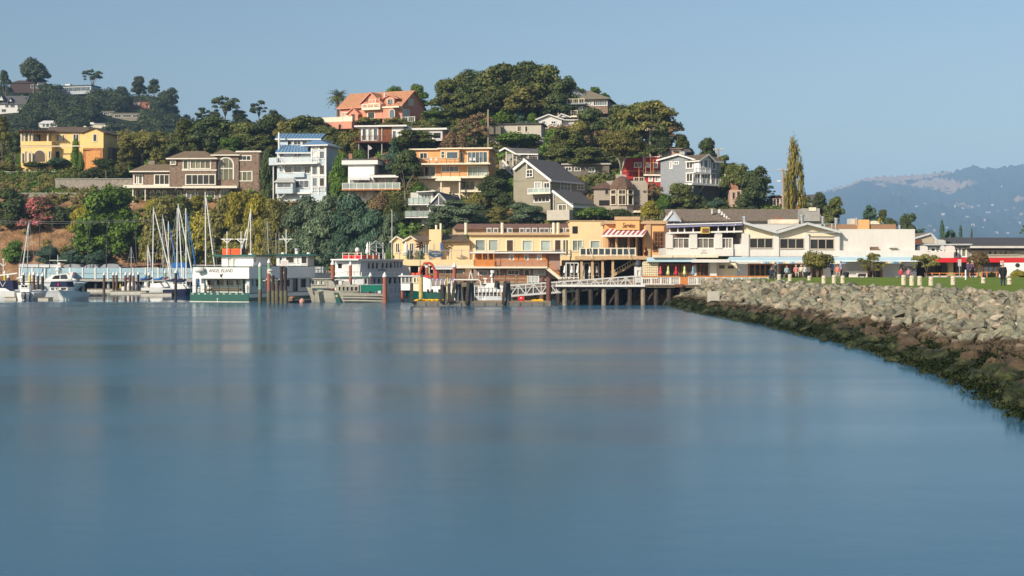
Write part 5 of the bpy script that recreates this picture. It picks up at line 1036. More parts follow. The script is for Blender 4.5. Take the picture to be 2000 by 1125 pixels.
for x, y in ((553,493),(580,489),(603,493)): b.post(x, y, 497, 2.5, .3, GEL, 'antenna_dome', 10)
b.post(580, 485, 489.5, 2.5, .4, STEEL, 'radar_drum', 12)
for x in (545, 539): b.post(x, 455, 498, 3, .04, STEEL, 'aerial')
# ---- ferry with red rafts
D = 189; b = B('raft_ferry', 'white two deck ferry with red life raft boxes and lattice mast', 'ferry', 646, D, -30, zb=0)
plan(b, 'hull', 648, 706, 574, 592, 0, 15, 6, GEL); b.facade(650, 541, 704, 575, .3, 2, GEL, [(655,546,668,560,1,1,'d'),(674,546,690,560,1,1,'b')], GEL, .06, name='lower_cabin'); b.box('deck_edge', 646, 538.5, 706, 541, -.3, 15, GEL)
b.facade(655, 509, 702, 539, .5, 2, GEL, [(659.5,514,669,525,1,1,'d'),(671,514,679,525,1,1,'d'),(683,514,691,525,1,1,'d'),(694,514,700,525,1,1,'d')], GEL, .06, name='upper_cabin')
s3 = b.at(704, 0, 60); s3.facade(704, 541, 800, 577, .2, 2.6, GRYW, [(712,543,718,554,1,1,'d'),(728,543,734,554,1,1,'b'),(737,543,743,554,1,1,'w'),(745,543,751,554,1,1,'d'),(758,542,765,554,1,1,'d'),(768,542,774,554,1,1,'d'),(778,541,783,553,1,1,'b')], GRYW, .05, name='side_wall')  # greyer than the stern: the side's shade is put into the colour
s3.facade(702, 508, 787, 540, .4, 2.6, GRYW, [(717,513,723,525,1,1,'d'),(725,513,731,525,1,1,'d'),(733,513,739,525,1,1,'d'),(744,512.5,750,524,1,1,'d'),(752,512.5,758,524,1,1,'d'),(760,512,766,524,1,1,'d'),(768.5,511,773,523,1,1,'o'),(775,511,779,523,1,1,'o'),(781,511,785.5,523,1,1,'o')], GRYW, .05, name='upper_side')
s3.prism('bow_bulwark', [(786,540),(786,517),(797,519),(804,542)], .4, .3, GRYW); s3.box('roof', 700, 506, 789, 508.6, -.1, 4.5, GEL); b.box('roof', 651, 508, 704, 510, 0, 4, GEL)
s3.prism('name_scroll', [(737,529),(740,526.5),(746,525.8),(752,526.5),(755,529),(746,528)], .34, .04, mat('sign_grey_green', (.17,.18,.15)))
for x0, x1 in ((671,686.5),(688,705)): b.box('raft_box', x0, 498.5, x1, 508, .9, .8, REDC)
for k in range(3): s3.box('life_raft', 712+k*9, 498, 720+k*9, 506, .8, .8, ORNG)
b.rail(669, 706, 494, 508, .5, CREAM, 4, 0, 2, w=.05); s3.rail(706, 752, 494, 506, .2, GEL, 5, 0, 2, w=.05); s3.rail(706, 786, 532, 541, .0, GEL, 6, 0, 2, w=.04); b.rail(652, 702, 529, 540, .1, GEL, 5, 0, 2, w=.04)
q = b.post(698, 492, 508, 2, .1, GEL, 'pedestal'); c_ = b.l(b.uz(698,488,2)[0], 2, b.uz(698,488,2)[1]); mb = MB(); mb.lathe([(.15,-.3),(.3,-.22),(.32,0),(.26,.2),(.1,.32)], c_, 12); mb.build('radome', GEL, q, True)
for a_, c_ in (((722,505),(722,472)),((735,470),(722,480)),((735,470),(748,482)),((722,482),(748,484)),((748,505),(748,474)),((724,486),(742,496)),((735,470),(735,500)),((726,476),(746,476))): s3.bar('mast_strut', (*a_,1.2), (*c_,1.2), .09, GEL)
b.bar('ladder', (697,540,.3), (699,506,.3), .08, GEL); b.bar('ladder', (702,540,.3), (704,506,.3), .08, GEL)
for k in range(7): b.bar('rung', (697.2,536-k*4.6,.3), (702.2,536-k*4.6,.3), .05, GEL)
s3.rail(752, 800, 560, 577, -.1, GEL, 7, 14, 2, w=.04)
# ---- patrol launch
D = 172.5; b = B('patrol_launch', 'grey aluminium launch with slanted green hull stripe and green tarpaulin', 'launch', 670, D, -5, zb=0)
us, ub = b.uz(751,0)[0], b.uz(592,0)[0]; zst, zbo = b.uz(751,573.5)[1], b.uz(592,561)[1]
hull(b, ub, us, 0, 3.4, zst, zbo, ALU, -1, .055, full=.5)
for y in (576.5, 581.5, 586.5): b.bar('rub_rail', (668,y,-.02), (750,y+.8,-.02), .1, ALU)
st = b.prism('hull_stripe', [(652,571),(660,572),(666,591.5),(657,591.5)], -.02, .1, GRN); b.prism('badge', [(657.3+2.3*math.cos(R(30*k)), 578+2.5*math.sin(R(30*k))) for k in range(12)][::-1], -.05, .04, mat('brass_badge', (.5,.38,.16)), st)
b.facade(607, 545, 640, 563, .5, 2.4, ALU, [(608.5,547,615,556,1,1,'b'),(616.5,547,624,556,1,1,'c'),(626,547,634,556,1,1,'c')], ALU, .05, name='wheelhouse'); b.flat(605, 646, 543.5, 545.3, .5, 2.4, ALU, .15, 'wheelhouse_roof'); b.prism('raked_end', [(640,563),(640,545.5),(650,549),(657,563)], .55, 2.2, ALU)
b.facade(656, 556, 701, 571, .4, 2.6, ALU, [(661,559.5,666,568.5,1,1,'d'),(668.5,559.5,674,568.5,1,1,'d'),(676,559.5,682,568.5,1,1,'d'),(684,559.5,690.5,568.5,1,1,'d'),(692.5,559.5,699,568.5,1,1,'d')], ALU, .05, name='aft_cabin')
b.box('canopy', 663, 540.2, 722, 541.6, .3, 2.8, mat('pale_green_canopy', (.16,.27,.20))); b.facade(697, 542, 718, 557, .6, 2, GRYW, [(711,544,718-.4,555,1,1,'d')], GRYW, .04, name='engine_house')
b.box('tarpaulin', 705, 556.5, 746, 569.5, .2, .08, TEAL); b.rail(704, 748, 555.5, 570, .3, STEEL, 4, 0, 2, w=.06, dep=2.5)
for x in (664, 692, 710): b.post(x, 541, 557, .4, .04, STEEL, 'canopy_post')
b.post(667, 548, 556, 1, .35, GEL, 'engine_cowl', 10); b.box('hatch', 670, 550, 684, 556, .6, 1.2, ALU); b.bar('name_strip', (615,564.4,.1), (627,565.6,.1), .05, mat('teal_strip', (.05,.30,.28)), h=.1); b.box('bitts', 738, 568, 744, 573, .1, .4, GRYW)
# ---- green hulled work boat
D = 177; b = B('green_work_boat', 'work boat with dark green hull, white wheelhouse and hooped canopy behind the pontoon', 'boat', 776, D, -14, zb=0)
us, ub = b.uz(890,0)[0], b.uz(776,0)[0]; hull(b, ub, us, 0, 4, b.uz(880,572)[1], b.uz(777,565)[1], GRN, -1, .1, full=.45)
b.facade(783, 540, 806, 567, .7, 2.5, GEL, [(785,541,791,552,1,1,'b'),(793,541,798,552,1,1,'b'),(800,541,805,552,1,1,'b')], mat('grey_frame', (.35,.34,.3)), .06, name='wheelhouse'); b.facade(806, 540, 818, 570, .6, 2.5, CRM, [(808,542,813,552,1,1,'o'),(814,542,817,552,1,1,'o')], CRM, .05, name='wheelhouse_side'); b.flat(781, 819, 538, 540.2, .6, 2.5, GRYW, .15, 'wheelhouse_roof')
b.prism('hold_front', [(826,569),(826,541),(841,546),(841,570)], .4, 2.6, GEL); b.facade(841, 559, 890, 573, .5, 2.6, GEL, name='hold')
for k in range(6):
    x = 843+k*8.5; u, z0 = b.uz(x, 559, .5); z1 = b.uz(x, 545, .5)[1]; mb = MB(); mb.tube([b.l(u, .5, z0), b.l(u, .6, z1-.25), b.l(u, 1.1, z1), b.l(u, 2.3, z1), b.l(u, 2.9, z1-.3), b.l(u, 3, z0)], .06, 6); mb.build('canopy_hoop', GEL, b.root)
b.slab('canopy_sheet', [(841,548,.62),(888,548,.62),(888,545,1.1),(841,545,1.1)], .03, mat('mauve_plastic', (.22,.20,.27), .4)); b.box('canopy_side', 842, 547.5, 887, 558, .62, .03, mat('hazy_plastic', (.26,.20,.19), .35))
for x in (836, 844, 858): b.post(x, 565, 571, -.05, .14, BLK, 'fender')
CRN = mat('crane_red', (.42,.06,.035), .6, .15, 2)
for p in (((818,538),(824,520),(828,514.5),(839,513.5),(843,516),(852,532),(853,545)),): 
    mb = MB(); mb.tube([b.pt((x,y,1.5)) for x, y in p], .16, 8); mb.build('crane_arch', CRN, b.root)
b.box('crane_foot', 848, 530, 854, 545, 1.3, .6, CRN); b.box('lifebuoy_rack', 804, 533, 809, 539, 1, .6, ORNG); b.prism('rescue_boat', [(811,536.5),(813,533),(820,532.5),(822,536.5)], 1, 1, ORNG)
for k in range(3): b.post(832+k*4.5, 537.5, 543, 1.2, .28, CRN, 'drum')
# ---- white railed launch behind the pontoon
b = B('railed_launch', 'small white launch with low cabin and pipe railings behind the grey fender piles', 'boat', 955, 171, -3, zb=0)
us, ub = b.uz(990,0)[0], b.uz(926,0)[0]; hull(b, ub, us, 0, 2.8, b.uz(985,579)[1], b.uz(928,578)[1], GEL, -1, .1); b.prism('cabin', [(930,570),(934,560),(946,553),(968,553),(984,560),(986,570)], .4, 2, GEL); b.prism('cabin_window', [(935,559.5),(944,554.5),(950,554.5),(946,559.5)], .36, .05, GL['d']); b.rail(927, 986, 558, 578, -.02, GEL, 9, 0, 4, w=.06)
q = b.post(948, 545, 554, 1, .1, GEL, 'radar_post'); b.box('radar', 944, 543, 951, 545.5, .8, .6, GEL, q); q = b.post(961, 532, 554, 1.2, .12, GEL, 'mast'); b.box('light_box', 957, 536, 961, 541, .9, .4, GEL, q); b.post(962, 528, 533, 1.2, .25, GEL, 'lantern', 8, q)
# ---- floating pontoon with fender piles and clutter
D = wl(597.3); b = B('floating_pontoon', 'long low grey floating pontoon in front of the boats', 'pontoon', 940, D, 0, zb=0)
PGY = mat('grey_pontoon', (.17,.16,.14), .85, .25, 1.5, streak=.2); PTM = mat('grey_timber', (.115,.115,.115), .85, .25, 3)
b.box('float', 803.5, 590.3, 1076, 603, 0, 4.5, PGY); b.box('deck', 803.8, 588.6, 1075.6, 590.5, -.02, 4.5, mat('pontoon_deck', (.27,.19,.11), .9, .25, 2))
for k in range(12): b.box('rub_block', 806+k*23, 591, 808.5+k*23, 598.5, -.1, .1, PGY)
def fender(x, y0, y1, n=3, sp=4, lab=''):
    q = B('fender_dolphin', lab, 'dolphin', x, D-.25, 0, zb=.2, group='fender dolphins on the pontoon')
    for k in range(n):
        off = (k-(n-1)/2)*sp; q.bar('timber', (x+off*1.25,y1+(3 if k else 0),.3*k), (x+off*.55,y0,.3*k), .34, PTM if k else PILE)
    if n > 1: q.box('cap', x-sp*.8, y0, x+sp*.8, y0+4, -.1, .7, PTM)
fender(804, 553, 590, 1, 0, 'single dark fender timber at the left end of the pontoon'); fender(866, 556, 590, 2, 8, 'grey paired fender timbers right of the yellow hoses'); fender(877, 554, 590, 1, 0, 'dark fender timber beside the yellow marker post')
fender(893, 551, 588, 3, 8, 'splayed three timber fender behind the blue bin'); fender(918, 549, 594, 3, 6, 'black fronted fender dolphin left of the railed launch'); fender(990, 549, 594, 3, 6, 'black fronted fender dolphin at the foot of the gangway'); fender(971, 548, 562, 2, 5, 'short grey fender head behind the railed launch')
def pile(px, y0, y1, r, m, lab, cap=True, group='capped marina piles', D=None, name='mooring_pile', cat='pile', band=None):
    D = D or wl(y1); p = P(px, y0, D); e = bpy.data.objects.new(name, None); COL.objects.link(e); e.location = (p.x, D, 0); tag(e, lab, cat, group)
    h = p.z; mb = MB(); tl = random.uniform(-.05, .05); ct = min(.55, r*2.4) if cap else 0
    mb.tube([(0,0,-2),(0,0,0),(tl*.3,0,h*.4),(tl,0,h-ct)], [r*1.08,r*1.08,r,r], 10); mb.build('shaft', m, e)
    if band: mb = MB(); mb.tube([(0,0,-.2),(0,0,band)], r*1.12, 10); mb.build('weed_band', mat('barnacle_weed', (.14,.125,.075), .95, .45, 4, bump=.6), e)
    if cap: mb = MB(); mb.lathe([(r*1.12,h-ct-.06),(r*1.12,h-ct+.08),(.03,h)], (tl,0,0), 10); mb.build('cap', WHITE, e)
    return e
PGN = mat('green_pile', (.20,.36,.24), .75, .2, 2, streak=.2); PRS = mat('rust_red_pile', (.33,.11,.07), .75, .18, 2, streak=.2); PYL = mat('yellow_pile', (.62,.48,.06), .7, .12, 2); PBR = mat('brown_pile', (.12,.075,.055), .85, .3, 2); PDK = mat('dark_wet_pile', (.045,.035,.03), .85, .4, 3)
pile(508, 512, 592, .19, PGN, 'pale green pile with white cone right of the lettered ferry', band=1.6); pile(526, 505, 591, .2, PGN, 'tall pale green pile with white cone above the rope tied dolphin', D=176)
for x, y0, m_, l_ in ((525,535,PRS,'rust red timber of the rope tied dolphin'),(534,538,PDK,'dark timber in the middle of the rope tied dolphin'),(541,553,PBR,'short brown timber of the rope tied dolphin'),(550,520,PDK,'dark timber under the white notice'),(558,522,PDK,'dark timber right of the white notice post')): pile(x, y0, 592.5, .2, m_, l_, False, 'dolphin timbers beside the ferry', band=1.5)
b = B('notice_board', 'white notice board on dark timbers between the two ferries', 'sign', 555, 170.5, 0, zb=4); b.box('board', 548, 508, 563, 519.5, 0, .08, WHITE)
for k in range(4): b.box('text_line', 550, 510.5+k*2.2, 561, 511.3+k*2.2, -.012, .01, mat('faded_red_print', (.5,.3,.28)))
b.post(555, 519, 535, .2, .1, PDK, 'post')
e = MB()
def sag(p, q, s, n=10): p, q = Vector(p), Vector(q); return [p+(q-p)*k/n-Vector((0,0,s*4*(k/n)*(1-k/n))) for k in range(n+1)]
for i, (a_, c_, s_) in enumerate((((527,531),(556,528),1.1),((527,533),(511,545),.5),((526,534),(540,556),.6),((528,531),(562,540),1.4))):
    mb = MB(); mb.tube(sag(P(*a_,170), P(*c_,170.5), s_), .06, 6); mb.build('mooring_rope', ROPE).location = (0,0,0); o = bpy.data.objects[-1] if False else None
for i, o in enumerate([o for o in COL.objects if o.name.startswith('mooring_rope')]): tag(o, ('pale rope drooping from the dolphin to the notice post','short pale rope tied to the green pile','pale rope hanging across the rust red dolphin timber','lowest pale rope swag beside the notice post')[i], 'rope', 'mooring ropes')
for k in range(4):
    pass
mb = MB(); mb.tube([P(523.5,529.5,171), P(527,528,170.6), P(531.5,530.5,171), P(528,533,170.7), P(524,531.5,170.8)], .22, 8); tag(mb.build('rope_coil', ROPE, None, True), 'tangled pale rope bundle on top of the dolphin', 'rope')
mb = MB(); c_ = P(590, 588.5, 170); mb.lathe([(.08,-.35),(.28,-.22),(.34,0),(.26,.22),(.08,.36)], c_, 12); tag(mb.build('mooring_buoy', mat('faded_pink_buoy', (.55,.27,.22), .6), None, True), 'faded pink buoy hanging at the bow of the grey launch', 'buoy')
for x, y0, y1, r_, l_ in ((650,507.5,590,.24,'rust red capped pile at the stern of the raft ferry'),(685,510,590,.2,'slim rust red capped pile rising past the raft ferry ladder'),(723.5,532,590,.2,'short rust red capped pile behind the green tarpaulin'),(752,531,592,.24,'stout orange red capped pile at the stern of the grey launch'),(786,533,588,.18,'rust red capped pile at the bow of the raft ferry'),(834,513,585,.22,'rust red capped pile inside the red crane arch'),(887,512,585,.24,'rust red capped pile right of the red crane')): pile(x, y0, y1, r_, PRS, l_, group='rust red piles', D=178 if y1 != 592 else 171.5)
pile(822.5, 541, 592, .26, mat('ochre_pile', (.52,.37,.13), .8, .25, 2), 'ochre yellow square topped pile in front of the work boat', False, 'ochre marker piles', D=171); pile(875, 542, 590, .09, PYL, 'slim bright yellow marker post on the pontoon', False, 'ochre marker piles', D=163)
pile(1071.5, 541, 597, .3, mat('brown_steel_pile', (.13,.055,.04), .6, .2), 'thick brown steel pile at the right end of the pontoon', False, 'steel piles', D=161); pile(1059, 541, 592, .25, mat('brown_steel_pile', (.13,.055,.04)), 'brown steel pile left of the thick one behind the gangway', False, 'steel piles', D=170)
# clutter on the pontoon
b = B('hose_heap', 'heap of yellow hose lying on the left part of the pontoon', 'hose', 844, D+1, 0, zb=P(844,589,D).z); YH = mat('yellow_hose', (.72,.45,.02), .6, .15, 3)
mb = MB()
for k in range(16): x = 822+random.random()*40; mb.tube([b.pt((x+14*math.cos(a)*random.uniform(.5,1), 587.2-random.random()*2.4, .6+.9*math.sin(a))) for a in [R(30*j+k*40) for j in range(9)]], .07, 6)
mb.build('hose', YH, b.root)
b = B('yellow_tarp', 'crumpled yellow tarpaulin at the right end of the pontoon', 'tarpaulin', 1048, D+1, 0, zb=P(1048,589,D).z); b.prism('sheet', [(1036,588.5),(1039,586),(1046,584.6),(1050,585.6),(1056,583.6),(1061,585),(1061,588.5)], .2, 1.4, YH); b.box('fold', 1024, 587.4, 1050, 588.6, -.4, .5, mat('orange_tarp', (.6,.25,.03)))
b = B('plastic_bin', 'round blue plastic bin standing on the pontoon', 'bin', 905, D+.8, 0, zb=P(905,589,D).z); c_ = b.l(0, 0, b.L.z); mb = MB(); mb.lathe([(.26,0),(.33,.62),(.36,.62),(.36,.68),(.31,.68),(.25,.1)], c_, 14); mb.build('tub', mat('blue_plastic', (.03,.09,.26), .5), b.root, True)
b = B('red_generator', 'red wheeled equipment box on the pontoon below the gangway', 'equipment', 1017, D+1, 0, zb=P(1017,589,D).z); RP = mat('red_plastic', (.60,.03,.03), .5); b.prism('case', [(1011.5,588),(1011.5,580),(1013.5,578.5),(1022,578.5),(1024,580.5),(1024,588)], 0, .6, RP); b.prism('badge', [(1017.5+1.4*math.cos(R(40*k)), 582+1.4*math.sin(R(40*k))) for k in range(9)][::-1], -.02, .03, WHITE); b.bar('handle', (1014,578.2,.1), (1021,578.2,.1), .05, BLK)
for x in (1013.5, 1022): b.post(x, 587, 588.6, -.05, .1, BLK, 'wheel')
b = B('pipe_davit', 'bent white pipe davit frame over the pontoon', 'davit', 888, D+2, 0, zb=P(888,589,D).z)
mb = MB(); mb.tube([b.pt(p+(0,)) for p in ((883,588),(882,560),(882,549),(886,546.5),(920,546.5),(934,546.5),(938,549),(940,560))], .07, 8); mb.build('pipe', GEL, b.root); mb = MB(); mb.tube([b.pt(p+(0,)) for p in ((916,546),(918,535),(920,529))], .05, 8); mb.build('arm', GEL, b.root); mb = MB(); mb.tube([b.pt(p+(0,)) for p in ((923,546),(921,533))], .05, 8); mb.build('arm', GEL, b.root); b.bar('foot', (883,578,0), (892,589,-.5), .1, GEL)
# ---- gangway truss
b = B('gangway', 'white aluminium truss gangway sloping from the pier down to the pontoon', 'gangway', 1120, 164, -1.2, zb=.8)
def chord(x, top): return (557.5-(x-997)*.0735) if top else (578-(x-997)*.077)
TR = mat('aluminium_truss', (.62,.62,.60), .4, .06, 1, metal=.3)
for v in (0, 1.5):
    b.bar('top_chord', (997,chord(997,1),v), (1252,chord(1252,1),v), .16, TR); b.bar('bottom_chord', (997,chord(997,0),v), (1252,chord(1252,0),v), .22, TR); b.bar('mid_rail', (997,chord(997,.5)+7,v), (1252,chord(1252,1)+7,v), .07, TR)
    for k in range(18):
        x = 997+k*15; b.bar('upright', (x,chord(x,1),v), (x,chord(x,0),v), .11, TR)
        if k < 17: a_, c_ = (x, x+15) if k % 2 else (x+15, x); b.bar('diagonal', (a_,chord(a_,1),v), (c_,chord(c_,0),v), .11, TR)
b.slab('walkway', [(997,chord(997,0)-1,0),(1252,chord(1252,0)-1,0),(1252,chord(1252,0)-1,1.5),(997,chord(997,0)-1,1.5)], .08, STEEL)
mb = MB(); u0 = b.uz(997,0)[0]; u1 = b.uz(1252,0)[0]
for k in range(90):
    x = 998+k*2.8; mb.bar(b.pt((x,chord(x,1),.1)), b.pt((x,chord(x,0),.1)), .025)
mb.build('mesh_infill', TR, b.root)

# ---- marina walkway with pale blue panels
D = 262; b = B('marina_walkway', 'long raised walkway screened with pale blue glass panels and white posts', 'walkway', 300, D, 0, zb=0)
PBG = mat('pale_blue_screen', (.30,.44,.50), .35, .08, .6, relief='board')
for k in range(21):
    x = 38+k*24.6; b.box('post', x-1.3, 522.5, x+1.3, 545.5, -.1, .2, WHITE)
    b.box('screen_panel', x+1.3, 523.5, x+23.3, 543.5, 0, .06, PBG); b.box('handrail', x+1.3, 533, x+23.3, 533.7, -.08, .06, STEEL)
b.box('deck', 36, 545, 556, 549.5, -.4, 5, CONC)
for k in range(22): b.post(40+k*24.6, 549.5, 572, .6, .3, CONC if k % 2 else PILE, 'pile')
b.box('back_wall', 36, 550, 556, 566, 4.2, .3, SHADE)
b = B('boat_shed', 'long low white boat shed wall behind the blue screened walkway', 'shed', 80, 268, 0, zb=2.2); b.facade(38, 519, 118, 546, 0, 4, GEL, name='wall'); b.slab('roof', [(36,519,-.3),(120,521,-.3),(118,516,4),(38,515.5,4)], .15, WHITE)
TRP = mat('grey_tarpaulin', (.30,.31,.32), .7, .15, 1)
for x0, x1, y0, l_ in ((119,160,516,'boat under grey tarpaulin nearest the white shed'),(161,193,516.5,'boat under grey tarpaulin, second from the white shed'),(194,236,515.5,'boat under pale grey tarpaulin at the right of the row')):
    b = B('covered_boat', l_, 'boat', (x0+x1)/2, 269, 0, zb=3, group='covered boats in the yard'); b.prism('tarpaulin', [(x0,527),(x0+2,522),(x0+8,y0+1),((x0+x1)/2,y0-.5),(x1-6,y0+1),(x1,523),(x1,527)], 0, 3, TRP); b.prism('hull', [(x0+1,527.2),(x1-1,527.2),(x1-5,533),(x0+6,533)], .2, 2.6, GEL)
b = B('work_shed', 'rust roofed low shed behind the sailboat masts', 'shed', 272, 270, 0, zb=3); b.facade(237, 521, 308, 546, 0, 4, mat('tan_siding', (.40,.27,.17)), [(240,524,252,534,1,1,'d')]); b.slab('roof', [(235,520,-.4),(310,516,-.4),(310,514,4.5),(235,518,4.5)], .15, mat('rust_roof', (.24,.12,.07)))
b = B('blue_canopy', 'bright blue canvas canopy among the sailboat masts', 'canopy', 350, 266, 0, zb=3); b.prism('canvas', [(333,523),(336,513),(362,513),(365,523)], 0, 4, BLUC)
for x in (335, 363): b.post(x, 522, 545, .2, .08, STEEL)
b = B('marina_store', 'plain grey store building behind the lettered ferry', 'building', 385, 270, 0, zb=3); b.facade(366, 519, 470, 560, 0, 8, mat('pale_grey_stucco', (.52,.51,.46)), [(372,528,384,540,2,1,'d'),(420,528,440,540,3,1,'d')]); b.box('roof_edge', 364, 517, 472, 519.3, -.3, 8.5, CONC)

# ---- piles of the marina
M1 = [(10,528,580,.17,PYL,'yellow'),(16.5,535,582,.2,PBR,'brown'),(46,531,578,.17,PDK,'black'),(58.5,531,577,.18,PYL,'yellow'),(66.5,530,580,.19,PBR,'dark brown'),(73.5,532,582,.18,PBR,'brown'),(83,532,584,.19,PDK,'black')]
n1 = {10:'yellow capped pile near the left edge of the marina',16.5:'brown pile on the small float at the left edge',46:'black capped pile behind the twin outboard boat',58.5:'yellow capped pile behind the twin outboard boat',66.5:'dark brown capped pile, first of the three beside the navy canopy boat',73.5:'brown capped pile, middle of the three beside the navy canopy boat',83:'black capped pile nearest the navy canopy boat'}
for x, y0, y1, r_, m_, _ in M1: pile(x, y0, y1, r_, m_, n1[x])
for x, y0, y1, m_, l_ in ((203,531,571,PBR,'brown capped pile standing alone right of the white yacht'),(222,531,570,PBR,'brown capped pile left of the close pair'),(228,531,571,PBR,'brown capped pile right of the close pair'),(236,530,566,PYL,'yellow capped pile in the middle of the sailboats'),(245,531,571,PBR,'brown capped pile just right of the yellow one'),(254,531,570,PBR,'brown capped pile, second right of the yellow one'),(261,532,571,PBR,'brown capped pile beside the short mast'),(270,530,570,PDK,'black capped pile under the small white mast'),(284,530,567,PGN,'pale green capped pile amid the sailboats'),(291,531,570,PBR,'brown capped pile left of the tall masts'),(309,528,566,PYL,'yellow capped pile among the tall masts'),(323,527,569,PGN,'grey green capped pile under the white masts'),(343,526,578,PDK,'dark capped pile in front of the navy sailboat')): pile(x, y0, y1, .2, m_, l_)
for px, w_, y1, D_, l_ in ((20,22,585,None,'small timber float around the leftmost brown pile'),(84,20,586,None,'small timber float beside the navy canopy boat'),(250,70,573,None,'long finger dock under the brown piles'),(305,60,577,None,'finger dock in front of the tall masts'),(200,60,569,None,'finger dock at the bow of the white yacht')):
    Dd = wl(y1); b = B('finger_dock', l_, 'dock', px, Dd, 0, zb=0, group='finger docks'); b.box('float', px-w_/2, y1-4, px+w_/2, y1+1.5, 0, 2, mat('dock_float', (.50,.47,.40), .85, .2, 2)); b.box('deck', px-w_/2-.6, y1-5, px+w_/2+.6, y1-3.9, -.06, 2.1, DECK)
b = B('fish_cleaning_crate', 'rusty timber crates on the dock beside the notice board', 'crate', 568, 172, 0, zb=.3); b.box('crate', 563, 581, 574, 589, 0, 1, DECK); b.box('dock', 560, 588, 600, 593, -.3, 3, PILE); b.box('lid', 565, 579.5, 575, 581.3, .1, .8, OSB)
# ---- small motor boats
b = B('navy_canopy_boat', 'white motor boat with navy canopy seen bow on in the marina', 'boat', 114, wl(586.5), 0, zb=0)
fr = b.sub(114, wl(586.5)+.0, 82); hull(fr, 0, 6.4, -1.55, 1.55, .95, 1.35, GEL, -1, .2, full=.35); 
b.facade(97, 560, 132, 568, 1.6, 2.6, GEL, [(99,561,107,567,1,1,'b'),(108.5,561,117,567,1,1,'c'),(118.5,561,130,567,1,1,'w')], GEL, .05, name='windscreen'); b.prism('canopy', [(96.5,560.5),(99.5,550),(129.5,550),(132.5,560.5)], 1.5, 2.8, NAVY); b.bar('bow_rail', (98,564,1.2), (113,562,-.2), .04, STEEL); b.bar('bow_rail', (113,562,-.2), (131,564,1.2), .04, STEEL); b.box('light', 112.5, 553, 114.5, 559, 1.4, .06, REDC)
b = B('twin_outboard_boat', 'white fishing boat with two grey outboard motors facing the bay', 'boat', 49, wl(586), 0, zb=0)
fr = b.sub(49, wl(586), 90); hull(fr, 0, 7, -1.25, 1.25, .95, 1.3, GEL, 1, .15)
OUT = mat('outboard_grey', (.10,.11,.14), .35, .1, spec=.6)
for x in (44.5, 54): q = b.prism('outboard', [(x-3.4,578),(x-3,571.5),(x-1,570),(x+1.5,570),(x+3.4,572),(x+3.4,577),(x+1.5,585.5),(x-1.5,585.5)], -.7, .6, OUT); b.box('band', x-3.2, 573.4, x+3.2, 574.4, -.72, .04, GRYW, q)
b.facade(39, 556, 57, 570, 1.8, 1.2, GEL, [(41,556.5,55,562,2,1,'d')], GEL, .05, name='console'); b.flat(33, 62, 551, 552.4, 1.5, 2, BLK, .1, 't_top')
for x in (36, 59): b.post(x, 552, 570, 1.8, .04, STEEL, 'post'); b.post(x, 545, 552, 2, .03, mat('rod_holder', (.4,.3,.2)), 'rod')
b = B('edge_cruiser', 'white cruiser with navy canvas enclosure cut by the left edge', 'boat', 8, wl(585), 0, zb=0)
hull(b, b.uz(-70,0)[0], b.uz(27,0)[0], 0, 2.8, 1.1, 1.5, GEL, -1); b.prism('canvas_enclosure', [(-30,566),(-26,549),(24,547.5),(27,566)], .4, 2, NAVY); b.bar('boom', (-10,539,1), (34,533.5,1), .16, GEL); b.prism('cabin', [(-60,571),(-58,562),(10,563),(24,571)], .3, 2.2, GEL); b.bar('frame', (0,550,.35), (5,560,.35), .05, GEL); b.bar('frame', (11,550,.35), (5,560,.35), .05, GEL)
D = wl(566.5); b = B('white_motor_yacht', 'large white motor yacht with radar arch in front of the blue walkway', 'yacht', 115, D, 3, zb=0)
hull(b, b.uz(40,0)[0], b.uz(169,0)[0], 0, 4.2, b.uz(60,547)[1], b.uz(166,549)[1], GEL, 1, .14, full=.5); b.bar('rub_rail', (60,551,-.04), (166,552,-.04), .08, GRYW)
b.prism('coachroof', [(88,547.5),(101,537),(131,533.5),(138,540),(150,547.5)], .6, 3, GEL); b.prism('side_window', [(101,545),(106,539),(116,537),(116,545)], .55, .05, GL['d']); b.prism('side_window', [(118,545),(118,537),(129,536),(133,545)], .55, .05, GL['b']); b.prism('radar_arch', [(131,546),(138,532),(143,531.5),(139,546)], .5, 3.2, GEL)
q = b.post(113, 498, 548, 2, .06, GEL, 'mast'); b.bar('crosstree', (96,508.5,2), (130.5,508.5,2), .09, GEL, q); b.post(117, 513, 516.5, 2, .28, GEL, 'radar_drum', 10, q); b.post(113, 523, 528, 2, .35, GEL, 'radome', 10, q)
mb = MB(); mb.tube([b.pt(p+(1,)) for p in ((97,546),(98,532),(101,529.5),(126,529.5),(129,532),(129,545))], .06, 8); mb.build('canopy_frame', STEEL, b.root); b.box('pennant', 142, 532.5, 145, 535.5, .4, .03, REDC)
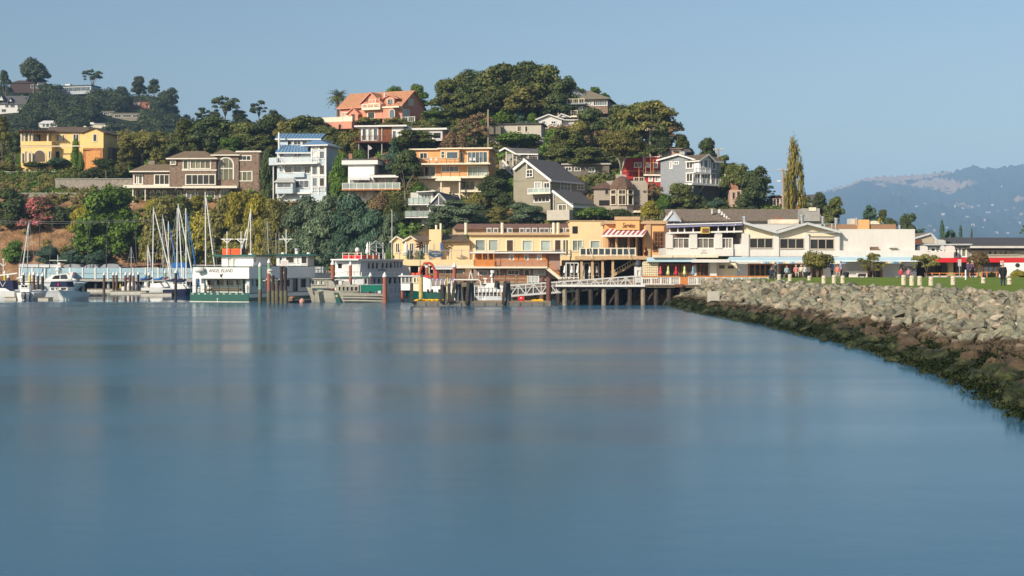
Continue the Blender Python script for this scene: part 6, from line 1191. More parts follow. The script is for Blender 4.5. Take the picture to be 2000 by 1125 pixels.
# ---- sailing boats
def sailboat(px, ytop, ywl, Dd, hpx, cov, lab, jib=None, jm=None, tilt=0, hm=None, hx=0):
    b = B('sailboat', lab, 'sailboat', px, Dd, 0, zb=0, group='sailboats in the marina'); s_ = F/Dd; L_ = hpx/s_
    u = b.uz(px+hx, 0)[0]; hull(b, u-L_*.5, u+L_*.5, 0, 2.4, .85, 1.15, hm or GEL, 1, .2); yb = HOR+CZ*s_-1.2*s_
    b.prism('cabin', [(px+hx-hpx*.22,yb+3),(px+hx-hpx*.18,yb-4),(px+hx+hpx*.1,yb-5),(px+hx+hpx*.2,yb+3)], .6, 1.2, GEL)
    c0 = (px, yb, 1.2); top = (px+tilt, ytop, 1.2); mb = MB(); mb.tube([b.pt(c0), b.pt(top)], [.11,.07], 8); mk = mb.build('mast', GEL if random.random() < .7 else STEEL, b.root)
    for f_ in (.42, .72):
        ys = yb+(ytop-yb)*f_; xs = px+tilt*f_; b.bar('spreader', (xs-5,ys,1.2), (xs+5,ys,1.2), .05, STEEL, mk)
    bm = b.bar('boom', (px-hpx*.38,yb-9,1.2), (px,yb-10,1.2), .1, STEEL); mb = MB(); mb.tube([b.pt((px-hpx*.38,yb-10.5,1.2)), b.pt((px-hpx*.15,yb-12,1.2)), b.pt((px,yb-15,1.2))], [.1,.2,.16], 8); mb.build('sail_cover', cov, bm, True)
    for dx in (-hpx*.45+hx, hpx*.42+hx): b.bar('stay', top, (px+dx, yb+2, 1.2), .028, STEEL)
    if jib: mb = MB(); mb.tube([b.pt((top[0]+(jib-top[0])*.06, ytop+(yb-ytop)*.06, 1.2)), b.pt((jib, yb-1, 1.2))], [.07,.11], 6); mb.build('furled_jib', jm or GEL, b.root)
sailboat(298, 405, 572, 232, 62, NAVY, 'sailboat with tall white mast and white furled jib, leftmost of the tall masts', 338, GEL, 2, hx=8)
sailboat(319, 419, 572, 238, 52, BLUC, 'sailboat with white mast, second of the tall masts', 337, GEL, -1)
sailboat(329, 432, 572, 242, 48, mat('burgundy_cover', (.20,.02,.04)), 'sailboat with shorter white mast and blue furled jib', 352, BLUC, 0)
sailboat(345.5, 406, 575, 225, 60, NAVY, 'sailboat with white mast just left of the leaning one', None, None, 1)
sailboat(357, 398, 575, 221, 58, NAVY, 'sailboat with leaning white mast among the tall ones', 381, GEL, -9)
sailboat(364, 407, 577, 214, 66, NAVY, 'navy hulled sailboat with blue furled jib beside the lettered ferry', 389, BLUC, -1, NAVY, -14)
sailboat(402, 375, 575, 219, 70, NAVY, 'sailboat with the tallest grey mast rising behind the lettered ferry', 424, GEL, -1)
sailboat(256.5, 482, 571, 245, 40, mat('burgundy_cover', (.20,.02,.04)), 'small sailboat with burgundy sail cover and short white mast', None)
sailboat(289, 478, 570, 248, 40, BLUC, 'small sailboat with thin short mast behind the brown piles', 300, GEL)
sailboat(52, 430, 566, 258, 50, GEL, 'sailboat with white mast and raking spars at the left of the marina', 40, GEL, 5)
sailboat(489.5, 408, 570, 236, 60, NAVY, 'sailboat with white mast rising behind the ferry wheelhouse', 471, GEL, 0)
sailboat(527, 432, 570, 240, 60, NAVY, 'sailboat with leaning mast between the two ferry wheelhouses', None, None, -5)
DKM = mat('dark_mast', (.08,.08,.085), .5)
for x, y0, x1, y1, l_ in ((79,417,74,515,'thin dark mast left of the white yacht mast'),(104,418,93,515,'thin brown leaning mast above the white shed'),(141,430,137,515,'thin dark mast above the grey tarpaulin'),(178,420,165,512,'thin pale leaning spar above the covered boats'),(210,420,206,505,'thin dark mast left of the bright green tree foot'),(261,400,270,530,'dark leaning mast in front of the bright green tree'),(505,448,502,520,'thin grey aerial mast behind the ferry roof')):
    Dd = 266; e = bpy.data.objects.new('bare_mast', None); COL.objects.link(e); p0 = P(x1, y1, Dd); zb_ = hgt(p0.x, Dd) if hgt(p0.x, Dd) > 0 else 0; e.location = (p0.x, Dd, zb_); tag(e, l_, 'mast', 'bare masts behind the walkway'); p1 = P(x, y0, Dd); mb = MB(); mb.tube([(0,0,0), (p1.x-p0.x,0,p1.z-zb_)], [.08,.05], 6); mb.build('pole', DKM, e); mb = MB(); mb.bar(((p1.x-p0.x)*.6-.5,0,(p1.z-zb_)*.6), ((p1.x-p0.x)*.6+.5,0,(p1.z-zb_)*.6), .05); mb.build('spreader', DKM, e)
e = B('anchor_ornament', 'white anchor ornament standing above the earth bank at the left edge', 'anchor', 6.5, 266, 0, zb=3); e.post(6.5, 505, 535, 0, .09, WHITE, 'shank'); mb = MB(); mb.tube([e.pt((x, y, 0)) for x, y in ((1,514),(3,517.5),(6.5,519),(10,517.5),(12,514.5))], .1, 6); mb.build('arms', WHITE, e.root); e.bar('stock', (4,506.5,0), (9,506.5,0), .12, WHITE)

# ------------------------------------------------------------------ vegetation
def lobes_dome(r, n, R0, z0, z1, rl, flat=.5):
    "lobe centres filling a dome of radius R0 between heights z0 and z1"
    o = []
    for k in range(n):
        a = r.random()*6.283; t = r.random(); zf = r.random()
        rad = R0*(1-rl*.8/R0*.6)*math.sqrt(t)*(1-.55*zf**2)
        o.append((rad*math.cos(a), rad*math.sin(a), z0+(z1-z0)*zf, rl*(.65+.6*r.random()), flat))
    return o
def leaf_cards(r, lobes, per, s0, s1, shell=.55, aspect=1.0, up=.35, droop=0):
    C = []
    for x, y, z, rl, fl in lobes:
        n = max(8, int(per*rl*rl)); d = r.normal(size=(n, 3)); d /= np.linalg.norm(d, axis=1)[:, None]
        d[:, 2] = np.where(d[:, 2] < -.35, -d[:, 2]*.4, d[:, 2])
        rad = rl*(shell+(1-shell)*r.random(n)**.6)*(1+.14*r.normal(size=n)*.6)
        p = d*rad[:, None]; p[:, 2] *= fl; C.append(np.hstack([p+np.array([x, y, z]), d]))
    C = np.vstack(C); P0, Nn = C[:, :3], C[:, 3:].copy(); m_ = len(P0)
    Nn[:, 2] += up; Nn += r.normal(size=(m_, 3))*.45; Nn /= np.linalg.norm(Nn, axis=1)[:, None]
    a = r.normal(size=(m_, 3)); a[:, 2] -= droop; a -= Nn*np.sum(a*Nn, 1)[:, None]; a /= np.linalg.norm(a, axis=1)[:, None]; c = np.cross(Nn, a)
    s = (s0+(s1-s0)*r.random(m_))[:, None]; q = s/aspect
    bend = Nn*s*.25
    V = np.stack([P0-a*s-bend, P0+c*q, P0+a*s-bend, P0-c*q], 1).reshape(-1, 3)
    return V, np.arange(len(V)).reshape(-1, 4)
def core(lobes, k=.62):
    "dim inner masses so that the crown is not see-through everywhere"
    V, f = [], []
    for x, y, z, rl, fl in lobes:
        b0 = len(V)
        for i in range(3):
            ph = R(-50+50*i)
            for j in range(6): a = R(60*j+30*i); V.append((x+rl*k*math.cos(ph)*math.cos(a), y+rl*k*math.cos(ph)*math.sin(a), z+rl*k*fl*math.sin(ph)))
        V.append((x, y, z+rl*k*fl))
        for i in range(2):
            for j in range(6): a, c = b0+i*6+j, b0+i*6+(j+1) % 6; f.append((a, c, c+6, a+6))
        for j in range(6): a, c = b0+12+j, b0+12+(j+1) % 6; f.append((a, c, b0+18, b0+18))
    return np.array(V), np.array(f)
def crown_mesh(name, r, lobes, per, s0, s1, corek=.6, **kw):
    V, f = leaf_cards(r, lobes, per, s0, s1, **kw)
    if corek:
        cv, cf = core(lobes, corek); 
        # thin the core: quads only, triangles doubled up are harmless
        f = np.vstack([f, np.where(cf >= 0, cf+len(V), cf)]); V = np.vstack([V, cv])
    return npmesh(name, V, f, None)
BARK = mat('grey_bark', (.16,.13,.10), .95, .3, 3, bump=.4); PALEBARK = mat('pale_bark', (.42,.36,.28), .95, .25, 3, bump=.3)
def trunk_mesh(r, H, spread, nl=5, r0=.32, split=.3):
    mb = MB(); mb.tube([(0,0,-.8),(0,0,0),(.1*r.normal(),.1*r.normal(),H*split)], [r0*1.25,r0*1.1,r0*.8], 7)
    for k in range(nl):
        a = 6.283*(k+r.random()*.6)/nl; q = spread*(.35+.45*r.random()); z = H*(.62+.22*r.random())
        mb.tube([(0,0,H*split*.9),(q*.35*math.cos(a),q*.35*math.sin(a),H*split+(z-H*split)*.45),(q*math.cos(a),q*math.sin(a),z)], [r0*.62,r0*.42,r0*.14], 6)
    me = bpy.data.meshes.new('trunk'); me.from_pydata(mb.v, [], mb.f); me.shade_smooth(); return me
# every kind: nominal crown radius 5, height 9; several variants each
KIND = {}
def kind(name, n, fn):
    KIND[name] = [fn(np.random.default_rng(hash_(name)+k)) for k in range(n)]
def hash_(s): return sum(ord(c)*(i+3) for i, c in enumerate(s))
def k_oak(r): l = lobes_dome(r, 34, 4.6, 3.2, 7.6, 1.55, .75); return crown_mesh('oak', r, l, 115, .15, .30), trunk_mesh(r, 8, 4.5, 6)
def k_round(r): l = lobes_dome(r, 38, 4.2, 1.0, 7.4, 1.5, .9); return crown_mesh('round', r, l, 125, .14, .27), trunk_mesh(r, 8, 3.5, 5, split=.2)
def k_shrub(r): l = lobes_dome(r, 30, 4.4, .2, 7.2, 1.7, 1.0); return crown_mesh('shrub', r, l, 110, .15, .30), trunk_mesh(r, 6, 3, 4, .2, .12)
def k_feather(r): l = lobes_dome(r, 34, 4.4, .6, 7.4, 1.6, .8); return crown_mesh('feather', r, l, 170, .2, .42, aspect=3.2, droop=.9, up=.5), trunk_mesh(r, 7, 3.4, 5, .22, .15)
def k_pine(r):
    l = []
    for k in range(30): a = r.random()*6.283; q = 3.6*math.sqrt(r.random()); l.append((q*math.cos(a), q*math.sin(a), 4+3.9*r.random()*(1-q/6), 1.5+.5*r.random(), .55))
    return crown_mesh('pine', r, l, 140, .12, .26, aspect=1.8, up=.8), trunk_mesh(r, 7, 3.2, 5, .3, .4)
def k_conifer(r):
    l = []
    for k in range(36): zf = r.random()**.8; a = r.random()*6.283; q = 4.2*(1-zf)*(.4+.6*r.random()); l.append((q*math.cos(a), q*math.sin(a), 1+7.6*zf, .7+.9*(1-zf), .6))
    return crown_mesh('conifer', r, l, 200, .14, .3, aspect=2, droop=.3), trunk_mesh(r, 8.6, 1.2, 3, .25, .5)
def k_column(r):
    l = [(.8*r.normal(), .8*r.normal(), .4+7.8*(k/25), 3.6*math.sin(min(1, (.35+k/25*.9))*2.6)**.6*.75+.5, .8) for k in range(26)]
    return crown_mesh('column', r, l, 60, .25, .5, aspect=1.6, droop=-.6), trunk_mesh(r, 5, .6, 2, .4, .2)
def k_poplar(r):
    l = []
    for k in range(95): zf = r.random(); a = r.random()*6.283; q = 4.4*math.sin(min(1, .14+zf*.93)*2.95)**.6*math.sqrt(r.random()); l.append((q*math.cos(a), q*math.sin(a), .7+8*zf, .95+.4*r.random(), 1.0))
    return crown_mesh('poplar', r, l, 50, .13, .25, corek=0, shell=.2, droop=-.5), trunk_mesh(r, 8, 1.6, 6, .2, .1)
def k_sparse(r):
    l = []
    for k in range(24): zf = r.random(); a = r.random()*6.283; q = 4.3*math.sqrt(r.random()); l.append((q*math.cos(a), q*math.sin(a), 3+5.0*zf*(1-q*q/40), .9+.7*r.random(), .65))
    return crown_mesh('sparse', r, l, 90, .14, .28, corek=.35), trunk_mesh(r, 8.4, 4.2, 8, .28, .3)
def k_clip(r):
    l = [(2.9*math.cos(a)*c, 2.9*math.sin(a)*c, 5.3+1.9*s_*(1-.5*c*c), 1.9, .9) for a, c, s_ in [(r.random()*6.283, r.random()**.5, r.random()*2-1) for _ in range(26)]]
    return crown_mesh('clip', r, l, 70, .16, .3, shell=.8), trunk_mesh(r, 5, 1, 3, .3, .2)
for n_, c_, fn in (('oak',4,k_oak),('round',4,k_round),('shrub',4,k_shrub),('feather',3,k_feather),('pine',3,k_pine),('conifer',2,k_conifer),('column',1,k_column),('poplar',1,k_poplar),('sparse',3,k_sparse),('clip',2,k_clip)): kind(n_, c_, fn)
FO = dict(oak=foliage('oak_leaves', (0.07,0.0875,0.028), (0.14,0.149,0.0455)), dark=foliage('dark_oak_leaves', (0.0525,0.0744,0.0306), (0.109,0.131,0.0481)), green=foliage('green_leaves', (0.07,0.131,0.028), (0.149,0.219,0.0455)),
          bright=foliage('bright_green_leaves', (.055,.10,.018), (.12,.18,.034)), yellow=foliage('yellow_green_leaves', (0.193,0.184,0.028), (0.367,0.315,0.0525)), olive=foliage('olive_leaves', (0.131,0.131,0.0385), (0.228,0.21,0.063), (0.298,0.21,0.0788)),
          grey=foliage('grey_green_leaves', (0.105,0.149,0.084), (0.201,0.245,0.149)), blue=foliage('blue_green_leaves', (0.0525,0.0963,0.063), (0.123,0.175,0.116)), brown=foliage('brown_leaves', (0.131,0.0963,0.049), (0.245,0.175,0.0875)),
          poplar=foliage('poplar_leaves', (.17,.15,.035), (.28,.23,.055), (.32,.24,.08)), red=foliage('dark_red_leaves', (0.105,0.0385,0.0315), (0.175,0.0875,0.0525)), pink=foliage('pink_blossom', (0.105,0.105,0.035), (0.56,0.123,0.175), (0.787,0.21,0.298)), hazy=foliage('far_leaves', (0.0525,0.0735,0.0385), (0.105,0.126,0.0595)))
TREES = {}
def tree(px, yt, yb, hw, kd, fo, lab, D=None, z=None, cat='tree', name=None, bark=None, depth=None, far=False):
    if D is None: D = gfar(px, yb) if far else ground(px, yb)
    X = (px-1000)/F*D
    if z is None: z = (zfar(px, D) if far else hgt(X, D))
    zt = CZ+(HOR-yt)/F*D; H = max(1.2, zt-z); Rr = hw/F*D
    v = KIND[kd]; i = TREES.get(kd, 0); TREES[kd] = i+1; cm, tm = v[i % len(v)]
    e = bpy.data.objects.new(name or {'shrub': 'shrub', 'clip': 'clipped_tree', 'column': 'cypress', 'poplar': 'poplar', 'pine': 'pine_tree', 'conifer': 'conifer', 'feather': 'acacia'}.get(kd, 'tree'), None); COL.objects.link(e); e.location = (X, D, z-.1); tag(e, lab, cat)
    lim = {'clip': 1.9, 'sparse': 2.2, 'round': 2.3, 'oak': 2.2, 'pine': 2.3}.get(kd); Hc = min(H, lim*Rr) if lim else H; Rr *= 1.1
    e.rotation_euler = (0, 0, random.random()*6.283 if kd != 'clip' else random.random())
    key = (cm.name, fo)
    if key not in TREES: m2 = cm.copy(); m2.materials.append(FO[fo]); TREES[key] = m2
    o = bpy.data.objects.new('crown', TREES[key]); link(o, e); dy = (depth or Rr)/5.0; o.scale = (Rr/5.0, Rr/5.0, Hc/8.6); o.location = (0, 0, H-Hc)
    bk = bark or BARK; key = (tm.name, bk.name)
    if key not in TREES: m2 = tm.copy(); m2.materials.append(bk); TREES[key] = m2
    o = bpy.data.objects.new('trunk', TREES[key]); link(o, e); s_ = H/8.6; o.scale = (Rr/5.0*.9, Rr/5.0*.9, s_)
    return e
T = tree
# summit oaks
for a in ((966,127,231,48,'oak','oak','rounded summit oak between the tall one and the highest'),(1034,122,230,46,'oak','dark','summit oak close behind the highest one'),(906,146,236,40,'round','oak','summit oak filling the left of the grove'),(878,152,236,42,'oak','oak','leftmost oak of the dark summit grove'),(930,136,233,50,'oak','dark','tall summit oak behind the two left ones'),(998,121,228,56,'oak','oak','highest oak on the summit'),(1058,128,232,50,'oak','oak','broad summit oak right of the highest'),
          (1102,150,236,38,'round','dark','rounded oak at the right end of the summit grove'),(900,180,246,38,'oak','oak','low spreading oak above the tan hedge'),(962,166,242,50,'oak','oak','front summit oak above the bright shrubs'),(1028,168,243,52,'oak','olive','front summit oak with grey limbs'),(1082,182,244,36,'oak','dark','shadowy oak left of the grey summit house'),
          
          (1155,208,292,32,'oak','dark','dark oak under the summit house deck'),(1130,236,300,22,'oak','olive','small olive oak right of the white cottage'),
          (1270,190,306,62,'sparse','olive','wide cypress with bare pale limbs on the right shoulder'),(1262,192,300,55,'oak','oak','dense top of the wide cypress clump'),(1215,205,296,36,'oak','oak','oak left of the wide cypress'),(1310,235,306,28,'sparse','brown','thin browning cypress branch tree'),
          (1110,248,318,48,'round','oak','round oak below the white cottage'),(1075,250,312,28,'round','green','green tree right of the beige box house'),(1150,285,340,44,'oak','oak','oak above the shaded bungalow'),(1092,278,332,40,'round','oak','dark oak above the olive gabled house'),(1240,280,332,24,'round','green','green tree behind the red house'),
          (1290,252,312,34,'round','dark','dark tree behind the power pole'),(1335,262,312,24,'round','oak','small oak on the skyline right of the power pole'),(1380,268,318,26,'round','dark','round dark oak on the skyline above the grey house'),(1412,302,345,18,'round','oak','small oak right of the grey house roof'),
          (1440,318,402,36,'oak','oak','spreading oak right of the grey balcony house'),(1476,322,412,36,'round','dark','big dark oak at the right end of the hill'),(1502,360,414,14,'sparse','blue','thin tree left of the brick cottage'),(1455,375,418,26,'round','dark','low oak in front of the tan tower house')): T(*a)
for a in ((1330,356,418,38,'round','oak','round oak below the grey balcony house'),(1298,378,424,20,'shrub','green','green shrub left of the round oak'),(1275,352,410,20,'sparse','brown','reddish thin tree before the red house'),(1372,378,412,16,'shrub','dark','dark shrub beneath the grey house balcony'),(1400,385,414,22,'shrub','blue','shaded shrub right of the grey house base'),(1268,392,425,18,'shrub','yellow','dry yellow shrub below the domed house deck'),(1262,330,362,12,'shrub','bright','bright shrub in front of the red house')): T(*a)
T(1214, 236, 345, 50, 'pine', 'olive', 'big yellowish pine with pale forked trunk', D=ground(1240, 366)-2, bark=PALEBARK)
T(1146, 158, 236, 28, 'sparse', 'green', 'thin leaved tree behind the grey summit house', D=338); T(1174, 174, 238, 17, 'sparse', 'green', 'small thin tree at the right of the summit house', D=336)
# middle of the hill
for a in ((1012,256,294,46,'clip','green','wide clipped hedge tree below the beige box house'),(930,214,292,36,'sparse','brown','browning tree left of the timber pole'),(985,208,248,30,'shrub','bright','bright yellow green shrub under the summit oaks'),(1018,214,250,20,'shrub','blue','bluish shrub right of the bright one'),(955,216,246,22,'shrub','green','green shrub left of the bright one'),(1040,220,252,16,'shrub','bright','bright shrub next to the white cottage'),
          (806,250,304,46,'oak','oak','umbrella shaped oak hiding the white deck house'),(770,268,362,26,'conifer','blue','dark conifer left of the orange house'),(792,292,402,34,'oak','dark','dark tree between the white terrace house and the orange house'),(757,300,345,20,'round','blue','bluish tree over the white terrace house'),
          (682,244,312,30,'shrub','olive','yellow green shrub below the pink terrace'),(655,255,320,26,'shrub','oak','dark shrub right of the blue roof house'),(664,300,392,22,'shrub','green','green tree between the blue house and the white terrace house'),(700,292,332,24,'shrub','green','green shrub under the stilt deck house'),(728,305,330,14,'shrub','brown','brown shrub behind the white terrace house roof'),(720,228,252,30,'shrub','olive','olive shrub in front of the pink villa bay'),(770,232,250,26,'shrub','olive','olive shrub in front of the pink villa side'),
          (853,215,236,32,'clip','green','clipped green hedge beside the pink villa'),(862,232,252,26,'shrub','dark','dark shrub below the clipped hedge'),(890,248,300,30,'shrub','brown','brown shrub left of the timber pole foot'),(820,355,398,20,'shrub','green','flowering green shrub left of the orange house base'),(845,355,382,16,'shrub','brown','dry shrub below the orange house'),(805,402,440,14,'shrub','dark','dark shrub left of the glass gable house')): T(*a)
for a in ((962,338,398,40,'round','dark','dark layered tree right of the orange house'),(1008,345,392,30,'round','green','green tree before the olive gabled house'),(1018,374,402,24,'clip','dark','flat clipped tree at the olive house corner'),(930,370,408,22,'shrub','olive','olive shrub below the orange house'),(985,380,412,28,'shrub','dark','dark shrub above the feathery acacia'),
          (900,386,446,60,'feather','grey','wide grey green acacia below the orange house'),(850,398,448,22,'feather','grey','small acacia left of the wide one'),(1028,394,440,42,'feather','grey','grey green acacia above the hotel roof'),(975,400,442,30,'feather','olive','olive acacia between the two grey ones'),(1162,402,440,36,'clip','green','clipped round shrub above the restaurant sign'),(1125,405,440,26,'clip','green','clipped shrub left of the round one'),(1208,406,438,26,'clip','dark','clipped dark shrub below the domed house'),(1090,412,440,18,'shrub','green','low shrub at the olive house terrace')): T(*a)
T(816, 163, 236, 22, 'round', 'green', 'green tree rising behind the pink villa gable', D=326); T(770, 168, 236, 22, 'round', 'green', 'tree top just over the pink villa ridge', D=326)
# ridge left of the pink villa
for a in ((600,224,296,52,'oak','oak','wide dark oak left of the palm'),(556,234,290,30,'round','olive','olive tree above the blue roof house'),(530,222,282,40,'oak','dark','flat topped dark oak on the ridge'),(478,234,306,44,'oak','oak','broad oak above the shingle mansion tower'),(420,226,316,50,'oak','dark','large dark oak above the shingle mansion'),(366,232,316,34,'round','oak','oak at the left end of the dark ridge grove'),(640,246,312,34,'oak','oak','oak just below the pink terrace'),(502,262,312,46,'round','oak','leafy oak left of the blue roof house'),(450,268,322,34,'round','green','green oak behind the shingle mansion roof'),(590,246,300,34,'round','olive','yellowish tree right of the flat topped oak'),(520,290,392,16,'shrub','dark','dark shrub between the mansion and the blue house')): T(*a)
for a in ((440,178,244,26,'sparse','hazy','tall hazy eucalyptus on the skyline'),(506,194,240,18,'sparse','hazy','smaller hazy eucalyptus on the skyline'),(395,206,246,16,'sparse','hazy','thin hazy tree at the foot of the far ridge'),(470,214,246,22,'round','hazy','hazy round tree between the two eucalyptus'),(420,216,248,18,'round','hazy','hazy round tree left of the tall eucalyptus'),(535,214,246,14,'round','hazy','low hazy tree right of the small eucalyptus')): T(*a, D=420, z=P(a[0], a[2], 420).z)
# left slope
for a in ((278,245,324,46,'pine','olive','yellow brown pine with slanting trunk right of the yellow villa'),(246,282,330,22,'round','olive','brownish tree left of the pine foot'),(312,286,330,26,'round','olive','olive tree right of the pine foot'),(346,280,312,18,'round','dark','dark tree behind the mansion chimney'),(147,277,331,9,'column','green','tall narrow cypress before the yellow villa'),(158,300,333,6,'column','green','short narrow cypress beside the tall one'),(43,295,330,10,'column','green','narrow cypress at the left corner of the yellow villa'),
          (75,314,334,30,'clip','dark','clipped dark hedge below the villa porch'),(114,307,334,25,'clip','blue','clipped hedge right of the porch arch'),(12,315,336,26,'shrub','olive','olive shrub at the left edge below the villa'),(205,308,352,34,'round','dark','dark tree with several trunks above the stone wall'),(236,315,352,20,'round','olive','brownish tree right of the many trunked one'),(172,328,350,20,'shrub','dark','dark shrub left of the many trunked tree'),(5,225,330,24,'round','olive','olive tree at the far left edge of the slope'),(30,258,330,18,'round','hazy','dim tree left of the yellow villa')): T(*a)
for a in ((14,368,445,42,'shrub','dark','dark tree mass at the left edge above the marina'),(78,384,446,42,'shrub','pink','shrub covered in pink blossom on the bank'),(120,396,440,30,'shrub','dark','dark shrub right of the pink blossom'),(212,364,505,66,'round','bright','big bright green tree above the marina'),(158,398,455,24,'shrub','yellow','yellowing shrub left of the big bright tree'),(256,402,512,40,'round','bright','lower bright green tree beside the big one'),(312,390,512,44,'shrub','olive','olive tree right of the bright green one'),(360,386,500,38,'shrub','oak','dark green shrub under the mansion'),(398,392,510,40,'shrub','yellow','yellow green tree behind the tall masts'),(440,384,512,42,'shrub','olive','olive tree behind the ferry masts'),(470,370,505,36,'feather','yellow','yellow acacia right of the mansion'),(506,378,512,36,'feather','yellow','second yellow acacia below the mansion corner'),
          (28,470,512,24,'shrub','green','green shrub at the foot of the left bank'),(95,480,516,28,'shrub','blue','bluish brush behind the white shed'),(140,482,516,26,'shrub','blue','bluish brush above the covered boats'),(190,488,518,34,'shrub','blue','bluish brush below the dry bank')): T(*a)
for a in ((332,382,432,28,'shrub','olive','olive shrub under the left wing of the mansion'),(384,378,434,26,'feather','yellow','yellow acacia under the middle of the mansion'),(300,386,430,22,'shrub','yellow','yellow shrub under the mansion balcony'),(545,384,520,44,'feather','olive','olive acacia below the blue roof house'),(592,380,522,46,'feather','grey','grey green acacia under the blue house'),(640,374,524,48,'feather','grey','tall grey green acacia right of the blue house'),(690,374,522,50,'feather','blue','large bluish acacia under the white terrace house'),(735,408,520,38,'feather','blue','bluish acacia left of the hotel gables'),(560,432,524,50,'feather','olive','olive acacia behind the second ferry'),(622,440,526,54,'feather','blue','dark bluish acacia behind the ferries'),(676,446,524,46,'feather','blue','dark acacia behind the raft ferry mast'),(480,432,522,46,'feather','olive','olive brush behind the lettered ferry wheelhouse'),(424,440,520,38,'shrub','oak','dark brush behind the lettered ferry'),(762,412,506,26,'feather','grey','slim grey acacia left of the glass gable house'),(742,372,430,24,'shrub','brown','brownish shrub below the white terrace house'),(775,385,440,26,'shrub','oak','dark olive shrub right of the white terrace house'),(372,440,518,30,'shrub','dark','dark brush behind the tall masts')): T(*a)
# town trees on the right
T(1551, 278, 412, 21, 'poplar', 'poplar', 'tall yellow poplar standing against the sky', D=240, z=2.8, bark=PALEBARK)
for a, d in (((1598,374,425,24,'round','dark','dark tree left of the mountain slope'),250),((1628,382,428,23,'round','oak','dark oak above the restaurant roof vents'),235),((1572,382,425,16,'round','oak','oak at the poplar foot'),255),((1699,399,460,18,'round','blue','round bluish pine over the apricot block'),260),((1723,408,460,12,'round','oak','small oak right of the bluish pine'),262),((1740,424,470,22,'round','dark','dark tree behind the tan parapet'),250),((1772,416,475,25,'round','dark','large dark tree at the end of the white wall'),250),((1795,440,478,14,'sparse','blue','thin tree right of the large dark one'),245),((1840,431,478,16,'conifer','blue','dark pointed tree over the charcoal roof'),240),((1856,447,478,18,'round','blue','low bluish tree over the charcoal roof'),242),((1876,442,480,14,'conifer','blue','feathery conifer right of the pointed tree'),246),((1898,447,482,8,'conifer','oak','small conifer on the charcoal roof line'),250),((2003,436,500,14,'sparse','green','green leafy branch tree at the right edge'),215)): T(*a, D=d, z=2.8)
for px, yt, hw, d, col, l_, kd in ((1682,420,22,198,'yellow','yellow green creeper over the apricot block','shrub'),(1722,424,16,198,'yellow','yellow green creeper right of the arched vent','shrub')): T(px, yt, 470, hw, kd, col, l_, D=d, z=2.8)
for a in ((1597,486,548.5,31,'clip','olive','round pale green promenade tree before the white restaurant'),(1704,488,546,28,'sparse','olive','open crowned promenade tree, second from the pier'),(1810,485,549,25,'sparse','olive','open crowned promenade tree beside the red awning'),(1911,489,549,25,'clip','brown','round olive promenade tree before the red awning')):
    T(*a, D=wl(a[2])*0+2800*1.7/(a[2]-HOR), z=2.8)
for px, yt, hw, fo, l_ in ((822,470,9,'red','dark red spiky plant before the left hotel window'),(876,474,9,'brown','reddish brown spiky plant right of the oval sign'),(800,487,8,'bright','bright green plant on the hotel terrace railing'),(822,488,9,'green','green planter shrub below the red spiky plant'),(760,488,10,'green','green shrub at the left end of the hotel terrace')): T(px, yt, 507, hw, 'sparse' if fo in ('red', 'brown') else 'shrub', fo, l_, D=199.6, z=P(px, 507, 199.2).z, name='potted_plant', cat='plant')
for px, yt, l_ in ((1139,481,'small potted shrub at the left end of the restaurant balcony'),(1262,488,'red flowering pot at the right end of the restaurant balcony')): T(px, yt, 499, 4, 'shrub', 'green' if px < 1200 else 'red', l_, D=179.4, z=P(px, 500, 179.2).z, name='potted_plant', cat='plant')
# palms
PF = mat('palm_frond', (.12,.14,.035), .7, .3, 1.5); PT = mat('palm_trunk', (.17,.12,.075), .95, .3, 4, bump=.5)
def palm(px, yt, yb, hw, lab, D=None, n=46, tr=.35):
    D = D or ground(px, yb); X = (px-1000)/F*D; z = hgt(X, D); zt = CZ+(HOR-yt)/F*D; H = zt-z; L_ = hw/F*D; th = H-L_*.62
    e = bpy.data.objects.new('palm_tree', None); COL.objects.link(e); e.location = (X, D, z-.1); tag(e, lab, 'palm')
    mb = MB(); mb.tube([(0,0,-.5),(0,0,th*.5),(0,0,th+.1)], [tr*1.1,tr,tr*1.25], 9); mb.build('trunk', PT, e)
    for k in range(n):
        a = random.random()*6.283; el = random.uniform(-.5, 1.35); mb = MB(); pts = []
        for j in range(7):
            t_ = j/6; r_ = L_*t_*math.cos(el*(1-t_*.35)); zz = th+L_*t_*math.sin(el)*.9-L_*.55*t_*t_*(1.1-el*.3); pts.append(Vector((r_*math.cos(a), r_*math.sin(a), zz)))
        sd = Vector((-math.sin(a), math.cos(a), 0)); V = []; f = []
        for j in range(6):
            w = L_*.3*math.sin(min(1, .25+j/6)*3.0); nb = len(mb.v)
            for s in (-1, 1):
                for i in range(2):
                    p = pts[j].lerp(pts[j+1], i*.5); q = pts[j].lerp(pts[j+1], i*.5+.3); tip = p.lerp(pts[j+1], .9)+sd*s*w-Vector((0,0,w*.45)); mb.add([p, q, tip], [(0,1,2)])
        mb.build('frond', PF, e)
palm(660, 170, 246, 28, 'large date palm beside the pink villa'); palm(207, 326, 372, 10, 'slim palm in front of the stone wall', n=18, tr=.12); palm(120, 356, 374, 9, 'low palm at the left of the stone wall', n=16, tr=.12); palm(213, 352, 378, 9, 'low banana palm right of the slim palm', n=14, tr=.12); palm(76, 343, 378, 7, 'small yellow stemmed palm on the ivy slope', n=10, tr=.12); palm(140, 362, 380, 8, 'spiky low palm in the middle of the stone wall', n=16, tr=.12)

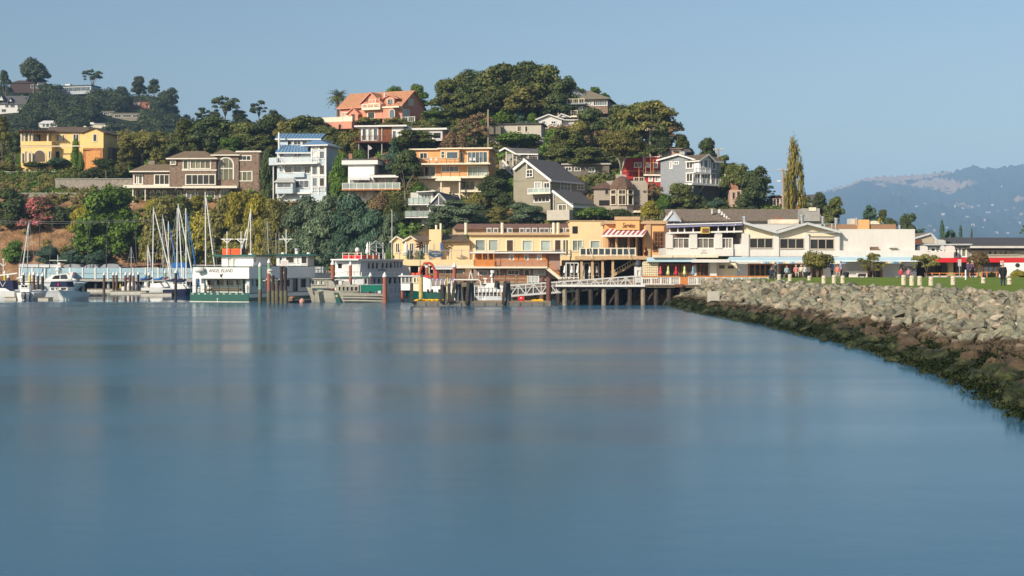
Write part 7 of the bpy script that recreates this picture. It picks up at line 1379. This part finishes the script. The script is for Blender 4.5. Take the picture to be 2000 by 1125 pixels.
# undergrowth of the slope, ivy and the far wood: too many to count
def scatter(name, pts, per, s0, s1, fo, rl, fl=.7, corek=.55, **kw):
    r = np.random.default_rng(len(pts)); lob = [(x, y, z, rl*(.6+.8*r.random()), fl) for x, y, z in pts]
    V, f = leaf_cards(r, lob, per, s0, s1, **kw)
    if corek: cv, cf = core(lob, corek); f = np.vstack([f, cf+len(V)]); V = np.vstack([V, cv])
    o = link(bpy.data.objects.new(name, npmesh(name, V, f, FO[fo]))); return tag(o, kind='stuff')
r = np.random.default_rng(21); sc = {'oak': [], 'green': [], 'olive': [], 'brown': []}
for k in range(5200):
    px = r.uniform(-250, 1640); Yb, Yc = I(px, BX, BY), I(px, CR[:,0], CR[:,1]); Y = r.uniform(Yb+2, max(Yb+3, Yc+8)); X = (px-1000)/F*Y
    dry = math.sin(X*.11)+math.sin(Y*.13+X*.05) + r.normal()*.5
    if px < 330 and Y < Yb+16 and r.random() < .85: continue
    sc['brown' if dry > 1.5 else 'olive' if dry > .6 else 'green' if dry < -1.0 else 'oak'].append((X, Y, hgt(X, Y)+.25))
for k_, p_ in sc.items(): tag(scatter('undergrowth', p_, 34, .13, .26, k_, 1.15), {'oak': 'dark green undergrowth covering the hillside', 'green': 'fresh green undergrowth patches on the hillside', 'olive': 'olive scrub patches on the hillside', 'brown': 'dry brown scrub patches on the hillside'}[k_], 'undergrowth')
iv = []
for k in range(1500):
    px = r.uniform(-200, 150); py = r.uniform(336, 384); D_ = ground(px, py); p = P(px, py, D_); iv.append((p.x, p.y-.2, p.z+.1))
tag(scatter('ivy', iv, 30, .1, .2, 'green', .8, corek=0), 'ivy covering the slope below the yellow villa', 'ivy')
FHX = [(-40,50,gfar(25,221)),(20,88,gfar(55,178)),(116,180,gfar(145,182)),(184,277,gfar(235,233)),(246,300,gfar(265,211)),(74,115,gfar(96,250)),(165,217,gfar(190,250))]; fw = []
for k in range(3600):
    px = r.uniform(-320, 760); Y = 425+300*r.random()**.8; 
    if px > 380 and Y > 700: continue
    X = (px-1000)/F*Y; 
    if any(a < px < c and d-38 < Y < d+12 for a, c, d in FHX): continue
    fw.append((X, Y, zfar(px, Y)+r.uniform(.8, 3.6)))
tag(scatter('far_wood', fw, 14, .3, .65, 'hazy', 3.7, .85, .68), 'dense dark wood covering the far ridge at the left', 'wood')
for a in ((66,114,176,30,'oak','hazy','large dark tree crowning the far left ridge'),(10,137,215,14,'round','hazy','round tree at the left edge of the far ridge'),(181,129,178,18,'sparse','hazy','lone leaning tree on the far ridge skyline'),(272,147,192,17,'round','hazy','left tree of the pair near the end of the far ridge'),(301,154,196,13,'round','hazy','right tree of the pair near the end of the far ridge'),(330,170,225,26,'round','hazy','bushy tree where the far ridge drops away'),(235,168,195,20,'round','hazy','low round tree on the far ridge skyline')): T(*a, far=True)

# ------------------------------------------------------------------ stone bank, lawn and promenade
m, t, bs, o_ = nodes('bank_stone'); L = t.links.new
g = N(t, 'NewGeometry'); oi = N(t, 'ObjectInfo'); sx = N(t, 'SeparateXYZ'); L(g.outputs['Position'], sx.inputs[0])
rs = N(t, 'Math', operation='ADD'); L(g.outputs['Random Per Island'], rs.inputs[0]); L(oi.outputs['Random'], rs.inputs[1]); fr_ = N(t, 'Math', operation='FRACT'); L(rs.outputs[0], fr_.inputs[0])
dry = ramp(t, fr_.outputs[0], [(.0, (.14,.133,.10)), (.3, (.24,.232,.175)), (.55, (.30,.268,.195)), (.75, (.21,.222,.172)), (.9, (.34,.255,.18)), (.97, (.43,.37,.29))])
n = N(t, 'TexNoise'); n.inputs['Scale'].default_value = 2.2; n.inputs['Detail'].default_value = 7; L(g.outputs['Position'], n.inputs['Vector'])
mx0 = N(t, 'MixRGB', blend_type='MULTIPLY'); mx0.inputs[0].default_value = 1; L(dry, mx0.inputs[1]); L(ramp(t, n.outputs[0], [(.3, (.62,.6,.56)), (.6, (1.08,1.06,1.0))]), mx0.inputs[2])
nb = N(t, 'TexNoise'); nb.inputs['Scale'].default_value = .35; nb.inputs['Detail'].default_value = 4; L(g.outputs['Position'], nb.inputs['Vector'])
hz_ = N(t, 'Math', operation='MULTIPLY_ADD'); hz_.inputs[1].default_value = -1.3; L(nb.outputs[0], hz_.inputs[0]); zz = N(t, 'Math', operation='ADD'); zz.inputs[1].default_value = .65; L(sx.outputs[2], zz.inputs[0]); L(zz.outputs[0], hz_.inputs[2])
f1 = N(t, 'MapRange'); f1.inputs[1].default_value = 1.12; f1.inputs[2].default_value = 1.34; L(hz_.outputs[0], f1.inputs[0]); f2 = N(t, 'MapRange'); f2.inputs[1].default_value = .66; f2.inputs[2].default_value = .82; L(hz_.outputs[0], f2.inputs[0])
wet = ramp(t, n.outputs[0], [(.3, (.05,.036,.022)), (.7, (.105,.072,.042))]); alg = ramp(t, n.outputs[0], [(.3, (.008,.012,.005)), (.52, (.024,.032,.011)), (.75, (.075,.078,.026))])
m1_ = N(t, 'MixRGB'); L(f2.outputs[0], m1_.inputs[0]); L(alg, m1_.inputs[1]); L(wet, m1_.inputs[2]); m2_ = N(t, 'MixRGB'); L(f1.outputs[0], m2_.inputs[0]); L(m1_.outputs[0], m2_.inputs[1]); L(mx0.outputs[0], m2_.inputs[2])
L(m2_.outputs[0], bs.inputs['Base Color']); bs.inputs['Roughness'].default_value = .85; bs.inputs['Specular IOR Level'].default_value = .25
bp = N(t, 'Bump'); bp.inputs['Strength'].default_value = .9; bp.inputs['Distance'].default_value = .2; n5 = N(t, 'TexNoise'); n5.inputs['Scale'].default_value = 5; n5.inputs['Detail'].default_value = 6; L(g.outputs['Position'], n5.inputs['Vector']); L(n5.outputs[0], bp.inputs['Height']); L(bp.outputs[0], bs.inputs['Normal'])
M_ROCK = m
rk = []
for k in range(10):
    bm = bmesh.new(); rr = np.random.default_rng(50+k)
    for p in rr.normal(size=(15, 3)):
        p = p/np.linalg.norm(p)*(.72+.34*rr.random()); bm.verts.new((p[0], p[1]*.85, p[2]*.62))
    gm = bmesh.ops.convex_hull(bm, input=bm.verts); bmesh.ops.delete(bm, geom=[v for v in gm['geom_interior'] if isinstance(v, bmesh.types.BMVert)], context='VERTS')
    bmesh.ops.triangulate(bm, faces=bm.faces[:]); me = bpy.data.meshes.new('rock'); bm.to_mesh(me); bm.free(); me.materials.append(M_ROCK); rk.append(me)
bank = bpy.data.objects.new('stone_bank', None); COL.objects.link(bank); bank.location = (20, 100, 0); tag(bank, 'sloping bank of loose grey boulders between the bay and the lawn, weedy at the waterline', 'embankment')
rocks = []; r = np.random.default_rng(99)
Y = 40.0
while Y < 167:
    xw, xk, zk = I(Y, WY, WX), I(Y, KY, KX), I(Y, KY, KZ); step = .44
    X = xw-.7+r.uniform(0, .5)
    while X < xk+1.3:
        s_ = np.clip(r.lognormal(-1.24, .5), .14, .9)*(1 if X < xk-1.2 else .72); f_ = min(1, max(0, (X-xw)/(xk-xw))); z = f_*zk-(.25 if X < xw else 0)+(0 if X <= xk else -(X-xk)*.15)
        if X/Y*F+1000 < 2150: rocks.append((X+r.normal()*.16, Y+r.normal()*.2, z+s_*.18, s_, r.uniform(0, 6.28), r.normal()*.5, r.normal()*.5, int(r.integers(10))))
        X += s_*1.12
    Y += step
for x, y, s_ in ((17.4,146,.7),(18.0,145,.6),(18.9,93,.4),(18.9,76,.35)): rocks.append((x, y, .02, s_, r.uniform(0,6.28), 0, 0, int(r.integers(10))))
def inview(q): return 1300 < 1000+F*q[0]/q[1] < 1998 and HOR+(CZ-q[2])/q[1]*F < 800
order = sorted(range(len(rocks)), key=lambda i: -(rocks[i][3]/rocks[i][1] if inview(rocks[i]) else 0)); near = set(order[:300]); RV, RF, nv = [], [], 0
for i, (x, y, z, s_, a, b1, b2, k) in enumerate(rocks):
    mt = Matrix.Translation((x, y, z)) @ Matrix.Rotation(a, 4, 'Z') @ Matrix.Rotation(b1, 4, 'X') @ Matrix.Rotation(b2, 4, 'Y') @ Matrix.Diagonal((s_, s_, s_, 1))
    if i in near:
        o = bpy.data.objects.new('rock', rk[k]); link(o, bank); o.matrix_parent_inverse = Matrix.Translation((-20,-100,0)); o.matrix_basis = mt
    else:
        me = rk[k]; vs = np.array([tuple(mt @ v.co) for v in me.vertices]); RV.append(vs); RF.append(np.array([tuple(p.vertices) for p in me.polygons])+nv); nv += len(vs)
RV = np.vstack(RV)-np.array([20, 100, 0]); o = bpy.data.objects.new('rock_fill', npmesh('rock_fill', RV, np.vstack(RF), M_ROCK)); link(o, bank); tag(o, kind='stuff')
# seaweed fringe
FO['weed'] = foliage('seaweed', (.010,.016,.006), (.03,.036,.012), (.085,.08,.03), .05); wd = []
for k in range(2600):
    Y = 40+127*r.random()**1.1; xw, xk, zk = I(Y, WY, WX), I(Y, KY, KX), I(Y, KY, KZ); f_ = r.uniform(-.08, .27); wd.append((xw+(xk-xw)*f_, Y, max(-.05, f_*zk)+.22))
V, f = leaf_cards(r, [(x, y, z, .42*(.6+.7*r.random()), .5) for x, y, z in wd], 110, .035, .1, aspect=2.2, droop=.6)
o = link(bpy.data.objects.new('seaweed', npmesh('seaweed', V-np.array([20,100,0]), f, FO['weed'])), bank); tag(o, kind='stuff')
b = B('concrete_block', 'upright weathered concrete block at the foot of the stone bank by the pier', 'block', 1396, 137, 6, zb=0); b.box('shaft', 1386.5, 569, 1405.5, 590, 0, 1, mat('weathered_concrete', (.50,.46,.38), .9, .2, 2, bump=.3, streak=.2)); b.box('weedy_base', 1386, 590, 1406, 618, -.02, 1.05, mat('stained_concrete', (.20,.155,.095), .9, .3, 2, bump=.5))
m, t, bs, o_ = nodes('lawn_grass'); L = t.links.new; g = N(t, 'NewGeometry'); n = N(t, 'TexNoise'); n.inputs['Scale'].default_value = .35; n.inputs['Detail'].default_value = 8; n.inputs['Roughness'].default_value = .7; L(g.outputs['Position'], n.inputs['Vector'])
L(ramp(t, n.outputs[0], [(.3, (.11,.165,.022)), (.55, (.165,.23,.032)), (.78, (.23,.25,.05))]), bs.inputs['Base Color']); bs.inputs['Roughness'].default_value = .9; bs.inputs['Specular IOR Level'].default_value = .1; n2 = N(t, 'TexNoise'); n2.inputs['Scale'].default_value = 14; L(g.outputs['Position'], n2.inputs['Vector']); bp = N(t, 'Bump'); bp.inputs['Distance'].default_value = .1; L(n2.outputs[0], bp.inputs['Height']); L(bp.outputs[0], bs.inputs['Normal']); M_LAWN = m
def lawnz(X, Y): return 2.85+.38*math.exp(-((Y-150)/14)**2)*min(1, max(0, (X-I(Y, KY, KX)-2)/6))
xs = np.arange(0, 60, 2.0); ys = np.arange(62, 164, 2.0)
V = [(I(y, KY, KX)+1.2+x, y, lawnz(I(y, KY, KX)+1.2+x, y)) for y in ys for x in xs]; nx = len(xs); q = [(j*nx+i, j*nx+i+1, (j+1)*nx+i+1, (j+1)*nx+i) for j in range(len(ys)-1) for i in range(nx-1)]
tag(link(bpy.data.objects.new('lawn', npmesh('lawn', V, q, M_LAWN, True))), kind='structure')
PAV = mat('pale_paving', (.38,.34,.29), .9, .12, 1.2); mb = MB(); mb.box(17.8, 120, 163.6, 178.5, 2.5, 2.86); o = mb.build('promenade', PAV); tag(o, kind='structure')
mb = MB(); mb.box(21.5, 36, 152, 163.6, 2.5, 2.87); tag(mb.build('path', PAV), kind='structure')
# bollards along the edge
BOL = mat('pale_concrete_bollard', (.56,.49,.38), .85, .12, 3)
for i, (px, yt, yb, l_) in enumerate(((1522,537,550,'pale bollard nearest the pier'),(1543,537,550,'second pale bollard from the pier'),(1581,540,550,'pale bollard beside the dark bin'),(1609,540,553,'pale bollard left of the promenade lawn'),(1629,539,553,'pale bollard in front of the seated group'),(1646,540,553,'pale bollard beside the black litter bin'),(1765,539,556,'first pale bollard of the close row of three'),(1781,540,557,'middle pale bollard of the close row of three'),(1796.5,541,556.5,'last pale bollard of the close row of three'),(1818.5,542,557,'short pale bollard right of the close row'),(1861.5,541,556,'pale bollard left of the white post'),(1920.5,545,564,'large pale bollard left of the standing man'),(1971.5,546,566,'large pale bollard right of the standing man'))):
    hpx = yb-yt; D_ = .95*F/hpx*.92 if hpx > 17 else 2800*1.62/(yb-HOR); D_ = min(max(D_, 100), 152); p = P(px, yt, D_); z0 = 2.75; h = max(.6, p.z-z0)*1.1
    e = bpy.data.objects.new('bollard', None); COL.objects.link(e); e.location = (p.x, D_, z0); tag(e, l_, 'bollard', 'pale concrete bollards along the bank'); mb = MB(); mb.lathe([(.2,0),(.2,h-.28),(.165,h-.26),(.165,h-.22),(.2,h-.2),(.2,h-.06),(.14,h)], n=12); mb.build('shaft', BOL, e); mb = MB(); mb.tube([(0,-.205,h*.6),(0,-.195,h*.6)], .04, 8); mb.build('plate', mat('rust_plate', (.2,.1,.05)), e)
# signs, bins, board
def stand(name, lab, cat, px, D_): return B(name, lab, cat, px, D_, 0, zb=2.8)
b = stand('street_sign', 'grey rectangular sign on a thin post before the red awning', 'sign', 1874, 150); b.post(1874, 518, 552, .05, .04, STEEL); b.box('plate', 1871, 506.5, 1877.5, 520, 0, .04, mat('sign_back_grey', (.45,.45,.44), .5))
b = stand('street_sign', 'small white and orange sign on a thin post behind the standing man', 'sign', 1957, 148); b.post(1957, 516, 552, .05, .04, STEEL); q = b.box('plate', 1954, 509.5, 1960, 517.5, 0, .04, WHITE); b.box('arrow', 1955, 511, 1959, 513.5, -.02, .02, ORNG, q)
b = stand('white_post', 'slim white marker post on the lawn', 'post', 1886, 140); b.post(1886, 528, 554, 0, .07, WHITE); b.post(1886, 526.5, 528.2, 0, .04, WHITE, 'tip')
b = stand('information_board', 'dark slanted information board on two wooden legs on the lawn', 'sign', 1684, 152); b.slab('panel', [(1675,539,-.3),(1691,539,-.3),(1692,534,.35),(1677,534,.35)], .06, mat('dark_board', (.04,.03,.025)))
for x in (1678, 1689): b.box('leg', x-.8, 537, x+.8, 552, 0, .08, WOOD)
for px, D_, l_ in ((1577.5,150,'dark square litter bin between the pale bollards'),(1652.5,151,'black round litter bin with a lid on the lawn edge')):
    b = stand('litter_bin', l_, 'bin', px, D_); c_ = b.l(0, 0, 2.8); mb = MB(); mb.lathe([(.24,0),(.3,.75),(.33,.75),(.33,.85),(.24,.98)], c_, 4 if px < 1600 else 14); mb.build('body', BLACK, b.root); mb = MB(); mb.lathe([(.34,.84),(.34,.92),(.1,1.02)], c_, 14); mb.build('lid', mat('dark_lid', (.03,.03,.035)), b.root)
b = stand('party_tent', 'white canvas tent with round dark emblem at the right edge', 'tent', 1990, 168); b.prism('canvas', [(1972,548),(1976,526),(1984,513),(2010,513),(2020,548)], 0, 4, WCAN); b.prism('emblem', [(1987.5+4.5*math.cos(R(30*k)), 518+4.2*math.sin(R(30*k))) for k in range(12)][::-1], -.05, .05, mat('dark_emblem', (.03,.035,.03)))
b = stand('open_parasol', 'open navy parasol at the right edge of the terrace', 'parasol', 1987, 160); b.post(1987, 526, 548, 0, .03, STEEL, 'pole'); b.poly('canopy', [(1987,525,0)]+[(1987+11.5*math.cos(R(45*k)), 532-1.2*math.sin(R(45*k)), .7*math.sin(R(45*k))) for k in range(8)], [(0, 1+k, 1+(k+1) % 8) for k in range(8)], mat('navy_parasol', (.03,.06,.16)))
for k, (px, yb, hw, c_, l_) in enumerate(((1990,546,22,'yellow','yellow flowering bush at the right edge of the lawn'),(1938,548,9,'olive','small grey bush by the red awning terrace'))): T(px, 537 if k == 0 else 541, yb, hw, 'shrub', c_, l_, D=155, z=2.85, name='flower_bush', cat='bush')
# utility poles
UP = mat('weathered_pole', (.34,.27,.20), .9, .2, 3)
for px, yt, yb, l_, arms in ((953.5,214,296,'tall bare timber pole rising above the orange house',0),(1270,248,316,'utility pole with double crossarm below the wide cypress',2),(1403,290,330,'short utility pole right of the round skyline oak',1),(1529,330,412,'brown utility pole at the poplar foot',1),(362,255,318,'weathered pole with bracket behind the mansion roof',1)):
    D_ = ground(px, yb) if px < 1500 else 236; b = B('utility_pole', l_, 'pole', px, D_, 0, zb=hgt((px-1000)/F*D_, D_)); b.post(px, yt, yb+4, 0, .16, UP, 'pole')
    for k in range(arms): b.box('crossarm', px-10, yt+2+k*4, px+10, yt+3.5+k*4, -.2, .12, UP); [b.box('insulator', px+x-.6, yt-.2+k*4, px+x+.6, yt+2+k*4, -.17, .08, CREAM) for x in (-9, -5, 5, 9)]
b = B('street_lamp', 'cobra head street lamp left of the poplar', 'lamp', 1532, 238, 0, zb=2.8); b.post(1531, 353, 412, 0, .08, STEEL, 'pole'); b.bar('arm', (1531,354,0), (1522,353,0), .07, STEEL); b.box('lamp_head', 1518, 352, 1525, 354.5, -.15, .3, WHITE)
b = B('flagpole', 'white flagpole with drooping flag before the olive gabled house', 'flagpole', 1081, ground(1081, 430), -4); b.post(1081, 378, 440, -2, .07, WHITE, 'pole'); q = b.prism('flag', [(1081.5,383),(1087,385),(1091,388),(1090,393),(1085,391),(1081.5,390)], -2, .03, mat('flag_red', (.45,.08,.09))); b.prism('canton', [(1081.5,383),(1085,384),(1085,388),(1081.5,387)], -2.02, .02, mat('flag_navy', (.03,.04,.14)), q)
b = B('flagpole', 'white flagpole on the white terrace house roof', 'flagpole', 719.5, ground(725, 392)-.2, 0, zb=P(719,322,ground(725,392)).z); b.post(719.5, 283, 321, 0, .06, WHITE, 'pole'); b.prism('flag', [(720,284.5),(724,286),(727,290),(722,293),(720,291)], 0, .03, mat('faded_flag', (.55,.45,.44)))
b = B('flagpole', 'tall thin white pole beside the hotel gables', 'flagpole', 766.5, 195, 0, zb=2); b.post(765.5, 410, 510, 0, .035, WHITE, 'pole')
# power lines over the left bank
for k, (y0, y1, l_) in enumerate(((428,427.5,'upper power line across the left bank'),(432,430.5,'lower power line across the left bank'))):
    mb = MB(); mb.tube(sag(P(-80, y0, 270), P(300, y1, 272), .5, 14), .03, 5); tag(mb.build('power_line', mat('cable_grey', (.22,.21,.2))), l_, 'cable')
# houses far across the bay
FH = [mat('far_wall_white', (.55,.52,.47)), mat('far_wall_tan', (.36,.29,.23)), mat('far_roof', (.22,.15,.12))]; r = np.random.default_rng(5)
FHP = [(1868,404,10),(1880,409,8),(1896,405,14),(1912,404,8),(1842,420,9),(1860,422,6),(1930,417,12),(1948,415,8),(1965,413,10),(1980,409,7),(1955,416,13),(1985,428,10),(1972,438,12),(1990,437,9),(1900,441,10),(1878,440,8),(1925,432,9),(1945,456,12),(1968,458,9),(1850,448,7),(1825,452,6),(1815,444,8),(1958,366,6),(1928,366,5),(1790,405,7),(1806,400,8),(1890,425,7),(1918,447,8),(1995,420,9),(1938,402,7)]
def gm(px, py):
    D_ = 2350*MS
    while D_ < 4600*MS:
        if zmount(px, D_)+3 >= CZ+(HOR-py)/F*D_: return D_
        D_ += 16
    return 4590.*MS
for px, py, w_ in FHP:
    D_ = gm(px, py); p = P(px, py, D_); e = bpy.data.objects.new('far_house', None); COL.objects.link(e); z = zmount(px, D_)+6; e.location = (p.x, D_, z); e.rotation_euler = (0,0,r.uniform(-.5,.5)); tag(e, 'tiny pale house on the hazy mountain slope across the bay', 'house', 'far houses across the bay')
    w = w_/F*D_*.33; h = -4+1.5*r.random(); mb = MB(); mb.box(-w, w, -5, 5, -6, h+6); mb.build('wall', FH[int(r.random() < .35)], e); mb = MB(); mb.add([(-w-1,-6,h+6),(w+1,-6,h+6),(w+1,6,h+6),(-w-1,6,h+6),(-w,0,h+8),(w,0,h+8)], [(0,1,5,4),(2,3,4,5),(1,2,5),(3,0,4),(3,2,1,0)]); mb.build('roof', FH[2], e)
# ------------------------------------------------------------------ people
SKIN = mat('skin', (.50,.29,.20), .6, .05); 
def person(px, yfoot, D_, coat, legs, hair, lab, sit=False, h=1.72, z=2.86, face=0, skirt=False):
    e = bpy.data.objects.new('person', None); COL.objects.link(e); e.location = ((px-1000)/F*D_, D_, z); e.rotation_euler = (0,0,face); tag(e, lab, 'person')
    k = h/1.72; J = {}
    hip = .9 if not sit else .5
    J['pelvis'] = (0,0,hip); J['chest'] = (0,.02,hip+.40); J['neck'] = (0,.0,hip+.57); J['head'] = (0,-.02,hip+.68); J['crown'] = (0,-.01,hip+.80)
    ed = [('pelvis','chest'),('chest','neck'),('neck','head'),('head','crown')]; rad = {'pelvis': .16, 'chest': .185, 'neck': .062, 'head': .1, 'crown': .075}
    for s, n_ in ((-1,'l'),(1,'r')):
        J['sh'+n_] = (s*.19,.02,hip+.50); J['el'+n_] = (s*.25,.05,hip+.22); J['wr'+n_] = (s*.22,-.08,hip+.0 if not sit else hip+.1); J['hd'+n_] = (s*.21,-.12,hip-.09 if not sit else hip+.08)
        if sit: J['hp'+n_] = (s*.1,0,hip-.03); J['kn'+n_] = (s*.13,-.42,hip); J['an'+n_] = (s*.13,-.42,.09); J['to'+n_] = (s*.14,-.58,.05)
        else: J['hp'+n_] = (s*.095,0,hip-.08); J['kn'+n_] = (s*.1,-.02,.49); J['an'+n_] = (s*.11,.02,.09); J['to'+n_] = (s*.13,-.15,.045)
        ed += [('chest','sh'+n_),('sh'+n_,'el'+n_),('el'+n_,'wr'+n_),('wr'+n_,'hd'+n_),('pelvis','hp'+n_),('hp'+n_,'kn'+n_),('kn'+n_,'an'+n_),('an'+n_,'to'+n_)]
        for q, v_ in (('sh',.08),('el',.055),('wr',.038),('hd',.042),('hp',.105),('kn',.07),('an',.05),('to',.045)): rad[q+n_] = v_
        if not sit:
            for i, dx in enumerate((-.025,-.008,.009,.026)): J['f%d%s' % (i, n_)] = (s*.21+dx,-.14,hip-.17-.012*(1-abs(i-1.5))); ed.append(('hd'+n_, 'f%d%s' % (i, n_))); rad['f%d%s' % (i, n_)] = .010
            J['th'+n_] = (s*.17,-.17,hip-.11); ed.append(('hd'+n_, 'th'+n_)); rad['th'+n_] = .011
    if coat[1]:   # long coat widens the hips
        rad['pelvis'] = .2; rad['hpl'] = rad['hpr'] = .135; rad['knl'] = rad['knr'] = .085; rad['chest'] = .21; rad['ell'] = rad['elr'] = .075; rad['shl'] = rad['shr'] = .1
    ks = list(J); me = bpy.data.meshes.new('body'); me.from_pydata([tuple(c*k for c in J[q]) for q in ks], [(ks.index(a), ks.index(c)) for a, c in ed], [])
    o = bpy.data.objects.new('body', me); link(o); md = o.modifiers.new('skin', 'SKIN'); md.use_smooth_shade = True
    for i, q in enumerate(ks): d = me.skin_vertices[0].data[i]; d.radius = (rad[q]*k, rad[q]*k*(.78 if q in ('chest','pelvis') else 1)); d.use_root = q == 'pelvis'
    s_ = o.modifiers.new('sub', 'SUBSURF'); s_.levels = s_.render_levels = 1
    dg = bpy.context.evaluated_depsgraph_get(); me2 = bpy.data.meshes.new_from_object(o.evaluated_get(dg)); bpy.data.objects.remove(o)
    for m_ in (coat[0], legs, SKIN, BLACK): me2.materials.append(m_)
    for p in me2.polygons:
        c = p.center/k; hemz = hip-.42 if coat[1] else hip-.06
        p.material_index = 2 if c.z > hip+.545 or ((abs(c.x) > .17) and c.z < hip+.02 and c.y < -.06 and c.z > .3 and not (sit and c.y < -.25)) else 3 if c.z < .1 else 0 if c.z > hemz and not (sit and c.y < -.1 and c.z < hip+.07) else 1
        p.use_smooth = True
    b_ = link(bpy.data.objects.new('body', me2), e)
    mb = MB(); mb.lathe([(.085*k,hip*k+.66*k),(.108*k,hip*k+.72*k),(.10*k,hip*k+.79*k),(.05*k,hip*k+.835*k),(.01,hip*k+.84*k)], (0,.022*k,0), 12); mb.build('hair', hair, e, True)
    mb = MB(); hz0 = (hip+.69)*k
    for s in (-1, 1): mb.box(s*.035-.012, s*.035+.012, -.125*k, -.105*k, hz0, hz0+.012)
    mb.box(-.012, .012, -.14*k, -.1*k, hz0-.04, hz0-.005); mb.box(-.025, .025, -.122*k, -.105*k, hz0-.07, hz0-.06); mb.build('face_features', mat('face_shadow', (.16,.08,.06)), e)
    return e
def cl(n_, c): return mat(n_, c, .85, .12, 4)
HG = cl('grey_hair', (.40,.33,.28)); HB = cl('brown_hair', (.07,.045,.03))
D_ = 2800*1.66/(559.5-HOR); person(1959, 560, D_, (cl('black_coat', (.012,.012,.014)), True), cl('navy_trousers', (.02,.035,.085)), HG, 'standing man in long black coat and navy trousers on the lawn', face=2.6, z=2.86, h=1.78)
for a in ((1507,150,cl('dark_navy_shirt', (.03,.035,.06)),cl('dark_jeans', (.03,.035,.05)),HB,'person in dark navy sitting on the bank edge near the pier',True),(1515,151,cl('charcoal_shirt', (.06,.06,.065)),cl('dark_jeans', (.03,.035,.05)),HB,'person in charcoal standing behind the seated one near the pier',False),(1537,152,cl('pale_teal_shirt', (.32,.42,.42)),cl('dark_jeans', (.03,.035,.05)),HB,'person in pale teal between the first bollards',True),
          (1555,152,cl('rose_shirt', (.55,.22,.20)),cl('beige_trousers', (.42,.34,.26)),HG,'person in rose shirt sitting right of the second bollard',True),(1565,153,cl('cream_shirt', (.62,.56,.44)),cl('beige_trousers', (.42,.34,.26)),HG,'person in cream shirt sitting beside the rose shirted one',True),(1571,154,cl('white_shirt', (.70,.69,.68)),cl('dark_jeans', (.03,.035,.05)),HB,'person in white shirt next to the dark square bin',True),
          (1636,154,cl('coral_shirt', (.60,.20,.15)),cl('beige_trousers', (.42,.34,.26)),HB,'person in coral shirt sitting left of the black round bin',True),(1665-22,155,cl('lavender_shirt', (.38,.36,.58)),cl('dark_jeans', (.03,.035,.05)),HB,'person in lavender strolling behind the coral shirted one',False),(1625,156,cl('blue_shirt', (.14,.20,.42)),cl('dark_jeans', (.03,.035,.05)),HB,'person in blue strolling on the promenade behind the bollards',False),
          (1890.5,146,cl('dark_violet_jacket', (.07,.06,.11)),cl('dark_jeans', (.03,.035,.05)),HB,'person in dark violet jacket walking right of the white post',False),(1899,147,cl('plum_jacket', (.12,.06,.10)),cl('dark_jeans', (.03,.035,.05)),HG,'person in plum jacket walking beside the violet one',False),(1760,166,cl('red_shirt', (.50,.05,.06)),cl('dark_jeans', (.03,.035,.05)),HB,'person in red sitting at the terrace under the dark lettering',True),(1775,166.5,cl('pink_shirt', (.55,.25,.28)),cl('dark_jeans', (.03,.035,.05)),HB,'person in pink sitting at the terrace under the dark lettering',True)):
    person(a[0], 0, a[1], (a[2], False), a[3], a[4], a[5], a[6], z=lawnz((a[0]-1000)/F*a[1], a[1])+.02 if a[1] < 163 else 2.87, face=random.uniform(-.25, .25) if a[6] else random.uniform(.6, 2.2))
for px, D_, w, l_ in ((1507,150.3,.9,'wooden bench at the pier end of the lawn'),(1537,152.3,.9,'wooden bench between the first bollards'),(1563,153.3,2.4,'long wooden bench left of the dark square bin'),(1636,154.3,.9,'wooden bench left of the black round bin'),(1767.5,166.6,2.2,'wooden bench under the dark lettering')):
    e = bpy.data.objects.new('bench', None); COL.objects.link(e); X = (px-1000)/F*D_; e.location = (X, D_, lawnz(X, D_) if D_ < 163 else 2.87); tag(e, l_, 'bench', 'benches by the lawn')
    mb = MB(); mb.box(-w/2,w/2,-.25,.2,.36,.41); mb.build('seat', DECK, e)
    for i in (-1, 1): mb = MB(); mb.box(i*(w/2-.12)-.04,i*(w/2-.12)+.04,-.22,.18,0,.36); mb.build('leg', CONC, e)
# terrace chairs in bright colours on the cafe deck and in the window bays
r = random.Random(4); CC = [('pink', (.66,.26,.34)), ('coral', (.66,.16,.09)), ('turquoise', (.22,.50,.55)), ('lime', (.50,.50,.05)), ('yellow', (.66,.50,.06))]
for px, ci, l_ in ((1322,2,'first window'),(1341,2,'first window right side'),(1358+6,0,'second window left side'),(1371,1,'second window'),(1380,1,'second window right side'),(1392,0,'second window far right'),(1407+6,4,'third window left side'),(1419,2,'third window')):
    n_, c_ = CC[ci]; e = bpy.data.objects.new('terrace_chair', None); COL.objects.link(e); p = P(px, 486, 175.3); e.location = p; tag(e, f'{n_} terrace chair seen through the {l_} screen of the open upper deck', 'chair', 'coloured terrace chairs'); mm = mat('chair_'+n_, c_, .5)
    mb = MB(); mb.box(-.26,.26,-.24,.24,.38,.44); mb.build('seat', mm, e); mb = MB(); mb.box(-.26,.26,-.28,-.23,.4,.85); mb.build('backrest', mm, e)
    for i in (-1, 1):
        for j in (-1, 1): mb = MB(); mb.box(i*.22-.02,i*.22+.02,j*.2-.02,j*.2+.02,0,.38); mb.build('leg', mm, e)
